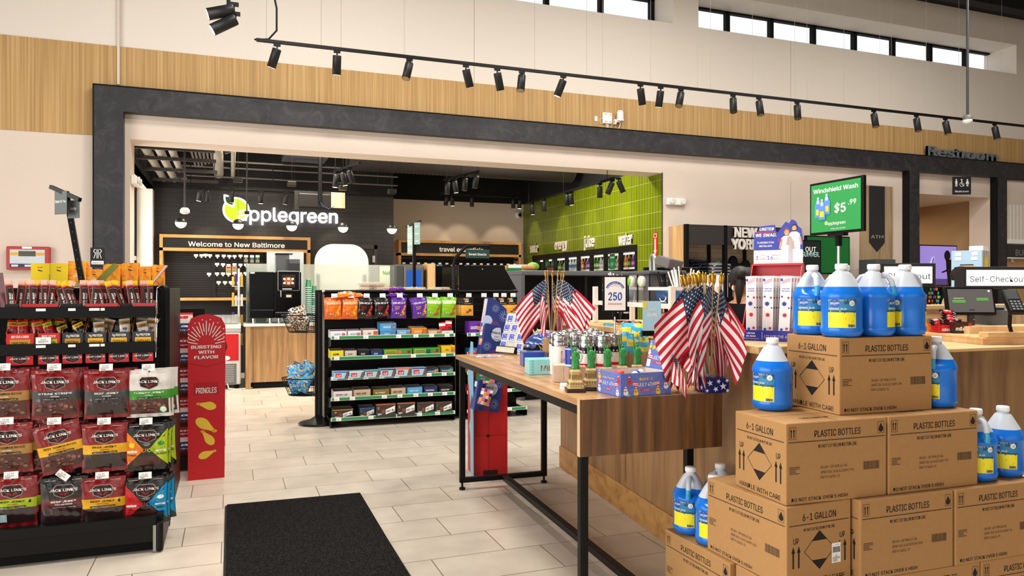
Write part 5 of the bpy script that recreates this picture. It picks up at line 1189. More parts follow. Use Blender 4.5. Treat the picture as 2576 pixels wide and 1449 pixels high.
# fire alarm panel and small sign card at the column
fp = T('fire_alarm_panel','red fire alarm panel with a small grey display on the left wall','alarm panel',PY(75,650,FY-.001),0)
mb = MB(); mb.box(-.20,-.075,-.125,.20,0,.125,mat('#b23a35',.45),.012); mb.build('housing',fp)
mb = MB(); mb.box(-.165,-.079,-.10,.155,-.075,.09,mat('#c9cfd6',.4)); mb.box(-.165,-.0805,-.10,.155,-.079,-.06,mat('#2b3347',.4)); mb.box(-.16,-.0805,.03,.15,-.079,.06,mat('#e0a52a',.4)); mb.box(-.085,-.082,.02,.07,-.0805,.075,mat('#4a4d3a',.3)); mb.box(-.055,-.078,.10,.035,-.0765,.122,WHT)
for x in (-.12,.0,.10): mb.box(x-.03,-.0822,-.092,x+.03,-.0805,-.07,mat('#d5d8dc',.4))
mb.build('control_panel',fp)
rr_ = PY(246,645,8.6); rz_ = T('display_sign','small black display sign with a white double monogram beside the dark column','sign',(rr_.x,8.6,0),0)
mb = MB(); mb.box(-.02,.0,0,.02,.03,1.62,BLK); mb.cyl((0,.015),.15,0,.015,BLK,24); mb.build('post',rz_)
hz = .18; mb = MB(); z = PY(246,628,8.6).z; mb.box(-.066,-.012,rr_.z-.11,.066,.0,z+.02,mat('#0e0f0e',.5),.003); f = Face(mb,(0,-.012,z-.045),(1,0,0),(0,0,1),eps=.0008)
for sg in (-1,1): f.ring(sg*.017,.03,.014,.006,WHT,1,14,90,270) if sg < 0 else f.ring(sg*.017,.03,.014,.006,WHT,1,14,-90,90); f.line(sg*.006,-.045,sg*.006,.048,.005,WHT,1); f.line(sg*.016,.012,sg*.034,-.045,.006,WHT,1)
f.rect(0,-.088,.11,.035,PAPER,1); f.text('ROBIN RUTH',0,-.088,.018,INK,bold=.02,k=2,w=.09); mb.build('sign_face',rz_)
# ================================================================ CENTRE GONDOLA
CYF,CYB = 7.68,8.02
CX0,CX1 = .951,2.263
SLG = mat('#2f8a55',.35,name='green_price_rail'); RAILW = mat('#d5d6c9',.4)
cg = T('bar_gondola','black slatwall gondola with five green-edged shelves of snack bars','gondola',(0,0,0))
mb = MB(); mb.box(CX0-.03,CYB,.08,CX1+.03,CYB+.05,1.39,BLK)
for i in range(17): mb.box(CX0-.03,CYB-.003,.12+i*.075,CX1+.03,CYB,.125+i*.075,mat('#1c1c1d',.5))
mb.build('back_panel',cg)
mb = MB(); mb.tube([(CX0-.02,CYB-.01,1.392),(CX1+.05,CYB-.01,1.392)],.018,BLK,10); mb.build('top_rail',cg)
for x,nm in ((.868,'post'),(CX1+.045,'post')):
 mb = MB(); mb.box(x-.035,CYB-.02,.03,x+.035,CYB+.05,1.41,BLK,.006); mb.box(x-.005,CYB-.0215,.1,x+.005,CYB-.02,1.38,mat('#2a2a2a',.4)); po = mb.build(nm,cg)
 mb = MB(); mb.lathe([(0,0),(.20,0),(.205,.012),(.19,.022),(.09,.045),(.045,.075),(0,.076)],BLK,40,c=(x,CYB+.015)); mb.build('post_foot',po)
 mb = MB(); mb.box(x+.05,CYB-.01,.05,x+.058,CYB+.0,1.36,mat('#b9b4a4',.3,1.0)); mb.build('edge_strip',po)
def shelf_strip(par,x0,x1,zt,tags,y=CYF,yb=CYB):
 mb = MB(); mb.box(x0,y,zt-.036,x1,yb,zt-.024,BLK); mb.box(x0,y-.004,zt-.038,x1,y,zt,RAILW,.0015); mb.box(x0+.012,y-.0052,zt-.033,x1-.02,y-.004,zt-.006,SLG)
 for x in (x0+.002,x1-.008): mb.prism([(y,zt-.10),(y,zt-.03),(yb,zt-.02),(yb,zt-.16)],lambda a,b,d,x=x: Vector((x+d,a,b)),.006,BLK)
 s_ = mb.build('shelf',par)
 for t in tags:
  x = x0+t*(x1-x0); m2 = MB(); m2.box(x-.026,y-.0066,zt-.038,x+.026,y-.0054,zt-.002,PAPER); f = Face(m2,(x,y-.0066,zt-.02),(1,0,0),(0,0,1),eps=.0003); f.text('4.99',0,.009,.009,GREY_PRINT); f.bars(-.006,-.006,.028,.007,GREY_PRINT,9); t_ = m2.build('price_tag',s_); t_['label'] = 'white price tag'
ZS = (.944,.734,.529,.319,.113)
TAGS = ((.045,.27,.53,.67,.80,.93),(.045,.42,.65,.90),(.03,.15,.27,.395,.515,.78,.905),(.045,.165,.415,.54,.67,.79,.91),(.06,.31,.53,.70,.85))
for z,tg in zip(ZS,TAGS): shelf_strip(cg,CX0,CX1,z,tg)
# bar cartons -------------------------------------------------
def bar_carton(x0,x1,z0,h,c,c2,words,wc,lab,y=CYF+.03,dp=.16,open_=True,hb=None,grp='snack bar cartons on the centre gondola',logo=None,deco=0):
 mb = MB(); w = x1-x0; t = .002; hb = hb or h*1.15
 IN = mat('#8d8a88',.8)
 if open_:
  mb.box(-w/2,0,0,w/2,t,h,c); mb.box(-w/2,dp-t,0,w/2,dp,hb,c); mb.box(-w/2,0,0,w/2,dp,t,c)
  mb.box(-w/2+.001,dp-t-.001,t,w/2-.001,dp-t,hb-.001,IN)
  for sg in (-1,1): x = sg*(w/2-t/2); mb.add([(x,0,0),(x,dp,0),(x,dp,hb),(x,0,h),(x-sg*t,0,0),(x-sg*t,dp,0),(x-sg*t,dp,hb),(x-sg*t,0,h)],[(0,1,2,3),(7,6,5,4),(3,2,6,7),(0,3,7,4)],[c,IN,IN,c])
  mb.box(-w/2+.004,.01,t,w/2-.004,dp-.008,h*.55,c2)
 else: mb.box(-w/2,0,0,w/2,dp,h,c,.001)
 f = Face(mb,(0,0,h/2),(1,0,0),(0,0,1),eps=.0005)
 if deco == 1:   # mountain picture carton
  f.rect(0,-h*.05,w*.98,h*.85,mat('#a9cbe3',.5,nz=0),1); f.rect(-w*.18,-h*.02,w*.40,h*.50,JRED,2); f.text(words[0],-w*.16,-h*.02,h*.36,PAPER,bold=.05,k=3,w=w*.30); f.poly([(w*.5,-h*.45),(w*.22,-h*.45),(w*.30,0),(w*.36,h*.35),(w*.5,h*.38)],mat('#6b5745',.6,nz=0),2); f.rect(0,h*.42,w*.98,h*.16,c2,2)
 elif deco == 2: # dark carton with slanted white logo
  f.rect(0,h*.46,w,h*.08,c2,1); f.poly([(-w*.02,-h*.30),(w*.46,-h*.08),(w*.46,h*.34),(-w*.02,h*.06)],PAPER,2); f.text(words[0],w*.22,h*.0,h*.22,INK,bold=.05,k=3,w=w*.42,rot=.23); f.rect(-w*.38,h*.2,w*.08,h*.2,c2,2); f.disc(-w*.14,-.05*h,w*.08,mat('#8a4a2a',.5,nz=0),2,12,1.6); f.disc(-w*.13,.1*h,w*.05,mat('#5a2a1a',.5,nz=0),3,10,.7); f.lines(-w*.32,-h*.28,w*.22,h*.16,3,PAPER,2)
 else:
  if deco == 3: f.rect(w*.33,-h*.02,w*.28,h*.72,c2,1); f.disc(w*.36,0,h*.22,mat('#b8793c',.5,nz=0),2,12,.7)
  if deco == 4: f.rect(-w*.25,h*.03,w*.40,h*.62,JY,1); f.rect(-w*.25,h*.06,w*.36,h*.34,GRN,2); f.poly([(w*.2,-h*.4),(w*.48,-h*.35),(w*.40,h*.4),(w*.28,h*.2)],mat('#a86a34',.5,nz=0),1); f.rect(w*.06,0,w*.15,h*.6,c2,1); f.bars(w*.38,h*.1,w*.10,h*.4,INK,8)
  f.text(words[0],-w*.06 if deco != 4 else -w*.25,h*.08,h*(.30 if deco != 4 else .22),wc,bold=.04,k=3,maxw=w*(.6 if deco != 4 else .34))
  if len(words) > 1: f.text(words[1],-w*.06 if deco != 4 else -w*.25,-h*.24,h*.18,wc,bold=.03,k=3,maxw=w*.6)
  if deco == 5: f.disc(w*.30,0,h*.26,c2,1,14,.9); f.disc(w*.30,.02*h,h*.16,mat('#c98a4a',.5,nz=0),2,10)
 return tag(mb.build('bar_carton',loc=((x0+x1)/2,y,z0)),lab,'carton',grp)
C = lambda h_: mat(h_,.45,nz=.03)
def ux(u,y=CYF+.03): return PY(u,850,y).x
def row(zi,items,y=CYF+.03):
 zb = ZS[zi]-.0235
 for (u0,u1,v,c,c2,words,wc,lab,deco,op) in items:
  z1 = PY((u0+u1)/2,v,y).z
  bar_carton(ux(u0,y)+.002,ux(u1,y)-.002,zb,z1-zb,C(c),C(c2),words,wc,lab,y=y,open_=op,deco=deco)
W_ = PAPER
row(0,[(830,873,833,'#efe9ee','#d8408c',('QUEST',),C('#6fa8cc'),'white carton with pink trim at the left end of the top shelf',5,True),
  (874,909,832,'#efe9ee','#d8408c',('QUEST',),C('#6fa8cc'),'white carton with pink trim, second on the top shelf',5,True),
  (912,952,830,'#ead9cf','#d5552a',('Nut',),C('#7a2414'),'white and red-orange carton, third on the top shelf',3,True),
  (956,996,834,'#4f9ad2','#3f7fb6',('QUEST',),W_,'blue carton under another blue carton on the top shelf',3,False),
  (998,1033,830,'#79b7dd','#5c9ac4',('QUEST',),W_,'light blue carton right of the two stacked blue ones',3,True),
  (1034,1074,825,'#e58a1f','#c06c12',('QUEST',),W_,'orange carton on the top shelf',3,True),
  (1077,1109,831,'#e8b78c','#b07a4a',('QUEST',),W_,'peach carton on the top shelf',3,True),
  (1111,1141,832,'#efe9e4','#8a2a20',('QUEST',),C('#7fa0b8'),'white carton with red packets standing in it at the right end of the top shelf',0,True)])
zt = PY(976,834,CYF+.03).z
bar_carton(ux(955)+.002,ux(997),zt+.001,.085,C('#4f9ad2'),C('#3f7fb6'),('QUEST',),W_,'blue open carton stacked on another blue carton, top shelf',deco=3)
for i,u in enumerate((1117,1133)):
 mb = pillow(.075,.13,.02,lambda a,b: JRED if b < .72 else (WHT if b < .86 else JRED),JRED,lambda f,w,h: f.disc(w*.1,h*.3,w*.25,mat('#4a2a1c',.5,nz=0),1,12),8,10,i)
 tag(mb.build('snack_packet',loc=(ux(u),CYF+.07+.03*i,ZS[0]-.015+.02*i),rot=(-.15,.05*(i*2-1),0)),'red packet standing in the white carton, ' + ('left one','right one')[i],'packet','red packets in the white carton')
row(1,[(830,865,882,'#ecd61c','#c4551e',('KIND','Bar'),INK,'yellow carton at the left end of the second shelf',0,True),(867,898,882,'#d5c3b4','#b9a898',('BAR',),GREY_PRINT,'beige carton on the second shelf',0,True),(900,930,882,'#15151a','#2a2a2a',('BAR','NUT'),W_,'black carton on the second shelf',0,True),(932,963,882,'#1f3576','#16254e',('BAR','NUT'),W_,'navy carton on the second shelf',0,True),
  (965,1037,878,'#3f9a3a','#d07a2a',('NATURE VALLEY','CRUNCHY'),JY,'long green carton with an orange panel on the second shelf',4,False),(1039,1108,875,'#3f9a3a','#1f5a4a',('NATURE VALLEY','CRUNCHY'),JY,'long green carton with a dark green panel on the second shelf',4,False),(1110,1145,869,'#efc01e','#df8a2a',('NV',),GRN,'yellow carton at the right end of the second shelf',3,False)])
cl = [('#2a62b8','blue'),('#e5d9b4','cream'),('#1f7a5a','green'),('#5a3226','brown'),('#d9602a','orange'),('#2f4a86','navy')]
row(2,[(839+39.3*i,877+39.3*i,(935,934,932,928,926,925)[i],'#a9cbe3',cl[i][0],('CLIF',),W_,'pale blue mountain-print carton with a %s top edge on the third shelf' % cl[i][1],1,False) for i in range(6)],y=CYF-.012)
row(2,[(1071,1104,927,'#1c3f5c','#e8942a',('BUILDERS',),W_,'dark blue carton with an orange end on the third shelf',3,True),(1106,1141,925,'#1c3f5c','#2fa79a',('BUILDERS',),W_,'dark blue carton with a teal end on the third shelf',3,True)])
row(3,[(838,887,984,'#e6ddd8','#b98aa8',('BIRTHDAY CAKE','Barbells'),C('#6a3f5c'),'white carton with a purple wrapper at the left end of the fourth shelf',0,True),(889,933,980,'#cfb392','#8a705a',('CARAMEL-CASHEW','Barbells'),INK,'tan carton, second on the fourth shelf',0,True),(938,980,979,'#857425','#6a5c1c',('SALTY PEANUT','Barbells'),W_,'olive carton on the fourth shelf',0,True),(983,1021,976,'#cfb392','#8a705a',('CARAMEL-CASHEW','Barbells'),INK,'tan carton in the middle of the fourth shelf',0,True),(1024,1063,974,'#58aede','#3f8fc0',('CREAMY CRISP',),W_,'sky blue carton on the fourth shelf',0,True),(1066,1101,973,'#22336e','#182452',('CHOCOLATE DOUGH',),W_,'dark blue carton on the fourth shelf',0,True),(1104,1140,972,'#131316','#222222',('COOKIES & CREAM',),W_,'black carton at the right end of the fourth shelf',0,True)])
mr = [(838,889,1030,'#d9892a','open dark carton with an orange rim at the left end of the bottom shelf',True,.03),(904,943,1026,'#2f6ac0','open dark carton with a blue rim on the bottom shelf',True,.03),(946,996,1016,'#c8602a','dark carton with a copper edge, third on the bottom shelf',False,-.012),(999,1045,1013,'#c8602a','dark carton with a copper edge, fourth on the bottom shelf',False,-.012),(1049,1093,1012,'#6a4426','dark carton with a brown edge, fifth on the bottom shelf',False,-.005),(1095,1138,1011,'#6a4426','dark carton with a brown edge at the right end of the bottom shelf',False,-.005)]
for (u0,u1,v,c2,lab,op,dy) in mr: row(4,[(u0,u1,v,'#3a3836',c2,('MET-Rx',),INK,lab,2,op)],y=CYF+dy)
# chip bags on hooks
def qbag(c,cc,chip_,dark=False):
 def dec(f,w,h):
  f.text('QUEST',0,h*.76,h*.11,WHT,bold=.05,k=2,w=w*.84,sh=.08)
  if not dark: f.rect(0,h*.76,w*.92,h*.15,cc,1) if cc is not None and c is not cc else None
  f.text('PROTEIN',-w*.14,h*.56,h*.06,cc if dark else YEL,bold=.04,k=2,maxw=w*.45); f.text('CHIPS',-w*.14,h*.48,h*.07,cc if dark else YEL,bold=.05,k=2,maxw=w*.45)
  rn = random.Random(2)
  for i in range(7): x,y = w*rn.uniform(.1,.40),h*rn.uniform(.12,.6); f.poly([(x-w*.10,y-h*.05),(x+w*.10,y-h*.02),(x,y+h*.10)],chip_,2+i % 2)
  f.disc(-w*.2,h*.26,w*.05,WHT,2,10); f.disc(-w*.05,h*.25,w*.035,WHT,2,10)
 return pillow(.165,.222,.055,lambda a,b: c,c,dec,14,16,4)
QD = {'o': (mat('#e0691c',.28,coat=.4),mat('#f0a35a',.35,nz=0),mat('#f0a51e',.35,nz=0),False,'orange'),'k': (mat('#1a0f10',.25,coat=.4),JRED,mat('#b8351e',.35,nz=0),True,'black'),'p': (mat('#5f2a9a',.25,coat=.4),mat('#5f2a9a',.25,coat=.4),mat('#d9952a',.35,nz=0),False,'purple'),'g': (mat('#7cc21c',.28,coat=.4),mat('#e6efd0',.35,nz=0),mat('#b5532a',.35,nz=0),False,'lime green')}
QB = {}
for k,(c,cc,ch_,dk_,nm) in QD.items():
 r = T('chip_bag','c','chip bag'); qbag(c,cc if k != 'p' else None,ch_,dk_).build('pouch',r); QB[k] = Proto(r)
seqb = [(839,'o',0),(881,'o',.02),(920,'k',.04),(960,'k',-.03),(1003,'p',0),(1053,'p',-.14),(1091,'g',.05),(1129,'g',0)]
HK = CYF+.10
for i,(u,k,t_) in enumerate(seqb):
 x = ux(u,HK); z = 1.322
 m1 = MB(); m1.tube([(x,CYB,z),(x,HK-.03,z),(x,HK-.04,z+.01)],.0025,STEEL,6); m1.tube([(x,CYB,z+.03),(x,HK-.03,z+.03)],.002,STEEL,6); h_ = m1.build('hook',cg)
 m2 = MB(); m2.box(-.03,-.001,-.021,.03,0,.021,PAPER); f = Face(m2,(0,-.001,0),(1,0,0),(0,0,1),eps=.0003); f.text('5.79',0,.007,.012,GREY_PRINT); f.bars(-.006,-.011,.03,.008,GREY_PRINT,9); pt = m2.build('price_tag',h_,loc=(x+.002,HK-.045,z+.030),rot=(-.1,0,0)); pt['label'] = 'white price tag'
 for q in range(3 if i not in (1,) else 2):
  M_ = (Matrix.Rotation(.04,4,'X') @ Matrix.Rotation(t_+(.02,-.03,.06)[q],4,'Y')); QB[k].put(Vector((x+(0,-.012,.018)[q],HK-.02+q*.062,z+.0))-(M_ @ Vector((0,0,.214))),M_.to_euler(),'%s %s chip bag on the top hooks, %s hook' % (('front','second','rear')[q],QD[k][4],ORD[i]),'chip bags on the centre gondola hooks')
QB['o'].put((ux(838)+.02,CYF+.10,1.345),tilt(-.5,-1.35,.9),'orange chip bag lying askew above the left hooks','chip bags lying on top of the hooks')
QB['o'].put((ux(880)-.02,CYF+.22,1.345),tilt(.25,-1.4,1.35),'orange chip bag lying flat above the second hook','chip bags lying on top of the hooks')
QB['p'].put((ux(996)-.09,CYF+.14,1.345),tilt(-1.5,-1.5,0),'lower purple chip bag lying above the hooks','chip bags lying on top of the hooks')
QB['p'].put((ux(996)-.10,CYF+.16,1.405),tilt(-1.45,-1.5,0),'upper purple chip bag lying on another purple bag','chip bags lying on top of the hooks')
# wire baskets on the left post
def basket(loc,lab):
 r = T('wire_basket',lab,'basket',loc); mb = MB(); A = [PI/2+PI*i/18 for i in range(19)]
 top = [(.33*math.cos(a),.20*math.sin(a),.175) for a in A]; bot = [(.26*math.cos(a),.16*math.sin(a),0) for a in A]
 mb.tube([(-.0,.20,.175)]+top+[(0,-.20,.175)],.006,BLK,6); mb.tube(top+[(0,-.20,.175),(0,.20,.175)],.005,BLK,6,closed=True); mb.tube(bot,.004,BLK,6,closed=True); mb.build('rim',r)
 mb = MB()
 for t,b in zip(top,bot): mb.tube([t,b,(0,b[1]*.6,0)],.0022,BLK,5)
 for k in range(1,4): mb.tube([tuple(t[j]*k/4+b[j]*(1-k/4) for j in range(3)) for t,b in zip(top,bot)],.0022,BLK,5)
 for y in (-.15,-.08,0,.08,.15): mb.tube([(0,y,.0),(0,y*1.15,.175)],.0025,BLK,5)
 mb.build('wires',r); return r
bx = .868-.045
basket((bx,7.98,.975),'upper black wire basket on the gondola post, holding brown snack bags')
basket((bx,7.98,.325),'lower black wire basket on the gondola post, heaped with sky blue bags')
def sbag(cols,word):
 return pillow(.15,.20,.06,lambda a,b: cols[int((math.sin(8*a+3*b)+math.sin(9*b-5*a+1)+2)*1.9) % len(cols)],cols[0],lambda f,w,h: f.text(word,0,h*.6,h*.12,WHT,bold=.04,k=1,maxw=w*.8),14,18,6)
r = T('snack_bag','s','snack bag'); LBL = mat('#3f9fd6',.28,coat=.4); sbag([LBL,LBL,mat('#7cc4e8',.3,nz=0),LBL,mat('#e0b85a',.3,nz=0),mat('#3a4cb0',.3,nz=0),LBL],'Chips').build('pouch',r); SBB = Proto(r)
r = T('snack_bag','s','snack bag'); sbag([mat('#d9cfc4',.3,coat=.4),mat('#3c2c26',.3,coat=.3),mat('#c88a3a',.3,nz=0),mat('#e6ded6',.3,coat=.3),mat('#26262a',.3,nz=0)],'Mix').build('pouch',r); SBW = Proto(r)
rn = random.Random(11)
for i in range(10):
 a = rn.uniform(.62,1.38)*PI; q = rn.uniform(.03,.17); k = i//5
 SBB.put((bx-.10+q*math.cos(a)*.8,7.98+q*math.sin(a)*1.1,.335+.105*k+.02*(i % 3)),tilt(rn.uniform(-1,1),rn.uniform(-.7,.3),rn.uniform(-.7,.7)),'sky blue snack bag in the lower wire basket, '+('bottom layer' if k == 0 else 'heaped on top'),'sky blue bags in the lower wire basket')
for i in range(7):
 a = rn.uniform(.62,1.38)*PI; q = rn.uniform(.03,.12); k = i//5
 SBW.put((bx-.10+q*math.cos(a)*.8,7.98+q*math.sin(a)*1.1,.985+.06*k+.01*(i % 3)),tilt(rn.uniform(-1,1),rn.uniform(-.7,.3),rn.uniform(-.6,.6)),'brown and silver snack bag in the upper wire basket, '+('bottom layer' if k == 0 else 'on top'),'brown and silver bags in the upper wire basket')
# bent sign arm "Sweet Snacks"
sa_ = T('arm_sign','dark green Sweet Snacks sign hanging from a bent black pole','sign',(0,0,0)); Y_ = 8.03
mb = MB(); P_ = [PY(1141,740,Y_),PY(1141,668,Y_),PY(1145,650,Y_),PY(1170,622,Y_),PY(1180,618,Y_),PY(1229,619,Y_)]; mb.tube(P_,.019,BLK,10); q = PY(1141,735,Y_); mb.box(q.x-.05,Y_-.04,q.z-.03,q.x+.05,Y_+.04,q.z+.03,BLK,.006)
for i in range(12): z = q.z+.03+i*.022; mb.box(q.x-.004,Y_-.0205,z,q.x+.004,Y_-.019,z+.010,mat('#555555',.5))
mb.build('pole',sa_)
a,b = PY(1171,627,Y_),PY(1231,650,Y_); mb = MB(); mb.box(a.x,Y_-.004,b.z,b.x,Y_,a.z,mat('#1c3a36',.5),.001); f = Face(mb,((a.x+b.x)/2,Y_-.004,(a.z+b.z)/2),(1,0,0),(0,0,1)); f.text('Sweet Snacks',0,0,.036,WHT,bold=.02,w=(b.x-a.x)*.74)
for x in (a.x+.02,b.x-.02): mb.box(x-.004,Y_-.005,a.z-.01,x+.004,Y_-.001,a.z+.035,BLK)
mb.build('sign_panel',sa_)
# second gondola to the right with the tall side panel
g2 = T('pouch_gondola','black gondola of granola pouches right of the bar gondola','gondola',(0,0,0)); DX0,DX1 = 2.375,3.10
mb = MB(); mb.box(DX0,CYB,.08,DX1,CYB+.05,1.39,BLK); mb.tube([(DX0,CYB-.01,1.392),(DX1,CYB-.01,1.392)],.018,BLK,10)
for i in range(17): mb.box(DX0,CYB-.003,.12+i*.075,DX1,CYB,.125+i*.075,mat('#1c1c1d',.5))
mb.build('back_panel',g2)
for z in ZS: shelf_strip(g2,DX0+.02,DX1,z,(.1,.4,.7))
sp_ = [PY(u,v,CYB+.12) for u,v in ((1152,737),(1150,669),(1262,668),(1300,735))]; mb = MB(); mb.prism([(p.x,p.z) for p in sp_[::-1]],lambda x,z,d: Vector((x,CYB+.10-d,z)),.03,BLK)
q = PY(1215,677,CYB+.05); mb.ball((q.x,CYB+.07,q.z),.006,WHT,8,6); mb.build('side_panel',g2)
r = T('granola_pouch','g','pouch'); GLD = mat('#e0a03a',.3,coat=.3)
pillow(.14,.20,.03,lambda a,b: JBK if b > .62 else GLD,JBK,lambda f,w,h: (f.text('KIND',-w*.05,h*.80,h*.10,WHT,bold=.05,k=2),[f.rect(-w*.30+i*w*.12,h*.90,w*.12,h*.10,(JRED,JORG,JY,LBL)[i],1) for i in range(4)],f.text('almond clusters',0,h*.68,h*.06,JY,bold=.03,k=2,maxw=w*.85),f.disc(w*.2,h*.3,w*.14,mat('#8a5a2a',.4,nz=0),1,12),f.disc(w*.0,h*.2,w*.12,mat('#5a3518',.4,nz=0),1,12,.5)),10,12,2).build('pouch_body',r); GP = Proto(r)
for i,(u,nq) in enumerate(((1174,3),(1212,0),(1242,3),(1262,2),(1285,3))):
 x = ux(u,HK); z = 1.322; m1 = MB(); m1.tube([(x,CYB,z),(x,HK-.03,z)],.0025,STEEL,6); h_ = m1.build('hook',g2)
 m2 = MB(); m2.box(-.03,-.001,-.021,.03,0,.021,PAPER); f = Face(m2,(0,-.001,0),(1,0,0),(0,0,1),eps=.0003); f.text('6.49',0,.007,.012,GREY_PRINT); f.bars(-.006,-.011,.03,.008,GREY_PRINT,9); pt = m2.build('price_tag',h_,loc=(x+.01,HK-.045,z+.03))
 for q in range(nq): GP.put((x-.02*q,HK-.02+q*.036,z-.195),tilt(0,0,.02*q),'black and gold granola pouch on the %s hook of the right gondola, %s' % (('first','second','third','fourth','fifth')[i],('front','second','rear')[q]),'granola pouches on the right gondola')
def row2(zi,items):
 zb = ZS[zi]-.0235
 for (u0,u1,v,c,c2,words,lab,dc) in items:
  z1 = PY((u0+u1)/2,v,CYF+.03).z; bar_carton(ux(u0),ux(u1),zb,z1-zb,C(c),C(c2),words,W_,lab,grp='cartons on the right gondola',deco=dc,open_=False)
row2(0,[(1180,1209,809,'#6a2aa0','#4a1c78',('QUEST',),'purple carton with two bar packets on the right gondola',3),(1211,1240,809,'#d81f62','#a81648',('QUEST',),'hot pink carton on the right gondola',3)])
row2(1,[(1180,1203,876,'#2f72b8','#a06a3a',('BAR',),'blue carton on the second shelf of the right gondola',3),(1206,1240,874,'#2f5aa0','#8a4a2a',('BAR',),'dark blue carton on the second shelf of the right gondola',3)])
row2(2,[(1178,1196,925,'#e08a2a','#c05a1c',('KIND',),'orange carton on the third shelf of the right gondola',3),(1198,1235,925,'#2a2a2e','#c88a2a',('KIND',),'black carton on the third shelf of the right gondola',3)])
row2(3,[(1178,1200,968,'#c8283a','#efe6dc',('BAR',),'red carton on the fourth shelf of the right gondola',3)])
# ================================================================ FRUIT SNACK DISPLAY behind the far end of the table
fd = T('fruit_snack_display','red and sky blue cardboard fruit snack display behind the far table end','display',G(1196,1207)+Vector((.02,.12,0)),-.12)
FR_,FB_,FN_ = mat('#c01c1c',.5),mat('#8fcbe8',.5),mat('#26397a',.45)
mb = MB(); mb.box(0,0,0,.27,.22,.93,FR_,.002); mb.box(.12,-.002,0,.122,0,.6,mat('#8a1414',.6)); mb.box(0,-.0015,.30,.27,0,.302,mat('#8a1414',.6)); mb.box(.08,-.004,0,.19,0,.035,mat('#300808',.7)); mb.ball((.115,-.002,.30),.012,mat('#200404',.7),8,5); mb.build('body',fd)
mb = MB(); mb.prism([(0,0),(.10,0),(.11,.30),(.16,.36),(.10,.44),(.13,.60),(.20,.70),(.22,.78),(.17,.84),(.10,1.02),(.02,1.02)],lambda y,z,d: Vector((-.012+d,y-.06,z)),.006,FB_); mb.build('side_wing',fd)
def firework(f,x,y,r,c,k=2,n=14):
 for i in range(n):
  a = 2*PI*i/n; f.line(x+r*.25*math.cos(a),y+r*.25*math.sin(a),x+r*math.cos(a),y+r*math.sin(a),r*.05,c,k)
PALE = mat('#b9c6e6',.45,nz=0); FRD = mat('#d23a3a',.45,nz=0)
mb = MB(); q = .20; mb.box(.0,-.10,0,q,.0,.24,FN_,.002); f = Face(mb,(q/2,-.10,.12),(1,0,0),(0,0,1),eps=.0006)
f.disc(.01,.05,.052,mat('#c9cfe0',.45,nz=0),1,20); f.text("Welch's",.0,.065,.026,INK,bold=.03,k=2,w=.11); f.text('Fruit',.005,.035,.018,INK,k=2,sh=.2); f.text('Snacks',.01,.015,.018,INK,k=2,sh=.2)
for (x,y,r,c) in ((-.06,-.05,.035,PALE),(.05,-.06,.038,PALE),(.0,-.095,.03,FRD),(.07,.09,.03,PALE)): firework(f,x,y,r,c)
f2 = Face(mb,(0,-.05,.12),(0,-1,0),(0,0,1),eps=.0006); f2.rect(0,.07,.05,.04,PAPER,1)
o = mb.build('tray',fd,loc=(-.03,-.015,.52)); o.rotation_euler = (.0,.17,.15)
o2 = o.copy(); COL.objects.link(o2); o2.location = (.02,-.015,.93)
mb = MB(); mb.prism([(0,0),(.19,0),(.20,.14),(.15,.24),(.06,.30),(.0,.30)],lambda x,z,d: Vector((x,-.03-d,z)),.12,FN_); f = Face(mb,(.10,-.15,.13),(1,0,0),(0,0,1),eps=.0006); firework(f,-.02,-.05,.055,FRD,2,20); firework(f,.05,.05,.045,PALE); firework(f,-.03,.10,.03,PALE); f.disc(-.08,.0,.04,PALE,1,16)
f2 = Face(mb,(0,-.09,.15),(0,-1,0),(0,0,1),eps=.0006); f2.rect(0,0,.11,.28,mat('#dcd3e0',.5,nz=0),1); f2.rect(0,-.10,.08,.05,ORG,2); f2.text("Welch's",0,.03,.02,INK,k=2,rot=PI/2)
o = mb.build('header',fd,loc=(.05,.06,1.06)); o.rotation_euler = (0,.16,0)
mb = MB(); mb.prism([(0,0),(.10,.0),(.18,.22),(.14,.20),(.03,.12)],lambda x,z,d: Vector((x,-d,z)),.004,mat('#b9b4ac',.5)); mb.build('flap',fd,loc=(.25,.09,1.08))
r = T('fruit_snack_pack','f','snack pack'); pillow(.09,.12,.03,lambda a,b: (PNK,WHT,JY,PNK,mat('#3a2a6a',.3,nz=0))[(int(a*4)+int(b*5)*2) % 5],PNK,lambda f,w,h: f.text('Fruit',0,h*.5,h*.14,WHT,bold=.04,k=1),8,10,1).build('pouch',r); FS = Proto(r)
b_ = Vector(fd.location)
FS.put(b_+Vector((.03,-.15,.56)),tilt(-.3,-.2,.3),'pink fruit snack pack at the front of the lower display tray','fruit snack packs in the display'); FS.put(b_+Vector((.08,-.14,.72)),tilt(-.3,-.25,-.1),'fruit snack pack standing higher in the lower display tray','fruit snack packs in the display'); FS.put(b_+Vector((.06,-.10,1.0)),tilt(-.3,-.2,.1),'fruit snack pack in the upper display tray','fruit snack packs in the display')
mb = MB(); c_ = PT(1216,938,4.95); mb.box(-.045,-.001,-.05,.045,0,.05,mat('#1f7a4a',.5),.0005); f = Face(mb,(0,-.001,0),(1,0,0),(0,0,1),eps=.0004); f.text('Stock up',0,.035,.010,WHT,bold=.02); f.rect(-.012,-.004,.022,.04,mat('#8fbfe0',.5,nz=0)); f.rect(.014,-.008,.022,.04,FRD); f.text('2 for $5',0,-.038,.008,WHT)
tag(mb.build('price_sign',loc=c_,rot=(-.0,.12,-.35)),'small green price card clipped to the far left table corner','price card')
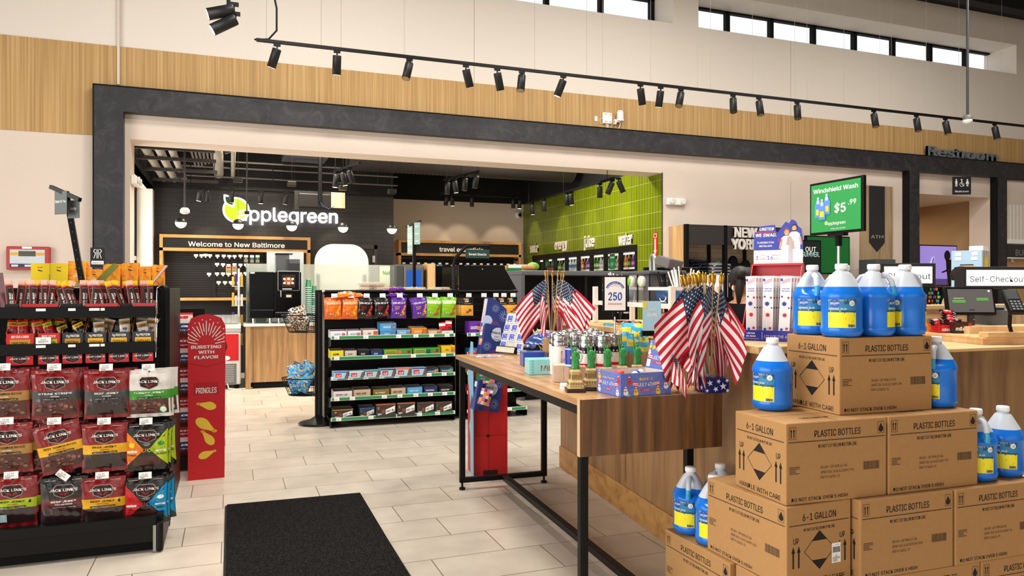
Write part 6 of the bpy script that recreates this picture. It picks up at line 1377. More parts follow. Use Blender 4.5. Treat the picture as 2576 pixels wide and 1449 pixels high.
# ================================================================ INNER SHOP
SAT = wood('coffee_counter_oak','#8f6b45','#a98255','#bb9566',(20,20,1.5),.45); STONEW = mat('#e8e3dc',.35)
IY = 11.1
co = T('coffee_counter','oak fronted coffee counter with a white top behind the centre gondola','counter',(0,0,0))
mb = MB(); mb.box(.27,IY+.03,.09,3.3,IY+.70,.885,SAT); mb.box(.20,IY+.0,0,.268,IY+.72,.885,SAT)
for x in (.30,1.03,1.76,2.5): mb.box(x-.003,IY+.028,.10,x+.003,IY+.03,.88,mat('#3b2a18',.6))
mb.build('cabinet',co)
mb = MB(); mb.box(.30,IY+.07,0,3.3,IY+.68,.09,BLKM); mb.build('kick_board',co)
mb = MB(); mb.box(.175,IY-.02,.885,3.32,IY+.74,.92,STONEW,.004); mb.build('countertop',co)
# frosted sneeze panel
FROST = mat('#dfe8e2',.45,tr=.55,nz=0,al=.80,name='frosted_glass',ior=1.05)
fg = T('glass_screen','long frosted glass screen along the back of the coffee counter','screen',(0,0,0))
yq = IY+.66; a,b = PY(619,663,yq),PY(1022,668,yq)
mb = MB(); mb.box(a.x,yq,.921,b.x,yq+.012,a.z,FROST); mb.build('pane',fg)
mb = MB(); mb.box(a.x,yq-.30,.921,a.x+.012,yq,a.z,mat('#9fb5ab',.2,tr=.5,nz=0,al=.7)); mb.build('side_pane',fg)
mb = MB(); q = PY(955,670,yq-.003); q2 = PY(1018,728,yq-.003); mb.box(q.x,yq-.004,q2.z,q2.x,yq,q.z,mat('#cfd8c2',.5,nz=.08,ns=9)); f = Face(mb,((q.x+q2.x)/2,yq-.004,q.z-.09),(1,0,0),(0,0,1),eps=.001); f.text("Nathan's",0,.0,.085,mat('#3f9a5c',.5,nz=0),bold=.02,w=.30); 
for i in range(3): f.disc(-.05+.07*i,-.25-.04*i,.09,mat('#c9b98a',.5,nz=0),1,14,.35,.5)
po_ = mb.build('poster',fg); po_['label'] = 'pale food poster with green lettering'
# boards behind
wb = PY(716,632,12.6); wz = PY(716,632,12.6).z
mb = MB(); a,b = PY(671,632,12.6),PY(764,735,12.6); mb.box(a.x,12.6,0,b.x,12.63,a.z,mat('#c4ccd2',.4)); tag(mb.build('menu_board_back'),'pale grey board edge behind the coffee machine','board')
a,b = PY(791,613,12.5),PY(926,613,12.5); w = b.x-a.x; h = a.z-.9; rr = .30
pts = [(-w/2,0),(w/2,0)]+[(w/2-rr+rr*math.cos(q),h-rr+rr*math.sin(q)) for q in [PI/2*i/8 for i in range(9)]]+[(-w/2+rr+rr*math.cos(q),h-rr+rr*math.sin(q)) for q in [PI/2+PI/2*i/8 for i in range(9)]]
mb = MB(); mb.prism(pts,lambda x,z,d: Vector((x,-d,z)),.04,mat('#efebe6',.45,nz=.01)); wr = T('rounded_panel','large white panel with rounded top corners behind the frosted screen','panel',((a.x+b.x)/2,12.5,.9)); mb.build('board',wr)
mb = MB()
for x in (-w/2+.03,w/2-.09): mb.box(x,-.06,h*.12,x+.05,-.04,h*.60,BLK)
mb.build('side_bracket',wr)
mb = MB(); mb.box(a.x+.1,12.46,0,b.x-.1,12.56,.9,SAT); tag(mb.build('panel_base'),'low base under the white rounded panel','base')
# coffee machine
cm = T('coffee_machine','black bean-to-cup coffee machine with a touchscreen and clear hoppers','coffee machine',(.255,IY+.10,.921)); CB = mat('#050505',.22,sp=.2,nz=0)
mb = MB(); mb.box(0,0,.075,.335,.45,.74,CB,.008); mb.box(.0,-.03,.075,.335,0,.20,CB,.01); mb.box(.345,0,.075,.71,.45,.74,CB,.008); mb.box(.335,.01,.08,.345,.44,.73,BLKM); mb.build('body',cm)
for x in (.06,.29,.41,.64):
 m2 = MB(); m2.cyl((x,.08),.024,0,.075,STEEL,14); m2.build('leg',cm)
mb = MB(); mb.box(.34,-.10,.085,.72,0,.155,CB,.006); mb.box(.35,-.095,.155,.71,0,.162,mat('#8a8a8a',.4,1.0)); mb.box(.49,-.102,.10,.59,-.10,.135,mat('#3c6d94',.4)); mb.build('drip_tray',cm)
mb = MB(); mb.box(.385,-.02,.47,.685,0,.755,mat('#c4c4c6',.3),.012); mb.box(.390,-.023,.475,.680,-.018,.75,CB,.008); mb.build('touchscreen_frame',cm)
mb = MB(); mb.box(.440,-.0245,.52,.625,-.023,.70,mat('#20120c',.3,em=.6)); f = Face(mb,(.532,-.0245,.61),(1,0,0),(0,0,1),eps=.0006); f.disc(0,0,.06,mat('#8a4a22',.4,em=.5),1,20)
for i in range(6): f.rect(-.058+.058*(i % 3),.03-.06*(i//3),.03,.025,mat('#efe6df',.4,em=.8),2)
f.rect(-.02,-.115,.13,.012,WHT,2); mb.build('screen',cm)
mb = MB(); mb.box(.415,-.05,.38,.432,-.03,.475,STEEL); mb.box(.48,-.03,.36,.585,0,.43,BLKM); mb.box(.50,-.032,.375,.57,-.03,.41,mat('#b9b4a4',.4)); mb.build('spout',cm)
mb = MB(); SMK = mat('#3a3a3e',.1,tr=.6,nz=0,al=.75); mb.box(.365,.08,.74,.55,.38,1.0,SMK,.01); mb.box(.52,.06,.74,.70,.40,.93,SMK,.01); mb.box(.36,.07,1.0,.60,.39,1.015,CB); mb.box(.53,.07,.75,.69,.39,.87,mat('#2c2426',.6)); mb.build('hopper',cm)
mb = MB(); mb.box(.01,-.0015,.715,.07,0,.735,PAPER); mb.build('sticker',cm)
# paper cup towers
GC = mat('#136244',.5); 
def cup_stack(n,lab,loc,full=1):
 r = T('cup_stack',lab,'cup stack',loc); 
 for i in range(n):
  mb = MB(); z = i*.028; mb.lathe([(0,z),(.030,z),(.042,z+.118),(.0445,z+.120),(.0445,z+.125),(.040,z+.125)],[GC,GC,WHT,WHT,WHT],18)
  mb.build('paper_cup',r)
 return r
def flip(n,lab,loc):
 r = T('cup_stack',lab,'cup stack',loc)
 for i in range(n):
  mb = MB(); z = i*.030; mb.lathe([(.0445,z),(.0445,z+.006),(.042,z+.008),(.030,z+.125),(.028,z+.127),(0,z+.127)],[WHT,WHT,GC,WHT,WHT],18); mb.build('paper_cup',r)
 return r
q = PY(776,800,IY+.18); flip(18,'tallest tower of upturned green paper cups beside the coffee machine',(q.x,IY+.20,.921))
q = PY(785,800,IY+.12); flip(15,'middle tower of upturned green paper cups beside the coffee machine',(q.x+.05,IY+.30,.921))
q = PY(790,800,IY+.05); flip(9,'shortest tower of upturned green paper cups nearest the aisle',(q.x+.02,IY+.09,.921))
# creamer dispenser, panel, dark machine
a,b = PY(994,664,IY+.1),PY(1068,735,IY+.1); w = b.x-a.x
cr = T('creamer_dispenser','grey creamer dispenser with a blue picture panel on the coffee counter','dispenser',(a.x,IY+.12,.921)); hz = a.z-.921
mb = MB(); mb.box(0,0,0,w,.40,hz,mat('#3d4143',.4),.03); mb.build('housing',cr)
mb = MB(); mb.box(w*.32,-.015,.03,w*.96,.0,hz-.03,mat('#a39a8c',.3,1.0),.005); mb.build('bezel',cr)
mb = MB(); BLP = mat('#1553b8',.35); f = Face(mb,(w*.64,-.016,hz*.5),(1,0,0),(0,0,1),eps=.001); f.rect(0,0,w*.50,hz*.80,BLP,1); f.disc(0,hz*.02,w*.18,mat('#cfe0f2',.4,nz=0),2,22); f.text('delight',0,hz*.06,.05,mat('#16307a',.4,nz=0),k=4,w=w*.40); f.disc(w*.02,-hz*.08,w*.13,mat('#d9a02a',.4,nz=0),3,16,.6); f.text('INTERNATIONAL',0,hz*.17,.014,BLP,k=3,w=w*.26); f.text('coffee',w*.08,-hz*.26,.025,WHT,bold=.03,k=3); f.text('creamer',w*.04,-hz*.33,.035,WHT,bold=.04,k=3); mb.build('picture_panel',cr)
a,b = PY(1068,664,IY+.3),PY(1087,735,IY+.3); mb = MB(); mb.box(a.x,IY+.10,.921,b.x,IY+.6,a.z,wood('blond_divider','#b58f62','#c9a577','#d3b184',(14,14,1.5))); tag(mb.build('divider_panel'),'blond upright divider right of the creamer dispenser','divider')
a,b = PY(1092,669,IY+.2),PY(1150,735,IY+.2); nm = T('beverage_machine','glossy black drink machine right of the blond divider','machine',(a.x,IY+.15,.921)); w = b.x-a.x; hz = a.z-.921
mb = MB(); mb.box(0,0,0,w,.5,hz,CB,.01); mb.build('housing',nm)
mb = MB(); mb.box(w*.3,-.01,hz*.45,w*.95,0,hz*.97,mat('#1c1815',.08),.005); mb.build('front_panel',nm)
# wrapped pastries on the ledge behind the gondola
ct = T('pastry_ledge','black ledge behind the centre gondola carrying wrapped pastries','ledge',(0,0,0)); mb = MB(); mb.box(CX0+.0,8.19,.0,3.1,8.55,1.385,BLK,.004); mb.build('case',ct)
r = T('wrapped_pastry','p','pastry'); m2 = MB(); PB = mat('#d9b478',.5,nz=.2,ns=60); m2.box(-.045,-.04,.004,.045,.04,.045,PB,.012); m2.build('pastry',r)
m2 = MB(); WRP = mat('#f3eee8',.15,tr=.4,nz=0,al=.45); m2.box(-.06,-.05,0,.06,.05,.055,WRP,.015); m2.box(-.085,-.04,.02,-.055,.04,.03,WRP); m2.box(.055,-.04,.02,.085,.04,.032,WRP); m2.build('wrapper',r); WP_ = Proto(r)
for i,(u,st) in enumerate(((917,2),(937,2),(953,2),(970,1),(1025,1),(1040,1),(1056,1),(1096,1),(1112,1),(1122,1))):
 for k in range(st): x = PY(u,730,8.3); WP_.put((x.x,8.29+.08*(i % 2),1.386+.056*k),.2*(i % 3),'clear-wrapped pastry on the ledge, %s%s' % (ORD[i],'' if k == 0 else ', upper one'),'wrapped pastries behind the centre gondola')
# category sign pole behind the creamer
cs = T('category_sign','double column of pale green category signs on a dark pole','sign',(0,0,0)); Y_ = 10.6
a,b = PY(1042,680,Y_),PY(1040,566,Y_); mb = MB(); mb.box(a.x-.022,Y_-.02,0,a.x+.022,Y_+.02,b.z,BLK); mb.cyl((a.x,Y_),.2,0,.02,BLK,24); mb.build('pole',cs)
a,b = PY(1023,571,Y_+.15),PY(1058,556,Y_-.15); mb = MB(); mb.bar(a,b,.03,BLK); mb.build('crossbar',cs)
TEAL = mat('#7f9a94',.5,nz=0)
for c,(u0,u1,v0,n,words) in enumerate(((1025,1039,566,4,('Fresh','Hot Dog','Pizza','Chicken')),(1042,1057,560,3,('Bakery','Coffee','Roller')))):
 for i in range(n):
  yy = Y_+.10-.2*c; a = PY(u0,v0+18.5*i,yy); b = PY(u1,v0+17.5+18.5*i,yy-.08); mb = MB(); w = (Vector((b.x,b.y,0))-Vector((a.x,a.y,0))).length; h = a.z-b.z
  mb.box(0,-.002,-h,w,.002,0,TEAL); f = Face(mb,(w/2,-.002,-h/2),(1,0,0),(0,0,1),eps=.001); f.text(words[i],0,0,.022,WHT,bold=.03,maxw=w*.8); o = mb.build('sign_panel',cs,loc=a,rot=math.atan2(b.y-a.y,b.x-a.x))
# ---- apple sign on the black brick
LIT = mat('#ffffff',.4,em=1.6); LIME = mat('#a8e01c',.4,em=1.0); LEAF = mat('#14502c',.4)
ag = T('apple_logo_sign','large lit white and lime apple shop sign on the black brick wall','sign',(0,BW,0))
def pts3(m_,n=26): return m_
a,b = PY(557,560,BW),PY(624,520,BW); c0 = PY(594,529,BW); rad = (PY(626,529,BW).x-PY(558,529,BW).x)/2
cir = lambda r_,n=48: [(c0.x+r_*math.cos(2*PI*i/n),c0.z+r_*math.sin(2*PI*i/n)) for i in range(n)]
def lay(nm,poly,mt,y0,th,m_=None):
 mb = MB(); mb.prism(poly,lambda x,z,d: Vector((x,y0-d,z)),th,mt); return mb.build(nm,ag)
lay('apple_back',cir(rad),LIT,-.02,.06); lay('apple_disc',cir(rad*.86),LIME,-.081,.012)
def leaf(k):
 p0,p1 = PY(565,493,BW),PY(588,520,BW); d = Vector((p1.x-p0.x,p1.z-p0.z)); n = Vector((d.y,-d.x)).normalized(); L_ = d.length; m_ = Vector((p0.x+p1.x,p0.z+p1.z))/2; o_ = []
 for i in range(15): t = -1+2*i/14; o_.append(m_+d/2*t*k+n*L_*.27*k*(1-t*t))
 for i in range(1,14): t = 1-2*i/14; o_.append(m_+d/2*t*k-n*L_*.27*k*(1-t*t))
 return [(p.x,p.y) for p in o_]
lay('leaf_back',leaf(1.18),LIT,-.03,.07); lay('leaf',leaf(.78),LEAF,-.101,.012)
mb = MB(); x0,x1 = PY(598,560,BW).x,PY(848,560,BW).x; xh = PY(700,520,BW).z-PY(700,549,BW).z
lt = PY(720,553,BW)
vs,fs,tx0,tx1,ty0,ty1 = text_geo('applegreen',.014,4); sx = (x1-x0)/(tx1-tx0); sz = sx*1.0
for d0 in (0,1):
 pass
bz = PY(800,561,BW).z
mb.add([((v[0]-tx0)*sx+x0,-.105-.002*(i//_tn[('applegreen',.014,4)]),v[1]*sz+bz) for i,v in enumerate(vs)],fs,LIT)
mb.add([((v[0]-tx0)*sx+x0,-.04,v[1]*sz+bz) for v in vs],fs,LIT)
from collections import Counter
ec = Counter()
for f_ in fs:
 for i in range(len(f_)): e_ = (f_[i],f_[(i+1) % len(f_)]); ec[tuple(sorted(e_))] += 1
nv_ = len(vs); full = [((v[0]-tx0)*sx+x0,y_,v[1]*sz+bz) for y_ in (-.10,-.04) for v in vs]
mb.add(full,[(e_[0],e_[1],e_[1]+nv_,e_[0]+nv_) for e_,k in ec.items() if k == 1],LIT); mb.build('letters',ag)
# ---- welcome fixture with slatwall
def fixture(name,lab,u0,u1,vt,vt2,Y,hb,words,thick=.05,tz=.5,tw=.6,low=True):
 t_ = T(name,lab,'wall fixture',(0,0,0)); a,b = PY(u0,vt,Y),PY(u1,vt2,Y); WF = wood(name+'_frame','#b98445','#cf9a57','#dcab6a',(3,20,3)) ; z0,z1 = b.z-hb,(a.z+b.z)/2
 mb = MB(); x0,x1 = a.x,b.x
 for (xa,za,xb,zb) in ((x0,z1-thick,x1,z1),(x0,z0,x1,z0+thick),(x0,0,x0+thick,z1-thick),(x1-thick,0,x1,z1-thick)): mb.box(xa,Y,za,xb,Y+.25,zb,WF)
 mb.build('frame',t_)
 mb = MB(); mb.box(x0+thick,Y+.02,z0+thick,x1-thick,Y+.06,z1-thick,mat('#12100f',.5)); f = Face(mb,((x0+x1)/2+tz*0,Y+.02,(z0+z1)/2),(1,0,0),(0,0,1),eps=.004); f.text(words,0,0,(z1-z0)*.40,mat('#f3e9da',.5,em=.35),bold=.02,w=(x1-x0)*tw,res=3); mb.build('header',t_)
 return t_,x0,x1,z0,z1
wf,x0,x1,z0,z1 = fixture('welcome_fixture','black slatwall bay headed Welcome to New Baltimore in a blond frame',401,781,588,598,BW-.3,.26,'Welcome to New Baltimore',tw=.64)
zl = PY(520,752,BW-.3).z
mb = MB(); mb.box(x0+.05,BW-.06,zl,x1-.05,BW-.04,z0,mat('#0e0d0d',.55))
nn = 19
for i in range(nn): mb.box(x0+.05,BW-.065,zl+.05+i*(z0-zl-.06)/nn,x1-.05,BW-.06,zl+.056+i*(z0-zl-.06)/nn,mat('#3c3836',.5))
for u in (538,658): x = PY(u,660,BW-.07).x; mb.box(x-.03,BW-.09,zl,x+.03,BW-.06,z0,mat('#141313',.5))
mb.build('slatwall',wf)
mb = MB(); mb.box(x0,BW-.3,zl-.025,x1,BW-.04,zl+.02,wood('shelf_blond','#b98445','#cf9a57','#dcab6a',(3,20,20))); mb.box(x0+.05,BW-.10,0,x1-.05,BW-.06,zl-.03,mat('#131212',.6)); mb.build('lower_shelf',wf)
SLVR = mat('#d9d6d2',.4)
pegs = [(493,642),(507,642),(517,641),(528,642),(547,643),(563,643),(577,644),(590,644),(605,643),(619,644),(634,644),(648,644),(546,664),(561,665),(575,667),(590,665),(605,666),(619,666),(526,689),(546,688),(561,688),(575,689),(590,687),(604,688),(618,687),(550,710),(566,710),(581,710),(595,711)]
pr_ = None
for i,(u,v) in enumerate(pegs):
 q = PY(u,v,BW-.22); mb = MB(); mb.tube([(q.x,BW-.065,q.z-.02),(q.x,BW-.21,q.z-.02)],.004,SLVR,5); mb.box(q.x-.032,BW-.215,q.z-.02,q.x+.032,BW-.21,q.z+.018,WHT); mb.box(q.x-.012,BW-.213,q.z-.045,q.x+.012,BW-.21,q.z-.02,SLVR); o_ = mb.build('display_hook',wf); o_['label'] = 'hook with a white price flag'
hp = [(619,652,'#191919'),(634,653,'#191919'),(648,653,'#191919'),(575,678,'#c9b26a'),(590,678,'#d98a4a'),(596,722,'#33221c')]
for i,(u,v,c) in enumerate(hp):
 q = PY(u,v,BW-.21); mb = MB(); mb.box(-.04,-.012,-.09,.04,.012,.06,mat(c,.4),.006); mb.box(-.03,-.014,-.05,.03,-.012,.0,mat('#8a8a6a',.4)); mb.box(-.03,-.014,.02,.03,-.012,.045,(JRED,JBL,GRN)[i % 3]); tag(mb.build('blister_pack',loc=(q.x,BW-.20,q.z)),('black blister pack, left of three on the top hook row','black blister pack, middle of three on the top hook row','black blister pack, right of three on the top hook row','pale yellow blister pack on the second hook row','orange-backed blister pack on the second hook row','dark blister pack on the lowest hook row')[i],'blister pack','blister packs on the slatwall')
# spinner rack with purple goods beside the coffee counter
sr = T('spinner_rack','slim rack of mixed purple and white goods left of the coffee machine','rack',(0,0,0)); q = PY(600,780,12.3); mb = MB(); mb.box(q.x-.012,12.28,0,q.x+.012,11.70,1.72,SLVR); mb.cyl((q.x,12.29),.14,0,.03,SLVR,20); 
for i in range(4): mb.box(q.x-.10,12.2,.55+i*.30,q.x+.07,12.38,.56+i*.30,SLVR)
mb.build('frame',sr)
rn = random.Random(9)
for i in range(16):
 z = .562+(i//4)*.30; x = q.x-.08+.042*(i % 4); mb = MB(); mb.box(-.017,-.03,0,.017,.03,.14+.06*rn.random(),mat(('#4b2a86','#d9d4dc','#c83a6a','#e6b02a','#efe9e6')[rn.randrange(5)],.4),.003); tag(mb.build('boxed_goods',loc=(x,12.24,z)),'small coloured box on the %s tier of the slim rack, %s' % (('lowest','second','third','top')[i//4],ORD[i % 4]),'box','boxes on the slim rack')
# ---- freezer
fx = PY(606,900,11.2).x
fz = T('ice_cream_freezer','white ice cream freezer with a red picture panel left of the coffee counter','freezer',(fx-.62,11.22,0)); w = .62
mb = MB(); WF_ = mat('#d9d8d4',.35); mb.box(0,0,.06,w,.62,.80,WF_,.02); mb.prism([(0,.80),(.62,.80),(.62,1.02),(.05,.92),(0,.86)],lambda y,z,d: Vector((d,y,z)),w,mat('#a9aaa8',.35)); mb.build('cabinet',fz)
mb = MB(); mb.prism([(.04,.926),(.60,1.022),(.60,1.032),(.04,.936)],lambda y,z,d: Vector((.03+d,y,z)),w-.06,mat('#c9d0d2',.1,tr=.5,nz=0,al=.7)); mb.build('sliding_lid',fz)
mb = MB(); mb.box(.02,-.006,.40,w-.03,0,.78,JRED,.004); f = Face(mb,(w/2,-.006,.59),(1,0,0),(0,0,1),eps=.0008)
f.poly([(.02+.11*math.cos(q_)*(1 if q_ < PI else .9),-.0+.15*math.sin(q_)) for q_ in [2*PI*i/24 for i in range(24)]],mat('#2a140c',.3,nz=0),1); f.disc(-.02,.09,.05,WHT,2,12); f.disc(.10,-.15,.07,WHT,1,10,.5); f.text('MAGNUM',.02,0,.022,mat('#b98a3a',.4,nz=0),k=3,w=.16); f.poly([(.03,-.13),(.10,-.13),(.065,-.07)],YEL,3); mb.build('picture_panel',fz)
mb = MB(); mb.box(.05,-.008,.07,w-.06,0,.36,mat('#6e6f6d',.5),.006)
for i in range(10): mb.box(.08,-.012,.10+i*.025,w-.09,-.008,.112+i*.025,mat('#9fa09d',.5))
mb.build('vent_grille',fz)
mb = MB()
for x in (.06,w-.06): 
 for y in (.06,.56): mb.cyl((x,y),.03,0,.06,BLKM,10)
mb.build('casters',fz)
mb = MB(); mb.tube([(w-.18,.0,.08),(w-.16,-.10,.02),(w-.05,-.14,.012),(w+.10,-.10,.012),(w+.16,.0,.012)],.008,WHT,6); mb.build('power_cord',fz)
# ---- open black cooler right of the pouch gondola
oc = T('grab_and_go_cooler','open black merchandiser with a grey top frame behind the left flags','cooler',(0,0,0)); Yc = 8.75
a,b,c_ = PY(1311,680,Yc),PY(1560,683,Yc),PY(1330,830,Yc); GRF = mat('#5a5b5f',.45); OBL = mat('#0b0a0a',.45,sp=.3)
mb = MB(); mb.box(a.x,Yc+.7,0,b.x+.1,Yc+.75,a.z,OBL); mb.box(a.x+.05,Yc+.02,0,b.x+.1,Yc+.7,.75,OBL); mb.box(a.x+.1,Yc+.35,.75,b.x+.1,Yc+.7,1.15,OBL); mb.build('cabinet',oc)
mb = MB(); mb.box(a.x,Yc,a.z-.06,b.x+.1,Yc+.75,a.z,GRF,.01); mb.prism([(0,0),(.75,0),(.75,a.z-.06),(.0,a.z-.06)],lambda y,z,d: Vector((a.x+d,Yc+y,z)),.05,GRF); mb.build('surround',oc)
mb = MB()
for i,u in enumerate((1470,1530)): x = PY(u,740,Yc+.5).x; mb.box(x-.02,Yc+.45,.75,x+.02,Yc+.5,a.z-.06,mat('#2b2b2e',.4))
mb.build('divider',oc)
for i,(u,c) in enumerate(((1448,'#b4bcc4'),(1487,'#8a3a2a'),(1499,'#c9c4bc'))):
 q = PY(u,745,Yc+.25); mb = MB(); mb.lathe([(0,0),(.04,0),(.042,.14),(.016,.19),(.016,.22),(0,.22)],mat(c,.25),14); mb.box(-.012,-.012,.22,.012,.012,.235,WHT); tag(mb.build('bottle',loc=(q.x,Yc+.25,.751+.0)),'bottle in the open black merchandiser, '+ORD[i],'bottle','bottles in the open merchandiser')
for i,u in enumerate((1322,1330,1337)):
 q = PY(u,676,Yc+.3); mb = MB(); mb.ball((0,0,.045),.05,mat('#b98a4a',.6,nz=.2,ns=30),12,8,sc=(1.2,1,.8)); tag(mb.build('bread_roll',loc=(q.x,Yc+.3,a.z+.0)),'brown bread roll on top of the merchandiser, '+ORD[i],'bread roll','bread rolls on the merchandiser')
q = PY(1348,670,Yc+.3); mb = MB(); mb.ball((0,0,.06),.075,mat('#6fa83a',.6,nz=.2,ns=40),12,8,sc=(1.2,1,.8)); tag(mb.build('salad_bag',loc=(q.x,Yc+.4,a.z)),'green salad bag on top of the merchandiser','salad bag')
# ---- travel essentials bay
tf,x0,x1,z0,z1 = fixture('travel_fixture','blond framed bay headed travel essentials on the back wall',1003,1311,602,611,TW-.35,.30,'travel essentials',tw=.36)
mb = MB(); mb.box(x0+.05,TW-.05,.1,x1-.05,TW-.02,z0,mat('#100f0f',.55)); mb.box(x0+.05,TW-.3,z0-.07,x1-.05,TW-.28,z0-.03,BLK); mb.build('back_panel',tf)
SC = ['#e8c21f','#c8322a','#2f9a4a','#2a4fb0','#3fa7c9','#e07a2a','#f0ece6','#5a2a8a','#8fc13a']
bagp = {}
for c in SC:
 r = T('small_bag','b','bag'); pillow(.12,.17,.03,lambda a,b,c=c: mat(c,.35) if .25 < b < .8 else mat(SC[(SC.index(c)+4) % 9],.35),mat(c,.35),lambda f,w,h: (f.rect(0,h*.6,w*.6,h*.16,WHT,1),f.disc(w*.1,h*.35,w*.2,YEL,1,10)),6,8,1).build('pouch',r); bagp[c] = Proto(r)
rn = random.Random(21); k = 0
for row_,z in enumerate((z0-.34,z0-.58,z0-.82,z0-1.06)):
 nx = 17
 for i in range(nx):
  if rn.random() < .12: continue
  x = x0+.12+i*(x1-x0-.24)/(nx-1); bagp[SC[rn.randrange(9)]].put((x,TW-.25+.0,z),0,'small coloured bag on the %s row of the travel bay, %s' % (('top','second','third','lowest')[row_],ORD[i]),'small bags in the travel bay')
 mb = MB(); 
 for i in range(nx): x = x0+.12+i*(x1-x0-.24)/(nx-1); mb.box(x-.03,TW-.285,z+.175,x+.03,TW-.28,z+.205,PAPER); mb.tube([(x,TW-.05,z+.17),(x,TW-.28,z+.17)],.003,SLVR,4)
 o_ = mb.build('hook_row',tf)
# green promo card and small packs right of the side panel
q = PY(1296,697,9.9); mb = MB(); mb.box(-.13,-.004,-.13,.13,.0,.13,mat('#1f7a44',.5),.002); mb.box(-.10,.0,.02,.13,.003,.18,WHT); f = Face(mb,(0,-.004,0),(1,0,0),(0,0,1),eps=.001); f.rect(-.01,.03,.14,.11,mat('#8a4a3a',.5,nz=0)); f.disc(.03,.04,.04,YEL,2); f.text('2 for $5',.02,-.08,.04,WHT,bold=.03); mb.box(-.005,0,-1.42,.005,.01,-.13,BLK); mb.box(-.1,-.05,q.z*-1+.001,.1,.05,q.z*-1+.02,BLK)
tag(mb.build('promo_card',loc=(q.x,9.9,q.z),rot=(0,0,-.1)),'green promo card reading 2 for $5 beside the tall black side panel','promo card')
# ---- coolers in the green wall
GD = mat('#0d0d0d',.4)
cl_ = T('wall_cooler','long row of black glass-doored drink coolers set in the green wall','cooler',(0,0,0))
mb = MB(); mb.box(5.90,CY0,0,6.75,CY0+.06,CZ,GD); mb.box(5.90,CY1-.06,0,6.75,CY1,CZ,GD); mb.box(6.70,CY0,0,6.75,CY1,CZ,mat('#2a2a2a',.6)); mb.box(5.86,CY0,CZ-.10,6.75,CY1,CZ,GD); mb.box(5.88,CY0,0,6.75,CY1,.12,GD); mb.build('housing',cl_)
ND = 8; dw = (CY1-CY0-.12)/ND
for i in range(ND+1): 
 y = CY0+.06+i*dw; mb = MB(); mb.box(5.87,y-.03,.12,5.93,y+.03,CZ-.1,GD); mb.build('mullion',cl_)
GLC = pane('cooler_glass')
for i in range(ND):
 y = CY0+.06+(i+.5)*dw; mb = MB(); mb.box(5.905,y-dw/2+.03,.14,5.910,y+dw/2-.03,CZ-.11,GLC); d_ = mb.build('glass_door',cl_)
 m2 = MB(); m2.box(5.86,y+dw/2-.07,.8,5.875,y+dw/2-.05,1.5,STEEL); m2.build('handle',d_)
LED = mat('#fff4dc',.5,em=2.5)
mb = MB()
for k in range(5): mb.box(6.05,CY0+.07,.30+.36*k,6.68,CY1-.07,.31+.36*k,mat('#5c5c5c',.5)); mb.box(6.04,CY0+.07,.295+.36*k,6.05,CY1-.07,.325+.36*k,WHT)
mb.build('shelves',cl_)
mb = MB(); mb.box(6.0,CY0+.1,CZ-.125,6.05,CY1-.1,CZ-.105,LED); mb.build('light_strip',cl_)
def btl(c,cap,lb):
 mb = MB(); mb.lathe([(0,0),(.032,0),(.034,.01),(.034,.06),(.0335,.06),(.0335,.12),(.034,.12),(.034,.14),(.014,.19),(.013,.205)],[mat(c,.15,coat=.3)]*4+[mat(lb,.4)]+[mat(c,.15,coat=.3)]*4,12); mb.lathe([(.016,.205),(.016,.225),(0,.225)],mat(cap,.4),10); return tag(mb.build('drink_bottle'),'b','bottle')
BT = [Proto(btl(*q)) for q in (('#5a2a16','#c01c1c','#c01c1c'),('#d8e4ea','#f0f0f0','#5a9ad0'),('#2f8a3a','#e0d02a','#efe9d0'),('#e08a1f','#f0f0f0','#f2d9a0'),('#1c1c20','#2a2a2a','#7ab02a'),('#6a2a9a','#efefef','#c9a0e0'),('#c9d2c4','#3a8a4a','#efefef'))]
rn = random.Random(31)
zn = ['top','second','third']
for ki,k in enumerate((4,3)):
 for i in range(ND*8):
  y = CY0+.12+(CY1-CY0-.24)*(i+.5)/(ND*8); dr = int((y-CY0-.06)/dw); BT[(rn.randrange(7) if rn.random() < .35 else (dr*3+ki) % 7)].put((6.11+.02*(i % 2),y,.311+.36*k),0,'drink bottle on the %s shelf of the wall coolers' % zn[ki],'drink bottles on the %s cooler shelf' % zn[ki])
for i,(u,v,h_) in enumerate(((1376,652,14),(1393,651,14),(1540,650,30))):
 q = PX(u,v,5.89); mb = MB(); mb.box(-.004,-.09,-.16,0,.09,.09,mat('#14603a',.5)); f = Face(mb,(-.004,0,-.0),(0,-1,0),(0,0,1),eps=.001); f.text('2 for $'+('6','5','4')[i],0,.04,.035,WHT,bold=.03,w=.14); f.lines(0,-.08,.10,.07,3,mat('#7ab08a',.5,nz=0))
 tag(mb.build('price_sign',loc=(5.893,q.y,q.z-.02)),'green price card on the cooler glass, '+ORD[i],'price card','price cards on the coolers')
LT3 = mat('#e9dccd',.5)
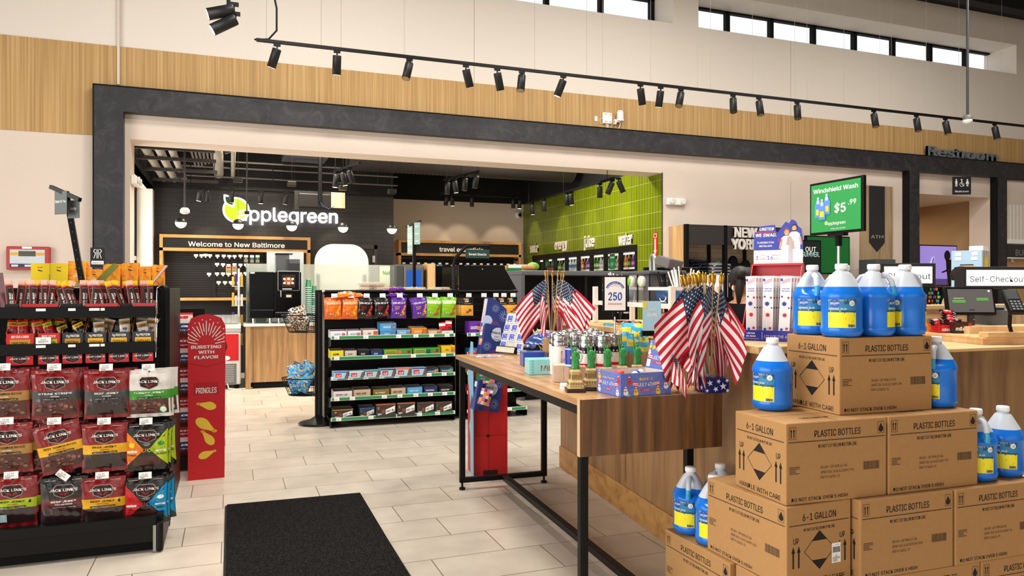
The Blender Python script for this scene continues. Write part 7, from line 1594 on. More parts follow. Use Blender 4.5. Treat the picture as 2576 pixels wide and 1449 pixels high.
def letters3(word,p0,p1,hh,mt,nrm,nm_,lab,dep=.025,bold=.035,xs=None,axis='Y'):
 p0 = Vector(p0); p1 = Vector(p1); ux_ = (p1-p0).normalized(); vs,fs,a0,a1,b0,b1 = text_geo(word,bold,3); sx = (p1-p0).length/(a1-a0); sz = hh/.727; nrm = Vector(nrm); mb = MB()
 F_ = [p0+ux_*((v[0]-a0)*sx)+Vector((0,0,v[1]*sz)) for v in vs]; ec = Counter()
 for f_ in fs:
  for i in range(len(f_)): ec[tuple(sorted((f_[i],f_[(i+1) % len(f_)])))] += 1
 n_ = len(F_); n0 = _tn[(word,bold,3)]; mb.add([p+nrm*(dep+.0012*(i//n0)) for i,p in enumerate(F_)],fs,mt); mb.add([p+nrm*.004 for p in F_],fs,mt)
 mb.add([p+nrm*dep for p in F_]+[p+nrm*.004 for p in F_],[(e_[0],e_[1],e_[1]+n_,e_[0]+n_) for e_,k in ec.items() if k == 1],mt)
 return tag(mb.build(nm_),lab,'lettering')
for word,u0,u1,v0,v1,hh in (('soda',1336,1355,636,634,.26),('energy',1398,1428,628,624,.25),('juice',1472,1497,623,619,.27),('water',1559,1594,617,614,.27)):
 a = PX(u0,v0,5.868); b = PX(u1,v1,5.868); b.z = a.z = (a.z+b.z)/2; letters3(word,a,b,hh,LT3,(-1,0,0),'wall_lettering','white raised word %s above the coolers on the green wall' % word)
q = PX(1648,614,5.86); mb = MB(); mb.box(-.004,-.055,-.17,0,.055,.17,RED); f = Face(mb,(-.004,0,0),(0,-1,0),(0,0,1),eps=.0008); f.poly([(-.018,.08),(.018,.08),(.018,-.09),(.04,-.09),(0,-.155),(-.04,-.09),(-.018,-.09)],WHT,1); f.rect(0,.125,.08,.06,WHT,1); f.rect(0,.125,.06,.045,RED,2); f.text('FIRE EXTINGUISHER',0,-.005,.014,RED,k=3,rot=PI/2,w=.15); tag(mb.build('extinguisher_sign',loc=(5.866,q.y,q.z)),'narrow red sign with a white down arrow on the green wall','sign')
# ---- pendants, sensors
SHD_ = mat('#161412',.4); GLOW = mat('#ffe9c6',.4,em=3.2)
for i,u in enumerate((455,599,734,863,986)):
 q = PY(u,560+ (u-455)*16/532,10.8); r = T('globe_pendant','half black, half glowing globe pendant over the coffee counter, '+ORD[i],'pendant lamp',q,0,'globe pendants over the coffee counter')
 mb = MB(); mb.ball((0,0,0),.073,SHD_,20,8,0,1); mb.build('shade',r); mb = MB(); mb.ball((0,0,0),.072,GLOW,20,8,-1,0); mb.build('globe',r)
 zc = PY(u,448+(u-455)*.075,10.8).z-q.z; mb = MB(); mb.tube([(0,0,.07),(0,0,4.06-q.z)],.003,BLKM,5); mb.build('cord',r); mb = MB(); mb.box(-.06,-.05,zc,.06,.05,zc+.07,SHD_,.01); mb.build('junction_box',r)
 l = bpy.data.lights.new('globe_glow','POINT'); l.energy = 7; l.color = (1,.82,.58); l.shadow_soft_size = .07; o = bpy.data.objects.new('globe_glow',l); COL.objects.link(o); o.location = (q.x,q.y,q.z-.10)
q = PY(465,532,9.9); r = T('ceiling_sensor','white round sensor hanging on a thin rod left of the apple sign','sensor',q); mb = MB(); mb.lathe([(0,-.03),(.03,-.03),(.055,-.015),(.055,.02),(.035,.045),(0,.045)],WHT,18); mb.build('head',r); mb = MB(); mb.tube([(0,0,.04),(0,0,4.05-q.z)],.010,mat('#2a2826',.5),6); mb.build('rod',r)
q = PY(621,535,9.9); r = T('ceiling_sensor','small dark sensor hanging in front of the apple sign letters','sensor',q); mb = MB(); mb.box(-.03,-.03,-.02,.03,.03,.02,SHD_,.006); mb.build('head',r); mb = MB(); mb.tube([(0,0,.02),(0,0,4.05-q.z)],.008,mat('#2a2826',.5),6); mb.build('rod',r)
# rear of a hanging menu screen with open housing
q = PY(805,505,11.2); r = T('screen_mount','black ceiling mount carrying the back of a hanging screen above the apple sign','screen mount',q); mb = MB(); mb.box(-.30,0,-.10,.30,.05,.10,SHD_,.01); mb.box(-.36,.03,-.14,.36,.05,.14,mat('#1c1a19',.5)); mb.build('screen_back',r); mb = MB(); mb.tube([(0,-.02,-.02),(0,-.02,4.05-q.z)],.03,BLK,10); mb.build('pole',r); mb = MB(); mb.box(.16,-.02,-.10,.36,.0,.13,mat('#e8c08a',.5),.004); mb.build('side_panel',r)
mb = MB(); mb.tube([(-.02,-.03,.02),(.03,-.05,-.08),(.12,-.04,-.12),(.2,-.03,-.08)],.006,mat('#2a3a6a',.5),6); mb.build('cable',r)
# ---- services under the black ceiling
PIPE = mat('#6b645c',.5); PIPED = mat('#3a3633',.55)
def pipe(nm,pts,r_,lab,mt=PIPE,grp=None):
 mb = MB(); mb.tube(pts,r_,mt,12)
 if pts[0][1] > FY:
  for t in (.1,.5,.9): c = Vector(pts[0]).lerp(Vector(pts[-1]),t); mb.tube([c,(c.x,c.y,4.06)],.004,PIPED,5)
 return tag(mb.build(nm),lab,nm.replace('_',' '),grp)
for i,(dx,r_) in enumerate(((0,.052),(.16,.052),(.31,.045))): pipe('insulated_pipe',[(-1.02+dx,9.75,3.22),(-1.02+dx,13.37,3.22)],r_,'insulated grey pipe running to the back in the upper left, '+ORD[i],mat('#a59c90',.6),'insulated pipes')
for i in range(6): pipe('conduit',[(-.50+.05*i,9.75,3.30),(-.50+.05*i,12.4-.1*i,3.30)],.014,'thin conduit right of the insulated pipes, '+ORD[i],PIPE,'thin conduits')
for i,y in enumerate((10.0,10.8,11.8,12.9)):
 mb = MB(); mb.box(-1.15,y-.02,3.12,-.18,y+.02,3.165,PIPED)
 for x in (-1.12,-.22): mb.box(x-.006,y-.006,3.16,x+.006,y+.006,4.05,PIPED)
 tag(mb.build('pipe_hanger'),'steel hanger bar under the insulated pipes, '+('nearest','second from the front','third from the front','rearmost')[i],'hanger','pipe hangers')
q0 = PY(545,368,10.6); q1 = PY(551,445,10.6); pipe('drain_pipe',[(-.17,9.75,3.34),(-.17,11.5,3.34),(-.18,13.37,3.34)],.075,'thick vertical-looking grey drain pipe above the apple sign',mat('#a59c90',.6))
q0 = PY(588,372,10.6); pipe('sprinkler_pipe',[(.04,9.75,3.32),(.04,13.37,3.32)],.032,'slim grey pipe right of the drain pipe',mat('#a59c90',.6))
for i,(v0,v1,Y_) in enumerate(((400,424,12.0),(416,440,12.4),(440,462,12.9))):
 a,b = PY(455,v0,Y_),PY(1000,v0+ (v1-v0)*1.6,Y_); pipe('conduit_run',[(a.x,Y_,a.z),(b.x,Y_,a.z)],.013,'long horizontal conduit across the dark ceiling, '+('upper','middle','lower')[i],PIPE,'horizontal conduits')
DUCT = mat('#2a2624',.5,nz=.1)
mb = MB(); pr2 = []
for i in range(60):
 x = 1.75+i*.066; pr2.append((x,.30)); pr2.append((x+.03,.313))
mb.tube([(x,12.0,3.62) for x,_ in pr2],[r_ for _,r_ in pr2],DUCT,24); tag(mb.build('spiral_duct'),'big dark spiral duct running across the inner ceiling','duct')
mb = MB(); a = PY(915,425,11.0); pr2 = [(9.99+i*.05,.24 if i % 2 else .25) for i in range(28)]; mb.tube([(a.x-.1,y,3.70) for y,_ in pr2],[r_ for _,r_ in pr2],mat('#6b6058',.55),22); tag(mb.build('branch_duct'),'lighter round branch duct bending up right of the hanging screen','duct')
mb = MB(); mb.box(.75,11.2,3.42,1.40,12.2,3.72,mat('#2e2b29',.5)); tag(mb.build('air_box'),'grey air handling box left of the branch duct','air handler')
mb = MB(); q = PY(785,386,9.95); mb.lathe([(0,-.02),(.06,-.02),(.07,0),(.05,.02),(0,.02)],WHT,20); tag(mb.build('smoke_detector',loc=(q.x,9.95,4.02)),'white smoke detector on the inner ceiling','smoke detector')
# ---- track lights
def head_mesh(lit=True):
 r = T('track_head','t','track light'); mb = MB(); mb.box(-.012,-.03,-.03,.012,.03,0,BLK); mb.box(-.006,-.006,-.075,.006,.006,-.03,BLK); mb.build('arm',r)
 return r
def head(u,v0,Y,ln,lit,lab,group,aim=None,power=0,sz=1.0,pt=None,rx=0.0):
 p = pt if pt is not None else PY(u,v0,Y); r = T('track_light',lab,'track light',p,0,group)
 mb = MB(); mb.box(-.035,-.012,-.028,.035,.012,0,BLK); mb.box(-.007,-.007,-.10*sz,.007,.007,-.028,BLK); mb.build('bracket',r)
 mb = MB(); L_ = .20*sz; mb.lathe([(0,.0),(.044*sz,.0),(.046*sz,-.008),(.046*sz,-L_),(.038*sz,-L_),(.034*sz,-L_+.025)],mat('#1d1d1e',.4,sp=.4,name='lamp_black'),18); c_ = mb.build('cylinder',r,loc=(0,0,-.055*sz)); c_.rotation_euler = (rx,math.radians(ln),0)
 m2 = MB(); m2.lathe([(0,-L_-.001),(.040*sz,-L_-.001)],mat('#fff0d2',.4,em=4.0) if lit else mat('#a89a80',.2,1.0),14); b_ = m2.build('lens',c_)
 if lit and power and aim is not None: spot(Vector(p)+Vector((0,0,-.30*sz)),aim,power)
 return r
YT = 8.1
def trk(name,lab,pts,w=.032):
 mb = MB()
 for a,b in zip(pts,pts[1:]): mb.bar(a,b,w,BLK)
 if a.y > FY:
  for t in (.06,.5,.94): c = a.lerp(b,t); mb.tube([c,(c.x,c.y,4.06)],.006,BLK,6)
 return tag(mb.build(name),lab,'track')
a,b = PY(645,100,YT),PY(2576,318,YT); b = a+(b-a)*1.15; b.z = a.z
trk('light_track','long black lighting track crossing the hall wall',[a,b])
hall = [(697,15,1),(848,0,1),(1030,14,0),(1172,-18,1),(1251,-16,1),(1313,10,0),(1417,16,1),(1611,-16,1),(1662,0,1),(1713,18,0),(1844,8,0),(1909,2,0),(2005,8,0),(2198,3,0),(2305,4,0),(2378,0,0),(2502,2,0)]
tz = a.z
for i,(u,ln,lit) in enumerate(hall):
 q = PY(u,100+(u-645)*.113,YT); p = Vector((q.x,YT,tz-.016)); head(u,0,YT,ln*1.1,bool(lit),'black track spotlight on the hall track, '+ORD[i],'spotlights on the hall track',pt=p,rx=.25 if lit else -.25)
pipe('power_cable',[(a.x-.02,YT,a.z),(a.x+.12,YT,a.z+.02),(a.x+.20,YT,a.z+.12),(a.x+.20,YT,a.z+.35),(a.x+.12,YT,a.z+.75),(a.x+.10,YT,6.3)],.010,'looping black cable feeding the left end of the hall track',BLK)
for i,u in enumerate((670,808,858,1017,1345,1476,1516,1637,1755,1787,1893,1999,2030,2123,2213,2242,2330,2412,2520)):
 q = PY(u,100+(u-645)*.113,YT); mb = MB(); mb.tube([(q.x,YT,tz+.016),(q.x,YT,6.29)],.0022,mat('#9a9488',.5),4); tag(mb.build('suspension_wire'),'thin wire holding up the hall track, '+ORD[i],'wire','suspension wires of the hall track')
# second hall track head pair near the top
q = PY(568,0,6.2); mb = MB(); mb.box(q.x-.02,3.0,q.z+.30,q.x+.02,7.0,q.z+.335,BLK); tag(mb.build('light_track'),'upper lighting track running towards the viewer at the top left','track')
for (u,v,ln,lab) in ((568,38,72,'upper spotlight of the pair hanging at the top left, tilted sideways'),(572,62,58,'lower spotlight of the pair hanging at the top left, lens visible')):
 p = PY(u,v-2,6.2); head(u,v,6.2,ln,True,lab,'spotlights at the top left',pt=p+Vector((.06,0,.10)))
mb = MB(); q = PY(568,45,6.2); mb.bar((q.x+.02,6.2,q.z+.02),(q.x+.02,6.2,q.z+.62),.03,BLK); tag(mb.build('drop_rod'),'black rod the top left spotlights hang from','rod')
# hall sensor on a pole at the right
q = PY(2434,300,7.0); r = T('hall_sensor','round grey and white sensor on a long ceiling rod at the upper right','sensor',q); mb = MB(); mb.lathe([(0,.05),(.055,.05),(.058,.0),(.058,-.01)],mat('#6a6966',.5),20); mb.lathe([(.058,-.01),(.058,-.035),(.03,-.06),(0,-.062)],WHT,20); mb.build('head',r); mb = MB(); mb.tube([(0,0,.05),(0,0,6.3-q.z)],.016,mat('#3a3a3c',.5),8); mb.build('rod',r)
# conduit beside the left band
q = PY(298,213,FY-.03); mb = MB(); mb.tube([(q.x,FY-.03,q.z),(q.x,FY-.03,6.3)],.016,mat('#d9cfc2',.5),8); tag(mb.build('surface_conduit'),'white conduit dropping to the portal top at the left','conduit')
# inner tracks
Yb = 12.2; a,b = PY(450,465,Yb),PY(905,488,Yb); a.z = b.z = (a.z+b.z)/2; trk('light_track','inner lighting track in front of the apple sign',[a,b])
for i,(u,ln,lit) in enumerate(((505,10,1),(522,0,0),(582,0,0),(656,0,1),(721,8,0),(857,6,1))):
 p = PY(u,470,Yb); p.z = a.z-.01; head(u,0,Yb,ln,bool(lit),'black spotlight on the track by the apple sign, '+ORD[i],'spotlights by the apple sign',pt=p,aim=(p.x+.1,BW,2.0),power=18,sz=.85)
X_ = 5.0; a,b = PX(1320,513,X_),PX(1545,448,X_); a.z = b.z = (a.z+b.z)/2; trk('light_track','inner lighting track along the green wall',[a,b])
for i,(u,ln,lit) in enumerate(((1338,-6,1),(1369,0,0),(1427,0,0),(1436,-6,1),(1509,0,0),(1540,24,0),(1556,-26,1))):
 p = PX(u,480,X_); p.z = a.z-.01; head(u,0,0,ln,bool(lit),'black spotlight on the track by the green wall, '+ORD[i],'spotlights by the green wall',pt=p,sz=.85)
for u in (1345,1418,1487,1574,1655):
 q = PX(u,640,5.868); spot((5.15,q.y,3.25),(5.868,q.y,2.35),30,44)
Y_ = 13.6; a,b = PY(1107,494,Y_),PY(1312,508,Y_); a.z = b.z = 3.22; trk('light_track','inner lighting track before the travel bay',[a,b])
for i,(u,ln,lit) in enumerate(((1124,8,0),(1137,-4,1),(1187,0,0),(1291,0,0),(1308,4,1))):
 p = PY(u,500,Y_); p.z = 3.21; head(u,0,0,ln,bool(lit),'black spotlight before the travel bay, '+ORD[i],'spotlights before the travel bay',pt=p,sz=.85)
for u in (1080,1155,1260):
 q = PY(u,600,TW); spot((q.x,13.75,3.05),(q.x,TW-.1,2.30),20,50)
a,b = PY(1118,452,11.3),PY(1208,412,10.3); b.z = a.z; trk('light_track','short inner track below the spiral duct',[a,b])
for i,(u,lit,k) in enumerate(((1143,0,.1),(1151,1,.3),(1173,0,.6),(1200,0,.9))):
 p = a.lerp(b,k); head(u,0,0,(4,-8,4,8)[i],bool(lit),'black spotlight below the spiral duct, '+ORD[i],'spotlights below the spiral duct',pt=p+Vector((0,0,-.01)),sz=.9)
a,b = PY(840,432,11.0),PY(905,395,10.1); b.z = a.z; trk('light_track','short inner track left of the branch duct',[a,b])
for i,k in enumerate((.1,.35,.6)): head(0,0,0,(6,-12,-18)[i],i < 2,'black spotlight beside the branch duct, '+ORD[i],'spotlights beside the branch duct',pt=a.lerp(b,k)+Vector((0,0,-.01)),sz=.9)
p = Vector((-.35,10.3,3.45))
for i in range(3): head(0,0,0,(-32,-28,-20)[i],False,'black spotlight among the conduits at the upper left, '+('nearest','middle','farthest')[i],'spotlights among the conduits',pt=Vector((-.10,10.2+.45*i,3.62-.03*i)),sz=1.0)
# cameras / emergency lights
q = PY(1302,541,TW-.02); r = T('dome_camera','white dome camera at the corner of the beige wall and the green wall','camera',(q.x,TW,q.z)); mb = MB(); mb.ball((0,-.05,0),.075,WHT,16,10); mb.build('housing',r); mb = MB(); mb.ball((.015,-.10,-.005),.042,BLK,14,8); mb.build('lens',r)
# ================================================================ FLOOR MAT
mt = T('floor_mat','black carpet entrance mat on the pale tile floor','mat',(0,0,0)); mb = MB(); mb.prism([(-.021,5.215),(-.021,2.9),(.822,2.9),(.842,5.19)],lambda x,y,d: Vector((x,y,.001+d)),.008,m_mat()); mb.build('pile',mt)
RUB = mat('#121212',.6); mb = MB()
for (a,b) in (((-.033,5.23),(-.018,2.89)),((.820,2.89),(.835,5.2))): mb.box(a[0],2.89,.0005,b[0],5.20,.006,RUB)
mb.box(-.033,5.195,.0005,.84,5.215,.006,RUB) if False else None
mb.build('rubber_edge',mt)
# ================================================================ WALL FITTINGS
def em_light(loc,rz,lab):
 r = T('emergency_light',lab,'emergency light',loc,rz); mb = MB(); mb.box(-.16,-.06,-.05,.16,0,.05,WHT,.012); mb.build('housing',r)
 for x in (-.09,.10):
  m2 = MB(); m2.X = Matrix.Translation((x,-.065,0)) @ Matrix.Rotation(PI/2,4,'X'); m2.lathe([(0,-.005),(.042,-.005),(.042,.02),(.034,.024),(0,.02)],mat('#e3e0d8',.2),18); m2.build('lamp_head',r)
em_light(PY(1698,508,FY-.002),0,'white twin-head emergency light right of the green tile wall')
q = PX(323,445,OX0-.0); em_light((OX0+.002,FY+.2,q.z),PI/2,'white emergency light on the left jamb of the shop opening')
BF = FY-.014
q = PY(1499,299,BF); mb = MB(); mb.box(-.022,-.008,-.035,.022,0,.035,WHT,.003); tag(mb.build('wall_outlet',loc=q),'small white outlet left of the round router','outlet')
q = PY(1526,298,BF); r = T('wifi_router','white rounded router with drooping cables on the tan band','router',q); mb = MB(); mb.box(-.075,-.035,-.08,.075,0,.08,WHT,.03); mb.build('housing',r)
mb = MB()
for i in range(4): mb.tube([(-.02+.014*i,-.02,-.08),(-.015+.008*i,-.03,-.13),(-.0+.002*i,-.02,-.17)],.003,WHT,5)
mb.tube([(-.075,-.01,.0),(-.12,-.02,-.03),(-.11,-.02,-.08),(-.05,-.02,-.08)],.003,WHT,5); mb.build('cable',r)
for (x,z) in ((-.03,.055),(.045,.05),(-.03,-.05),(.04,-.05)): m2 = MB(); m2.box(x-.012,-.04,z-.004,x+.012,-.035,z+.004,mat('#c98a6a',.5)); m2.build('port',r)
q = PY(1560,292,BF-.06); r = T('antenna','white domed antenna on a wall bracket right of the router','antenna',q); mb = MB(); mb.lathe([(0,-.075),(.058,-.075),(.058,-.055),(.050,-.055),(.046,.05),(.035,.075),(0,.085)],WHT,22); mb.build('dome',r); mb = MB(); mb.box(-.085,.0,-.12,-.055,.06,-.05,WHT,.003); mb.box(-.085,-.005,-.09,.0,.015,-.075,WHT); mb.build('bracket',r); mb = MB(); mb.tube([(0,0,-.075),(.005,.01,-.13),(-.03,.03,-.21)],.006,WHT,6); mb.build('cable',r)
LG_ = mat('#6d7276',.45)
a,b = PY(2328,404,FY-.06),PY(2504,412,FY-.06); b.z = a.z = 3.66; letters3('Restroom',a,b,.24,LG_,(0,-1,0),'wall_lettering','grey raised word Restroom standing on the dark portal header',.05,.03)
def person_icon(f,x,y,h,kind):
 f.disc(x,y+h*.40,h*.10,WHT,1,10)
 if kind == 'w': f.poly([(x-h*.1,y+h*.27),(x+h*.1,y+h*.27),(x+h*.22,y-h*.12),(x-h*.22,y-h*.12)],WHT,1)
 else: f.rect(x,y+h*.08,h*.26,h*.38,WHT,1)
 for s_ in (-.07,.07): f.rect(x+s_*h,y-h*.28,h*.09,h*.36,WHT,1)
q = PY(2419,467,PF-.20); r = T('restroom_sign','small square dark sign with three white figures over the restroom opening','sign',q,-.42); mb = MB(); h = .30; mb.box(-h/2,-.008,-h/2,h/2,.008,h/2,mat('#1a1d1f',.5),.002); f = Face(mb,(0,-.008,0),(1,0,0),(0,0,1),eps=.0008); person_icon(f,-.09,.045,.13,'m'); f.ring(0,.02,.030,.008,WHT,1,18,90,400); f.disc(-.005,.10,.013,WHT,1,10); f.rect(0,.055,.016,.06,WHT,1); f.line(0,.03,.035,-.01,.012,WHT,1); person_icon(f,.09,.045,.13,'w'); f.text('Restroom',0,-.09,.045,WHT,bold=.02,w=.22); mb.build('sign_face',r); mb = MB(); mb.box(-.01,.008,-.02,.01,.20,.02,BLK); mb.build('bracket',r)
# wood panel with the pennant sign
a,b = PY(2165,465,FY-.03),PY(2246,468,FY-.03); z0 = .9; mb = MB(); mb.box(a.x,FY-.03,.6,b.x,FY-.001,a.z,wood('grey_oak','#8d7659','#a58c6c','#b79e7d',(20,20,1.2)))
r = T('pennant_sign','grey oak wall panel with a dark pointed banner reading ATM','sign',(0,0,0)); mb.build('panel',r)
u0,u1 = PY(2188,465,FY-.045),PY(2226,466,FY-.045); zb,zt_ = PY(2206,633,FY-.045).z,PY(2206,610,FY-.045).z; mb = MB(); c_ = (u0.x+u1.x)/2
mb.prism([(u0.x,zt_),(c_,zb),(u1.x,zt_),(u1.x,a.z-.005),(u0.x,a.z-.005)],lambda x,z,d: Vector((x,FY-.031-d,z)),.012,mat('#242427',.5)); f = Face(mb,(c_,FY-.043,PY(2206,594,FY-.045).z),(1,0,0),(0,0,1),eps=.001); f.text('ATM',0,0,.075,mat('#b9a484',.5),bold=.01,w=(u1.x-u0.x)*.82); mb.build('banner',r)
q = PY(2236,668,8.7); r = T('cash_machine','grey cash machine with a lit topper behind the jugs','cash machine',(q.x,8.7,0)); mb = MB(); mb.box(-.22,0,0,.22,.5,1.30,mat('#3a3d40',.5),.02); mb.build('cabinet',r); mb = MB(); mb.box(-.20,.05,1.30,.20,.4,q.z+.10,mat('#4a4d50',.4),.01); f = Face(mb,(0,.05,(1.3+q.z+.1)/2+.05),(1,0,0),(0,0,1),eps=.001); f.rect(0,.06,.34,.16,PAPER,1); f.text('ATM',0,.07,.09,INK,bold=.04,k=2); f.rect(0,-.07,.34,.09,YEL,1); mb.build('topper',r)
# ---- apparel alcove
ap = T('apparel_fixture','black and oak apparel alcove with big NEW YORK letters','apparel fixture',(0,0,0)); AX0,AX1,AY = 5.98,7.98,8.87; AT = 2.326
mb = MB(); mb.box(AX0,AY,0,AX0+.04,FY-.002,AT,wood('alcove_oak','#b08a5a','#c9a06c','#d5b07e',(14,14,1.2))); mb.build('side_panel',ap)
AB = mat('#2a2524',.6); mb = MB(); mb.box(AX0+.04,AY,2.05,AX1,AY+.06,AT,AB); mb.box(AX0+.04,AY-.004,AT-.005,AX1,FY-.002,AT,AB); mb.build('header',ap)
for u in (1729,1826,1919,2006): x = PY(u,640,AY).x; mb = MB(); mb.box(x-.03,AY-.01,0,x+.02,AY+.05,AT+.004,BLK); mb.build('upright',ap)
for u in (1783,1873): x = PY(u,640,FY-.04).x; mb = MB(); mb.box(x-.025,FY-.05,.3,x+.025,FY-.03,2.1,BLK); mb.build('standard',ap)
mb = MB(); mb.box(AX0+.04,FY-.02,0,AX1,FY-.002,AT-.01,m_brick('cream_brick','#cdb79a','#c2ab8d','#9c8a72',.30,.075,.004,rot=(PI/2,0,0))); mb.build('brick_back',ap)
mb = MB(); mb.box(AX0+.10,AY+.0,.9,AX1-.1,FY-.03,1.30,BLK); mb.build('plinth',ap)
a,b = PY(1745,691,AY+.02),PY(1831,716,AY+.02); mb = MB(); mb.box(a.x,AY+.02,1.30,b.x,FY-.06,a.z,WHT); sh_ = mb.build('display_block',ap); sh_['label'] = 'white display block'
for w_,u0,u1,vb,hh in (('NEW',1844,1902,596,.19),('YORK',1838,1904,626,.20)):
 a,b = PY(u0,vb,AY-.02),PY(u1,vb+1,AY-.02); b.z = a.z; letters3(w_,a,b,hh,mat('#d9d3cb',.6),(0,-1,0),'wall_lettering','pale raised word %s on the apparel alcove header' % w_,.03,.06)
FAB = lambda c: mat(c,.9,sp=.1,nz=.12,ns=40)
def folded(loc,rz,c,lab,grp):
 mb = MB()
 mb.grid(lambda a,b: Vector(((a-.5)*.34,(b-.5)*.28,.030+.012*math.sin(3*a+1)*math.sin(4*b)-.028*max(0,abs(a-.5)*2-.75)*4-.028*max(0,abs(b-.5)*2-.8)*5)),12,10,FAB(c)); mb.box(-.16,-.13,.0,.16,.13,.026,FAB(c),.012)
 f = Face(mb,(.05,-.135,.015),(1,0,0),(0,0,1),eps=.004); f.lines(0,0,.10,.012,1,NAVY)
 return tag(mb.build('folded_sweatshirt',loc=loc,rot=rz),lab,'sweatshirt',grp)
a = PY(1808,690,AY+.15); b2 = PY(1765,690,AY+.15); bz = PY(1745,691,AY+.02).z
for i in range(4): folded((a.x+.012*(i % 2),AY+.22,bz+.001+.046*i),.05*(i-1),'#8f8d96','folded grey sweatshirt in the alcove stack, '+('bottom one','second from bottom','third from bottom','top one')[i],'grey folded sweatshirts')
for i in range(5): folded((b2.x-.06+.01*(i % 2),AY+.26,bz+.001+.046*i),.08*(i-2),'#16161e','folded black sweatshirt at the left of the alcove, '+ORD[i].replace('left','bottom').replace('bottommost','bottom one'),'black folded sweatshirts')
def hanging(u,v,c,lab,trim=None,duck=False):
 p = PY(u,v,AY+.16); r = T('hanging_sweatshirt',lab,'sweatshirt',(p.x,AY+.20,p.z)); mb = MB()
 def S_(sg):
  def fn(a,b):
   w = .22+.05*(1-b) if b < .8 else .22-.4*(b-.8); x = (a-.5)*2*w; return Vector((x,-sg*.07*(1-(2*a-1)**2)**.5+.008*math.sin(14*a+5*b),-.62*(1-b)))
  return fn
 mb.grid(S_(1),12,14,FAB(c)); mb.grid(lambda a,b: S_(-1)(1-a,b),12,14,FAB(c)); mb.build('torso',r)
 for sg in (-1,1): m2 = MB(); m2.tube([(sg*.16,0,-.06),(sg*.24,-.02,-.25),(sg*.25,-.05,-.48)],[.06,.055,.045],FAB(c),10); m2.build('sleeve',r)
 m2 = MB(); m2.ball((0,0,.02),.085,FAB(c if not duck else '#15130f'),14,8,sc=(.9,.7,1.1)); m2.build('hood',r)
 if trim: m2 = MB(); f = Face(m2,(0,-.080,-.24),(1,0,0),(0,0,1),eps=.001); (f.disc(.05,.06,.07,mat(trim,.7),1,7),f.disc(-.02,-.12,.07,PAPER,1,9,.7),f.disc(.02,-.14,.03,INK,2,8)) if not duck else (f.disc(0,0,.06,YEL,1,14),f.disc(.02,.08,.04,YEL,1,12),f.disc(.06,.08,.02,ORG,2,8,.5),f.disc(.02,.0,.035,mat('#3fa7a0',.6),2,12),f.rect(-.07,.04,.03,.12,mat('#3a4a9a',.6),2)); m2.build('print',r)
hanging(1848,662,'#141416','black hooded sweatshirt with a red patch hanging in the alcove','#c01c1c')
hanging(1880,672,'#7a6f62','taupe sweatshirt with a yellow duck print hanging in the alcove','#ffffff',True)
hanging(1812,672,'#4c5a3f','olive sweatshirt hanging behind the alcove post')
# screens right of the alcove
def flat(name,lab,cat,u0,v0,u1,v1,Y,c,em=0,frame=True,draw=None):
 a,b = PY(u0,v0,Y),PY(u1,v1,Y); w,h = b.x-a.x,a.z-b.z; r = T(name,lab,cat,((a.x+b.x)/2,Y,(a.z+b.z)/2)); mb = MB(); mb.box(-w/2,0,-h/2,w/2,.05,h/2,BLK,.004); mb.box(-.03,.05,-h*.3,.03,max(.06,FY-Y),h*.3,BLK); mb.build('housing',r); mb = MB(); t = .02 if frame else .004; mb.box(-w/2+t,-.002,-h/2+t,w/2-t,0,h/2-t,mat(c,.25,em=em) if em else mat(c,.25)); f = Face(mb,(0,-.002,0),(1,0,0),(0,0,1),eps=.001)
 if draw: draw(f,w-2*t,h-2*t)
 mb.build('screen',r); return r
flat('wall_screen','large green wall screen behind the windshield wash sign','screen',2028,592,2138,690,9.1,'#0f5a26',.35)
flat('poster_sign','dark poster reading OUT SUMMER beside the necklace display header','poster',2012,603,2066,690,8.7,'#15231f',draw=lambda f,w,h: (f.text('OUT',0,h*.28,.10,PAPER,bold=.03,k=1),f.text('SUMMER.',0,h*.12,.10,mat('#bfe0e6',.5,nz=0),bold=.03,k=1,maxw=w*.9)))
# corridor screen with an evening picture
VIO = mat('#8f7cc9',.3,em=.75)
def vio(f,w,h):
 f.rect(0,-h*.42,w,h*.16,mat('#5a4a8a',.4,em=.3),1); f.poly([(-w*.40,-h*.35),(-w*.24,-h*.35),(-w*.10,h*.22),(-w*.18,h*.22)],mat('#c9bfe0',.4,em=.6),1); f.poly([(-w*.28,-h*.35),(-w*.24,-h*.35),(-w*.12,h*.2),(-w*.15,h*.2)],mat('#5a4fa0',.4,em=.4),2)
 SI = mat('#08060c',.5,nz=0); f.disc(w*.24,h*.26,w*.085,SI,2,16,1.25); f.poly([(w*.20,h*.14),(w*.34,h*.16),(w*.5,h*.22),(w*.5,-h*.5),(w*.26,-h*.5),(w*.22,-h*.1),(w*.08,-h*.16),(w*.10,-h*.19),(w*.22,-h*.15)],SI,2)
flat('corridor_screen','violet wall screen showing a dark silhouette beyond the restroom columns','screen',2312,615,2408,720,9.5,'#8f7cc9',.75,draw=vio)
q = PY(2444,516,11.55); mb = MB(); mb.box(-.10,-.06,-.055,.10,0,.055,WHT,.01); mb.box(.03,-.065,-.02,.07,-.06,.01,DKG); tag(mb.build('wall_sensor',loc=q),'small white box high on the corridor wall','sensor')
q = PY(2545,652,FY-.06); mb = MB(); mb.box(-.03,-.04,-.055,.03,0,.055,mat('#cfcabf',.5),.006); mb.box(-.02,-.045,.01,.02,-.04,.04,GRY); mb.box(-.02,-.045,-.04,.02,-.04,-.01,GRY); tag(mb.build('wall_outlet',loc=q),'pale double outlet on the wood panelling at the right edge','outlet')
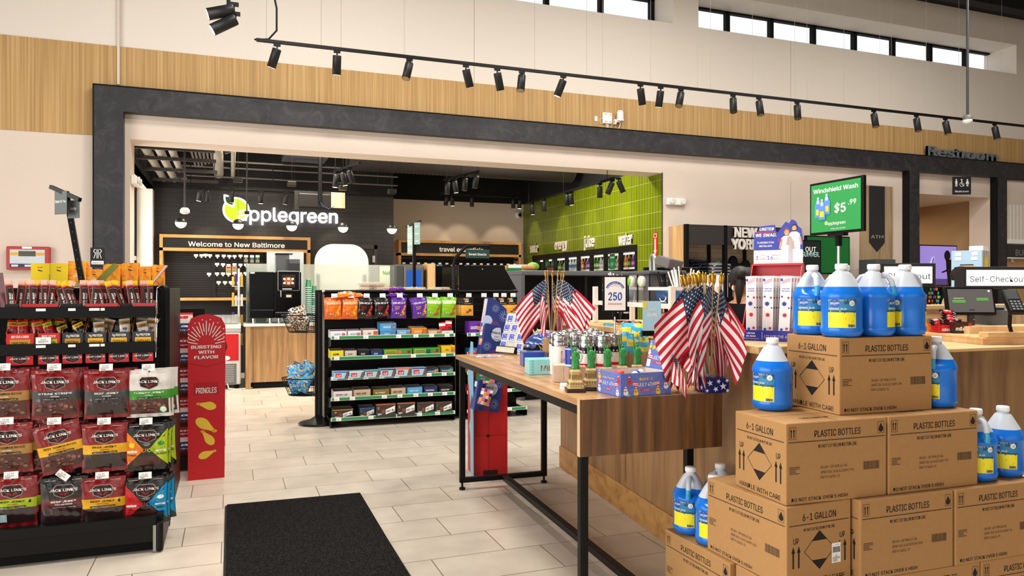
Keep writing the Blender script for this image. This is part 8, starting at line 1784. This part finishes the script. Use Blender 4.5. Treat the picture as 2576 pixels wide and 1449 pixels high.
# cardboard display with cut shelves
a,b = PY(2393,632,7.6),PY(2466,628,7.6); zt_ = (a.z+b.z)/2; w = b.x-a.x; SKYB = mat('#a9cbe6',.5,nz=.10,ns=4); P_ = PT(2393,632,8.4); w = .30; zt_ = 1.85; r = T('sports_display','tall sky blue cardboard display with slanted cut shelves','display',(P_.x,P_.y,0),-1.1); mb = MB(); mb.box(0,0,0,w,.4,zt_,SKYB,.003); mb.box(.0,-.002,.9,w,0,1.02,mat('#bcd13a',.5,nz=.1))
mb.build('body',r); CT_ = mat('#c9a062',.6)
for (x,z) in [(.15,1.66)]+[(.08,1.53-.125*i) for i in range(8)]+[(.22,1.53-.125*i) for i in range(8)]:
 mb = MB(); W2 = .085 if z > 1.6 else .05; f = Face(mb,(x,-.002,z),(1,0,0),(0,0,1),eps=.001); sl = 0 if z > 1.6 else .022
 f.poly([(-W2,-.035-sl),(W2,-.035+sl),(W2*.8,.03+sl),(-W2*.75,.03-sl)],CT_,1); f.poly([(-W2*.75,.024-sl),(W2*.8,.024+sl),(W2*.8,.034+sl),(-W2*.75,.034-sl)],INK,2); mb.build('cut_shelf',r)
mb = MB(); mb.box(w+.001,0,0,w+.004,.4,zt_,mat('#b3aca6',.6)); f = Face(mb,(w+.004,.2,zt_-.2),(0,1,0),(0,0,1),eps=.001); f.star(0,.05,.13,YEL,1,14,.6); f.disc(0,-.18,.15,mat('#4a7a3a',.6),1,16,.55); f.rect(0,-.18,.2,.07,PAPER,2); f.disc(.05,-.42,.09,mat('#6a4a36',.6),1,14,1.2); f.disc(-.05,-.60,.10,mat('#c9a58a',.6),2,14,1.2); f.disc(-.05,-.52,.10,mat('#4a3424',.6),3,12,.5); f.rect(.1,-.75,.2,.3,mat('#34345c',.6),1); mb.build('side_print',r)
mb = MB(); mb.box(w*.55,.05,zt_,w,.35,zt_+.05,WHT); mb.build('tray_top',r)
for x in (.07,.23): mb = MB(); mb.box(x-.03,-.006,zt_-.06,x+.03,-.001,zt_-.02,WHT); mb.box(x-.035,-.006,zt_-.11,x+.03,-.001,zt_-.07,WHT); mb.build('shelf_clip',r)
# gift card tower
a,b = PY(2334,721,6.9),PY(2392,771,6.9); r = T('card_rack','dark rack speckled with small bright gift cards behind the checkout sign','rack',(a.x,6.9,0)); w = b.x-a.x; mb = MB(); mb.box(0,0,0,w,.3,a.z,BLK,.004); mb.box(w*.55,-.02,.8,w*.95,0,a.z-.02,BLK); mb.build('body',r); rn = random.Random(77)
mb = MB()
for i in range(8):
 for j in range(14):
  if rn.random() < .6: c = ('#c8322a','#2f9a4a','#3a3f9a','#e8c21f','#e07a2a','#2fa79a')[rn.randrange(6)]; x = .01+i*w*.065; mb.box(x,-.006,a.z-.05-j*.05,x+w*.055,-.001,a.z-.015-j*.05,mat(c,.4))
o_ = mb.build('gift_cards',r); o_['kind'] = 'stuff'
# ================================================================ CASHIER ISLAND
isl = T('checkout_island','pale oak island with stepped worktops behind the carton stack','counter',(0,0,0)); IS = Matrix.Translation((4.44,3.32,0)) @ Matrix.Rotation(-.24,4,'Z')
LTV = wood('light_oak_upright','#c9a272','#d8b385','#e3c196',(14,14,1.6)); mb = MB(); mb.X = IS; mb.box(0,0,1.071,2.2,.60,1.105,LTV); mb.box(-.005,-.005,1.105,2.2,.62,1.12,LTW,.003); mb.build('worktop',isl)
mb = MB(); mb.X = IS; mb.box(.02,-.02,1.12,2.2,.06,1.15,LTW,.003); mb.box(.15,.30,1.12,2.2,.58,1.17,LTV); mb.build('raised_shelf',isl)
mb = MB(); a = PT(2330,770,6.3); mb.box(a.x-.1,a.y,0,a.x+1.6,a.y+.3,1.25,LTV); mb.box(a.x-.12,a.y-.02,1.25,a.x+1.6,a.y+.32,1.28,LTW); tag(mb.build('back_counter'),'blond oak counter wall standing behind the checkout screens','counter')
a = PT(2250,803,5.9); mb = MB(); mb.box(a.x-.25,a.y,0,a.x+.40,a.y+.3,a.z,SAT); tag(mb.build('low_counter'),'low oak counter block behind the right-hand jugs','counter')
def lightbox(u0,v0,u1,v1,t,word,lab):
 a,b = PT(u0,v0,t),PT(u1,v1,t); w = (b-a).xy.length; h = a.z-b.z; r = T('lightbox_sign',lab,'lightbox',((a.x+b.x)/2,(a.y+b.y)/2,b.z),-.30); mb = MB(); mb.box(-w/2,0,0,w/2,.10,h,mat('#242426',.5),.004); mb.build('housing',r); mb = MB(); mb.box(-w/2+.03,-.004,.025,w/2-.03,0,h-.025,mat('#fffdf8',.4,em=1.1)); mb.build('light_panel',r); mb = MB(); f = Face(mb,(0,-.004,h/2),(1,0,0),(0,0,1),eps=.001); f.text(word,0,0,h*.36,mat('#2b2226',.6,nz=0),w=w*.80); mb.build('lettering',r); mb = MB(); mb.box(-w*.3,.04,-b.z+.001,-w*.3+.03,.07,0,BLK); mb.box(-w*.3-.06,-.01,-b.z+.001,-w*.3+.09,.12,-b.z+.02,BLK); mb.build('pole',r)
lightbox(2212,662,2357,721,5.5,'Checkout','white lit Checkout sign partly behind the jug handles')
lightbox(2418,671,2600,727,5.7,'Self-Checkout','white lit Self-Checkout sign at the right photo edge')
# terminal
def onis(u,v,z,dx=0,dy=0): p = G(u,v,z); return Vector((p.x+dx,p.y+dy,z+.001))
p = onis(2456,838,1.12,.03,.06); r = T('checkout_terminal','dark self checkout touchscreen on a pyramid base','terminal',p,-.42); mb = MB(); mb.lathe([(0,0),(.11,0),(.11,.015),(.035,.045),(0,.046)],BLK,4,fn=lambda q,a,j: (q[0]*.9-q[1]*.9,q[0]*.9*.8+q[1]*.9*.8,q[2])); mb.build('base',r); mb = MB(); mb.box(-.018,-.01,.04,.018,.02,.16,DKG); mb.ball((.012,-.012,.09),.004,mat('#ff2020',.4,em=2),6,4); mb.build('stem',r); mb = MB(); mb.X = Matrix.Translation((0,.0,.12)) @ Matrix.Rotation(-.22,4,'X'); mb.box(-.165,-.015,.0,.165,.02,.20,BLK,.006); mb.build('monitor',r); mb = MB(); mb.X = Matrix.Translation((0,.0,.12)) @ Matrix.Rotation(-.22,4,'X'); mb.box(-.150,-.017,.018,.150,-.015,.182,mat('#5a5a5c',.2,em=.15)); f = Face(mb,(0,-.017,.1),(1,0,0),(0,0,1),eps=.0006); f.text('applegreen',-.08,.02,.014,WHT,al='C'); f.lines(-.08,-.005,.09,.02,2,mat('#5ac03a',.4,em=.6)); f.lines(.08,.01,.08,.02,2,mat('#5ac03a',.4,em=.6)); f.disc(.128,.068,.008,WHT,1,10); mb.build('screen',r)
p = onis(2520,818,1.17,0,.06); p.z = 1.171; r = T('receipt_printer','grey receipt printer right of the checkout touchscreen','printer',p,-.42); mb = MB(); PG = mat('#55595a',.4); mb.prism([(0,0),(.19,0),(.19,.135),(.06,.135),(0,.10)],lambda y,z,d: Vector((-.075+d,y-.05,z)),.15,PG); mb.build('housing',r); mb = MB(); mb.box(-.06,-.045,.118,.06,.02,.124,mat('#6f7374',.3)); mb.build('paper_lid',r)
p = PT(2548,800,4.7); r = T('card_reader','black card payment reader tilted on an arm at the right edge','card reader',p,-.5); mb = MB(); mb.X = Matrix.Translation((0,0,.10)) @ Matrix.Rotation(-.7,4,'X'); mb.box(-.045,-.02,-.09,.045,.02,.09,BLK,.008); mb.build('body',r); mb = MB(); mb.X = Matrix.Translation((0,0,.10)) @ Matrix.Rotation(-.7,4,'X'); mb.box(-.035,-.022,.01,.035,-.02,.08,mat('#4a4c4e',.2)); f = Face(mb,(0,-.021,-.04),(1,0,0),(0,0,1),eps=.001)
for i in range(12): f.rect(-.022+.022*(i % 3),.03-.02*(i//3),.015,.012,GRY,1)
mb.build('keypad',r); mb = MB(); mb.tube([(0,.03,.05),(.0,.04,-.05),(.05,.05,1.0-p.z)],.012,BLK,8); mb.build('arm',r)
p = onis(2478,832,1.12,.02,.0); mb = MB(); mb.lathe([(0,0),(.03,0),(.034,.03),(.03,.075),(.018,.085),(0,.086)],BLK,16); mb.box(-.012,-.02,.084,.012,.0,.088,mat('#2fd05a',.4,em=1.5)); tag(mb.build('barcode_scanner',loc=p),'small black scanner with a green light beside the printer','scanner')
# candy cartons on the island
def ccarton(u0,u1,v,c,words,wc,lab,h,c2,dp=.12):
 p = onis((u0+u1)/2,v,1.12); a,b = PT(u0,v,5.05),PT(u1,v,5.05); w = (b-a).xy.length; mb = MB(); mb.box(-w/2,0,0,w/2,.003,h,c); mb.box(-w/2,dp,0,w/2,dp+.003,h*1.2,c); mb.box(-w/2,0,0,-w/2+.003,dp,h,c); mb.box(w/2-.003,0,0,w/2,dp,h,c); mb.box(-w/2,0,0,w/2,dp,.003,c); f = Face(mb,(0,0,h/2),(1,0,0),(0,0,1),eps=.0006); f.text(words,-w*.08,0,h*.5,wc,bold=.05,k=2,maxw=w*.6); f.rect(w*.40,0,w*.18,h*.9,c2,1); f.disc(w*.2,-h*.2,h*.16,JBL,2,10); tag(mb.build('candy_carton',loc=p,rot=-.38),lab,'carton','candy cartons on the island'); return p,w
ccarton(2336,2363,835,ORG,"Reese's",YEL,'orange candy carton at the left on the island',.055,YEL)
p1,w1 = ccarton(2366,2397,838,JRED,'m&m',PAPER,'red candy carton in the middle on the island',.055,ORG); p2,w2 = ccarton(2399,2445,839,mat('#3a1c14',.4),'m&m',PAPER,'brown candy carton right of the red one on the island',.075,JRED)
r = T('candy_packet','c','candy packet'); pillow(.11,.045,.018,lambda a,b: JRED if .25 < a < .8 else JBK,JRED,lambda f,w,h: f.text('m&m',0,h*.5,h*.5,PAPER,bold=.05,k=1),8,6,2).build('wrapper',r); CP = Proto(r)
for i in range(7):
 b_ = p1 if i < 2 else p2; CP.put(b_+Vector((.01*(i % 3)-.02,.05+.008*i,.055+.016*(i if i < 2 else i-1))),tilt(-.3+.12*(i % 3),-1.1,.1*(i-3)),'red candy packet heaped on the %s carton, %s' % ('red' if i < 2 else 'brown',('first','second','third','fourth','fifth','sixth','seventh')[i]+' from below'),'candy packets on the cartons')
# ================================================================ ON THE LONG CHECKOUT COUNTER
# windshield wash sign
pl,pr_ = PT(2040,475,3.70),PT(2168,441,3.40); w = (pr_-pl).xy.length; az = math.atan2(pr_.y-pl.y,pr_.x-pl.x); zb = 1.69; h = .25; md = (pl+pr_)/2
sgn = T('price_stand','green windshield wash price sign on a chrome stand above the jugs','sign',(md.x,md.y,ZC+.001),az); zz = zb-ZC
mb = MB(); mb.cyl((0,.02),.06,0,.010,DKG,24); mb.build('base',sgn); mb = MB(); mb.tube([(0,.02,.01),(0,.02,zz-.03)],.007,STEEL,10); mb.box(-.011,.009,zz-.06,.011,.031,zz,BLK); mb.box(-.05,.0,zz-.012,.05,.03,zz+.006,BLK); mb.build('pole',sgn)
mb = MB(); mb.box(-w/2-.008,0,zz,w/2+.008,.02,zz+h+.008,BLK,.003); mb.build('frame',sgn); mb = MB(); GS = mat('#2f9a4e',.4,nz=0); mb.box(-w/2+.004,-.002,zz+.012,w/2-.004,0,zz+h-.004,GS); f = Face(mb,(0,-.002,zz+h/2+.004),(1,0,0),(0,0,1),eps=.0005)
f.text('Windshield Wash',0,h*.36,.030,WHT,bold=.04,w=w*.88,k=1); f.text('$5',w*.10,.0,.060,WHT,bold=.05,k=1); f.text('.99',w*.33,.018,.034,WHT,bold=.05,k=1)
JB_ = mat('#5f8fe0',.4,nz=0)
for i,(x,y) in enumerate(((-.34,.0),(-.16,.012),(-.25,-.012))): X_ = x*w; f.poly([(X_-.022,y-.045),(X_+.022,y-.045),(X_+.022,y+.015),(X_+.006,y+.045),(X_-.006,y+.045),(X_-.022,y+.015)],JB_,2+3*i); f.rect(X_,y-.018,.026,.028,YEL,3+3*i); f.rect(X_,y+.05,.012,.010,WHT,3+3*i); f.rect(X_,y+.032,.018,.02,mat('#b9cbea',.4,nz=0),3+3*i)
f.text('applegreen',.01,-h*.30,.022,WHT,bold=.02,k=1); f.disc(-.056,-h*.30,.010,mat('#bfe08a',.4,nz=0),1,12); f.text('enjoy your journey',.02,-h*.41,.011,WHT,k=1); mb.build('poster',sgn)
# necklace display
ND0 = Vector((2.372,3.04,ZC+.001)); nd = T('necklace_display','red, white and blue counter display of flashing necklaces with a printed couple on its header','display',ND0,-.93); w,d = .245,.27
NB,NR = mat('#2330a8',.4,nz=0),mat('#c8202a',.4); mb = MB(); mb.box(0,0,0,w,d,.01,NB); mb.box(0,-.002,0,w,.002,.052,NB); mb.box(0,0,.0,.003,d,.06,NR); f = Face(mb,(w/2,-.002,.026),(1,0,0),(0,0,1),eps=.0006); f.text('UNITED',-w*.30,.012,.011,WHT,bold=.05); f.text('WE SWAG',-w*.30,-.002,.010,WHT,bold=.05); f.text('FLASHING STAR NECKLACE',-w*.30,-.015,.005,WHT,w=w*.32); f.rect(-w*.08,0,.0015,.036,WHT); f.text('LIT FOR THE 4TH',w*.22,0,.018,mat('#d9b9e0',.4,nz=0),bold=.03,w=w*.52); mb.build('tray',nd)
mb = MB(); mb.prism([(0,.02),(d,.0),(d,.38),(.22,.38)],lambda y,z,q: Vector((-.002+q,y,z)),.004,NR); mb.prism([(0,.02),(d,.0),(d,.38),(.22,.38)],lambda y,z,q: Vector((w-.002+q,y,z)),.004,NR); mb.box(0,d-.004,0,w,d,.39,NR); mb.box(0,.215,.375,w,d,.385,NR); mb.build('side_panel',nd)
mb = MB(); hp_ = [(0,.385),(w,.385),(w,.50),(w*.97,.56),(w*.90,.575),(w*.86,.60),(w*.78,.61),(w*.72,.59),(w*.66,.60),(w*.58,.575),(w*.5,.545),(w*.46,.55),(w*.44,.585),(w*.12,.58),(w*.10,.555),(w*.02,.55),(0,.50)]
mb.prism(hp_,lambda x,z,q: Vector((x,.245-q,z)),.004,NB); f = Face(mb,(0,.241,0),(1,0,0),(0,0,1),eps=.0006); f.rect(w/2,.42,w,.07,PAPER,1); f.text('UNITED',w*.28,.568,.022,WHT,bold=.06,k=2,sh=.15,w=w*.30); f.text('WE SWAG.',w*.26,.537,.024,WHT,bold=.06,k=2,sh=.1,w=w*.44); f.rect(w*.26,.5485,w*.40,.005,NR,3); f.text('FLASHING STAR',w*.25,.497,.013,WHT,bold=.05,k=2,w=w*.34); f.text('NECKLACE',w*.25,.479,.013,WHT,bold=.05,k=2)
f.text('3',w*.07,.42,.028,NB,k=2); f.text('LIGHT',w*.19,.43,.010,PNK,k=2); f.text('MODES',w*.19,.412,.010,PNK,k=2); f.text('16',w*.34,.42,.028,NB,k=2); f.text('BRIGHT',w*.46,.43,.010,PNK,k=2); f.text('LIGHTS',w*.46,.412,.010,PNK,k=2)
SK,HR1,HR2 = mat('#d9a27e',.5,nz=0),mat('#8a5a34',.5,nz=0),mat('#33221a',.5,nz=0); TS = mat('#eceaf0',.5,nz=0)
for (x,zc,hc) in ((w*.68,.545,HR1),(w*.83,.565,HR2)):
 f.poly([(x-.030,.387),(x+.030,.387),(x+.028,zc-.03),(x+.012,zc-.018),(x-.012,zc-.018),(x-.028,zc-.03)],TS,2)
 f.disc(x,zc+.002,.0155,hc,3,16,1.35 if hc is HR1 else 1.15); f.disc(x,zc-.002,.0115,SK,4,14,1.3); f.rect(x,zc-.009,.009,.003,WHT,5)
 if hc is HR2: f.rect(x,zc-.013,.014,.005,hc,5)
 for sg in (-1,1): f.line(x+sg*.028,zc-.045,x+sg*.034,zc-.085,.010,SK,3)
for i in range(3): f.rect(w*.55,.500+.006*i,.022,.003,NR,3)
mb.build('header',nd)
def npack():
 mb = MB(); NW = mat('#ece8ea',.25,coat=.5,nz=0); mb.box(-.026,0,0,.026,.004,.30,NW,.001); f = Face(mb,(0,0,.15),(1,0,0),(0,0,1),eps=.0005); f.text('UNITED',0,.095,.007,NB,bold=.05,sh=.15,w=.034); f.text('WE SWAG',0,.084,.007,NB,bold=.05,sh=.15,w=.036)
 for i in range(3): f.line(-.02,.13-.006*i,.02,.146-.006*i,.002,NR)
 f.rect(-.02,.138,.010,.012,NB)
 for i,(x,z,c,s_) in enumerate(((-.004,.02,NB,.013),(.0,-.035,NR,.012),(.014,.05,NR,.007),(-.016,.055,NB,.006),(.012,-.1,NR,.008),(-.012,-.105,NB,.008),(.018,.0,NB,.005))): f.star(x,z,s_,c,1,9,.65)
 mb.box(-.028,.001,.296,.028,.002,.308,mat('#f4f0f2',.2,tr=.3,nz=0,al=.6)); return tag(mb.build('necklace_packet'),'n','packet')
NPK = Proto(npack()); Rn = Matrix.Rotation(-.93,4,'Z')
for c in range(3):
 for k in range(4): NPK.put(ND0+Rn @ Vector((.045+.077*c+.004*k,.02+.026*k,.012)),tilt(-.93+.06*(c-1),-.08,.03*(c-1)+.015*k),'white necklace packet in the counter display, %s column, %s' % (('left','middle','right')[c],('front','second','third','rear')[k]),'necklace packets in the counter display')
# white condiment rack with cups, pods, straws
WR0 = FR(2.06,3.98,ZC+.001); wr_ = T('condiment_rack','white post rack holding cups, straws and wrapped forks on the counter','rack',WR0,-R5+0); LW,DW = 1.22,.30
Rr = Matrix.Translation(WR0) @ Matrix.Rotation(-R5,4,'Z')
WRP_ = mat('#e9e2d8',.5)
for (x,y) in ((0,0),(0,LW),(DW,0),(DW,LW)): mb = MB(); mb.box(x-.017,y-.017,0,x+.017,y+.017,.27,WRP_,.003); mb.build('leg',wr_)
mb = MB(); mb.box(-.01,0,.135,.01,LW,.165,WRP_); mb.box(DW-.01,0,.135,DW+.01,LW,.165,WRP_)
for i in range(26): mb.box(.0,.02+i*LW/26,.138,DW,.026+i*LW/26,.146,WRP_)
mb.build('wire_shelf',wr_); mb = MB(); mb.box(-.01,0,.245,.01,.30,.265,WRP_); mb.box(0,-.01,.245,DW,.01,.265,WRP_); mb.box(DW-.01,0,.245,DW+.01,LW,.265,WRP_); mb.build('rail',wr_)
CUPB = mat('#15406e',.45)
for i,y in enumerate((.10,.28,1.02)):
 r = T('condiment_cup','dark blue condiment cup on the white rack, '+('nearest','middle','farthest')[i],'cup',Rr @ Vector((.13,y,.147)),0,'blue cups on the white rack'); mb = MB(); mb.lathe([(0,.0),(.075,0),(.092,.105),(.088,.105),(.072,.006),(0,.006)],CUPB,24); f = Face(mb,fn=lambda x,y_,d: ((.084+d)*math.cos(PI*1.15+x/.084),(.084+d)*math.sin(PI*1.15+x/.084),y_),eps=.002); f.ring(0,.05,.018,.006,WHT,1,16,180,380); f.lines(.0,.025,.05,.008,1,WHT); mb.build('cup',r)
 rn = random.Random(i)
 for k in range(12):
  m2 = MB(); a_,ln = rn.uniform(0,6.28),rn.uniform(.02,.05); tp = (.055*math.cos(a_)+ln*math.cos(a_),.055*math.sin(a_)+ln*math.sin(a_),.20+.04*rn.random())
  if i == 1: m2.tube([(.03*math.cos(a_),.03*math.sin(a_),.01),tp],.006,BLKM,5,flat=.5); nm_ = 'wrapped_fork'
  else: m2.tube([(.03*math.cos(a_),.03*math.sin(a_),.01),tp],.005,PAPER,6); nm_ = 'paper_straw'
  o_ = m2.build(nm_,loc=r.location); tag(o_,('white paper straw in the nearest blue cup' if i == 0 else 'white paper straw in the farthest blue cup') if i != 1 else 'wrapped black plastic fork in the middle blue cup','straw' if i != 1 else 'fork',('straws in the nearest cup' if i == 0 else 'straws in the farthest cup') if i != 1 else 'forks in the middle cup')
r = T('pod_caddy','clear and black caddy of coffee pods with a chrome handle behind the 250 sign','caddy',Rr @ Vector((.15,.56,.147)),-R5); CLR = mat('#c9ccd2',.1,tr=.7,nz=0,al=.5); mb = MB(); mb.box(-.12,-.20,0,.12,.20,.20,CLR,.02); mb.build('clear_bin',r)
mb = MB(); mb.box(-.135,-.22,.20,.135,.22,.225,mat('#55565a',.3),.02)
for (x,y) in ((-.125,-.21),(.125,-.21),(-.125,.21),(.125,.21),(-.125,-.03),(-.125,.12)): mb.tube([(x,y,0),(x,y,.20)],.005,BLK,6)
mb.build('wire_frame',r); mb = MB(); mb.tube([(0,-.03,.22),(0,-.03,.30),(0,-.015,.33),(0,.015,.33),(0,.03,.30),(0,.03,.22)],.014,mat('#a9a8a6',.3,.6),8); mb.build('handle',r)
for i,y in enumerate((-.12,.04)):
 m2 = MB(); m2.X = Matrix.Translation((-.142,y,.155)) @ Matrix.Rotation(-PI/2,4,'Y'); m2.lathe([(0,.012),(.030,.012),(.034,.006),(.034,-.02),(0,-.03)],[mat('#7fc23a',.5) if i else mat('#cfe6b4',.5),WHT,WHT,WHT],20); m2.build('coffee_pod',r)
mb = MB(); mb.box(-.06,-.07,0,.06,.07,.07,mat('#6a6462',.5),.01); o_ = mb.build('grey_box',r,loc=(.05,-.12,.24)); o_.rotation_euler = (.2,.15,.2)
pp_ = Rr @ Vector((.16,.30,.0)); mb = MB(); mb.box(-.09,-.12,0,.09,.12,.10,CARD,.002); mb.box(-.092,-.12,0,-.09,.12,.012,YEL); tag(mb.build('small_carton',loc=pp_,rot=-R5),'open brown carton under the white rack','box')
for i,y in enumerate((.72,.85,.98)): o_ = CP.put(Rr @ Vector((.10,y,.01)),tilt(.4*i,-1.2,.2),'red snack packet under the white rack, '+('nearest','middle','farthest')[i],'packets under the white rack')
# cashier monitor seen from the front
p0 = FR(2.40,3.60,ZC+.001); r = T('cashier_monitor','wide dark cashier monitor on the counter behind the right-hand flags','monitor',PT(1690,724,5.0).xy.to_3d()+Vector((0,0,ZC+.001)),-.30); mb = MB(); mb.cyl((0,.08),.09,0,.012,BLK,20); mb.box(-.03,.06,.01,.03,.09,.25,BLK); mb.build('stand',r); mb = MB(); mb.box(-.19,0,.12,.19,.03,.40,BLK,.006); mb.build('housing',r); mb = MB(); mb.box(-.175,-.002,.135,.175,0,.365,mat('#4a403e',.2,em=.08)); f = Face(mb,(0,-.002,.25),(1,0,0),(0,0,1),eps=.0008); f.rect(.05,.05,.2,.002,GRY); f.rect(-.06,.058,.03,.012,PAPER); f.rect(.08,.058,.05,.012,PAPER)
for i in range(12): f.rect(-.06+.02*(i % 4),-.03-.018*(i//4),.017,.014,mat('#7a7472',.4),1)
mb.build('screen',r)
mb = MB(); q = PT(1640,790,4.0); mb.box(-.05,0,-.09,.05,.004,.07,mat('#a9d3ea',.5)); f = Face(mb,(0,0,0),(1,0,0),(0,0,1),eps=.0008); f.text('Get',0,.03,.022,WHT,bold=.03); f.text('SUN',0,.0,.026,WHT,bold=.05); f.rect(-.04,.05,.02,.04,YEL); mb.box(-.05,0,ZC-q.z+.001,.05,.03,-.09,BLK); tag(mb.build('promo_card',loc=q,rot=-.3),'pale blue promo card half hidden behind the right-hand flags','promo card')
# ================================================================ PEOPLE
SKIN = mat('#c68f6d',.5,sss=.1,name='skin')
def person(loc,rz,sc,top,legs,hairc,lab,bun,arm_l,arm_r,bend=0.0,head=(0,0)):
 """standing figure built from a skinned skeleton, facing -Y"""
 J = {'pel': (0,0,.92),'bel': (0,-.01-bend*.05,1.06),'che': (0,-.02-bend*.14,1.24),'clv': (0,0-bend*.20,1.37),'nek': (0,-.01-bend*.24,1.44)}
 nodes = [('pel',None,.145,.105),('bel','pel',.135,.10),('che','bel',.155,.11),('clv','che',.10,.075),('nek','clv',.052,.052)]
 for sg,n_,arm in ((-1,'l',arm_l),(1,'r',arm_r)):
  J['sh'+n_] = (sg*.175,-bend*.20,1.345); J['el'+n_],J['wr'+n_] = arm; J['hd'+n_] = tuple(Vector(J['wr'+n_])+(Vector(J['wr'+n_])-Vector(J['el'+n_])).normalized()*.05)
  nodes += [('sh'+n_,'clv',.062,.062),('el'+n_,'sh'+n_,.045,.045),('wr'+n_,'el'+n_,.030,.024),('hd'+n_,'wr'+n_,.038,.016)]
  J['hp'+n_] = (sg*.09,0,.85); J['kn'+n_] = (sg*.10,-.02,.48); J['an'+n_] = (sg*.10,.02,.09); J['to'+n_] = (sg*.11,-.13,.035)
  nodes += [('hp'+n_,'pel',.095,.095),('kn'+n_,'hp'+n_,.062,.062),('an'+n_,'kn'+n_,.042,.045),('to'+n_,'an'+n_,.042,.03)]
  d = (Vector(J['hd'+n_])-Vector(J['wr'+n_])).normalized(); sd = Vector((1,0,0)) if abs(d.x) < .8 else Vector((0,1,0))
  for k in range(4):
   b_ = Vector(J['hd'+n_])+sd*(-.027+.018*k); L_ = (.062,.072,.068,.052)[k]
   J['f%s%d' % (n_,k)] = tuple(b_+d*.022); J['g%s%d' % (n_,k)] = tuple(b_+d*L_*.7+Vector((0,0,-.008))); J['e%s%d' % (n_,k)] = tuple(b_+d*L_+Vector((0,0,-.02)))
   nodes += [('f%s%d' % (n_,k),'hd'+n_,.009,.009),('g%s%d' % (n_,k),'f%s%d' % (n_,k),.0085,.0085),('e%s%d' % (n_,k),'g%s%d' % (n_,k),.007,.007)]
  J['t'+n_] = tuple(Vector(J['wr'+n_])+d*.035-sd*sg*.042); nodes.append(('t'+n_,'wr'+n_,.010,.010))
 hx,hy = head; J['chin'] = (hx*.4,-.045-bend*.30,1.50); J['sk'] = (hx,-.02-bend*.34+hy,1.595); J['cr'] = (hx,-.01-bend*.34+hy,1.655); J['nose'] = (hx*1.0,-.118-bend*.34+hy,1.565)
 nodes += [('chin','nek',.050,.055),('sk','chin',.078,.094),('cr','sk',.060,.070),('nose','sk',.013,.013)]
 names = [n[0] for n in nodes]; me = bpy.data.meshes.new('p'); me.from_pydata([Vector(J[n])*sc for n in names],[(names.index(n[1]),i) for i,n in enumerate(nodes) if n[1]],[]); o = bpy.data.objects.new('p',me); COL.objects.link(o)
 o.modifiers.new('s','SKIN'); sv = me.skin_vertices[0].data
 for i,n in enumerate(nodes): sv[i].radius = (n[2]*sc,n[3]*sc); sv[i].use_root = (i == 0)
 m_ = o.modifiers.new('u','SUBSURF'); m_.levels = 2; m_.render_levels = 2
 bpy.context.view_layer.update(); ev = o.evaluated_get(bpy.context.evaluated_depsgraph_get()); m2 = bpy.data.meshes.new_from_object(ev); bpy.data.objects.remove(o)
 m2.materials.clear()
 for c in (SKIN,top,legs,mat('#111111',.6)): m2.materials.append(c)
 wl,wr = Vector(J['wrl'])*sc,Vector(J['wrr'])*sc
 for p in m2.polygons:
  c = p.center; p.use_smooth = True; z = c.z/sc
  p.material_index = 3 if z < .085 else 2 if z < .94 and abs(c.x) < .22*sc else (0 if z > 1.43 or min((c-wl).length,(c-wr).length,(c-Vector(J['hdl'])*sc).length,(c-Vector(J['hdr'])*sc).length) < .075*sc else 1)
 r = T('person',lab,'person',loc,rz); b_ = bpy.data.objects.new('body',m2); COL.objects.link(b_); b_.parent = r
 HC = mat(hairc,.55,nz=.2,ns=80); mb = MB(); c = (Vector(J['sk'])+Vector((0,.018,.028)))*sc; mb.ball(c,.104*sc,HC,18,12,-.55,1,sc=(.86,.98,.92))
 if bun: mb.ball(c+Vector((0,.10,.03))*sc,.045*sc,HC,12,8); mb.tube([c+Vector((0,.09,-.02))*sc,c+Vector((.01,.12,-.10))*sc,c+Vector((.015,.10,-.20))*sc],[.035*sc,.032*sc,.012*sc],HC,8)
 mb.build('hair',r)
 mb = MB(); f0 = Vector(J['sk'])*sc
 for sg in (-1,1): mb.ball(f0+Vector((sg*.030,-.084,.0))*sc,.011*sc,WHT,10,6); mb.ball(f0+Vector((sg*.030,-.092,.0))*sc,.006*sc,INK,8,5); mb.ball(f0+Vector((sg*.078,.01,-.02))*sc,.022*sc,SKIN,10,6,sc=(.35,.8,1.2))
 mb.ball(f0+Vector((0,-.082,-.062))*sc,.017*sc,mat('#a05a4e',.5),10,6,sc=(1.3,.5,.35)); mb.build('face_features',r); return r
BSH = mat('#19191b',.85,sp=.15,nz=.1)
person(Vector((3.36,4.31,0)),2.5,.925,BSH,mat('#1c1e26',.8),'#1c1411','person in a black top behind the counter, back turned, dark hair tied up',True,((-.28,-.04,1.10),(-.33,-.22,1.02)),((.27,-.08,1.10),(.22,-.28,1.06)),.35)
p = PT(2371,724,7.6); person(Vector((p.x,p.y,0)),.5,.96,mat('#b9a48e',.8),mat('#2a2f40',.8),'#20150f','person in a beige top at the far checkout, looking down',False,((-.25,-.06,1.10),(-.16,-.26,1.05)),((.25,-.06,1.10),(.16,-.26,1.05)),.5)
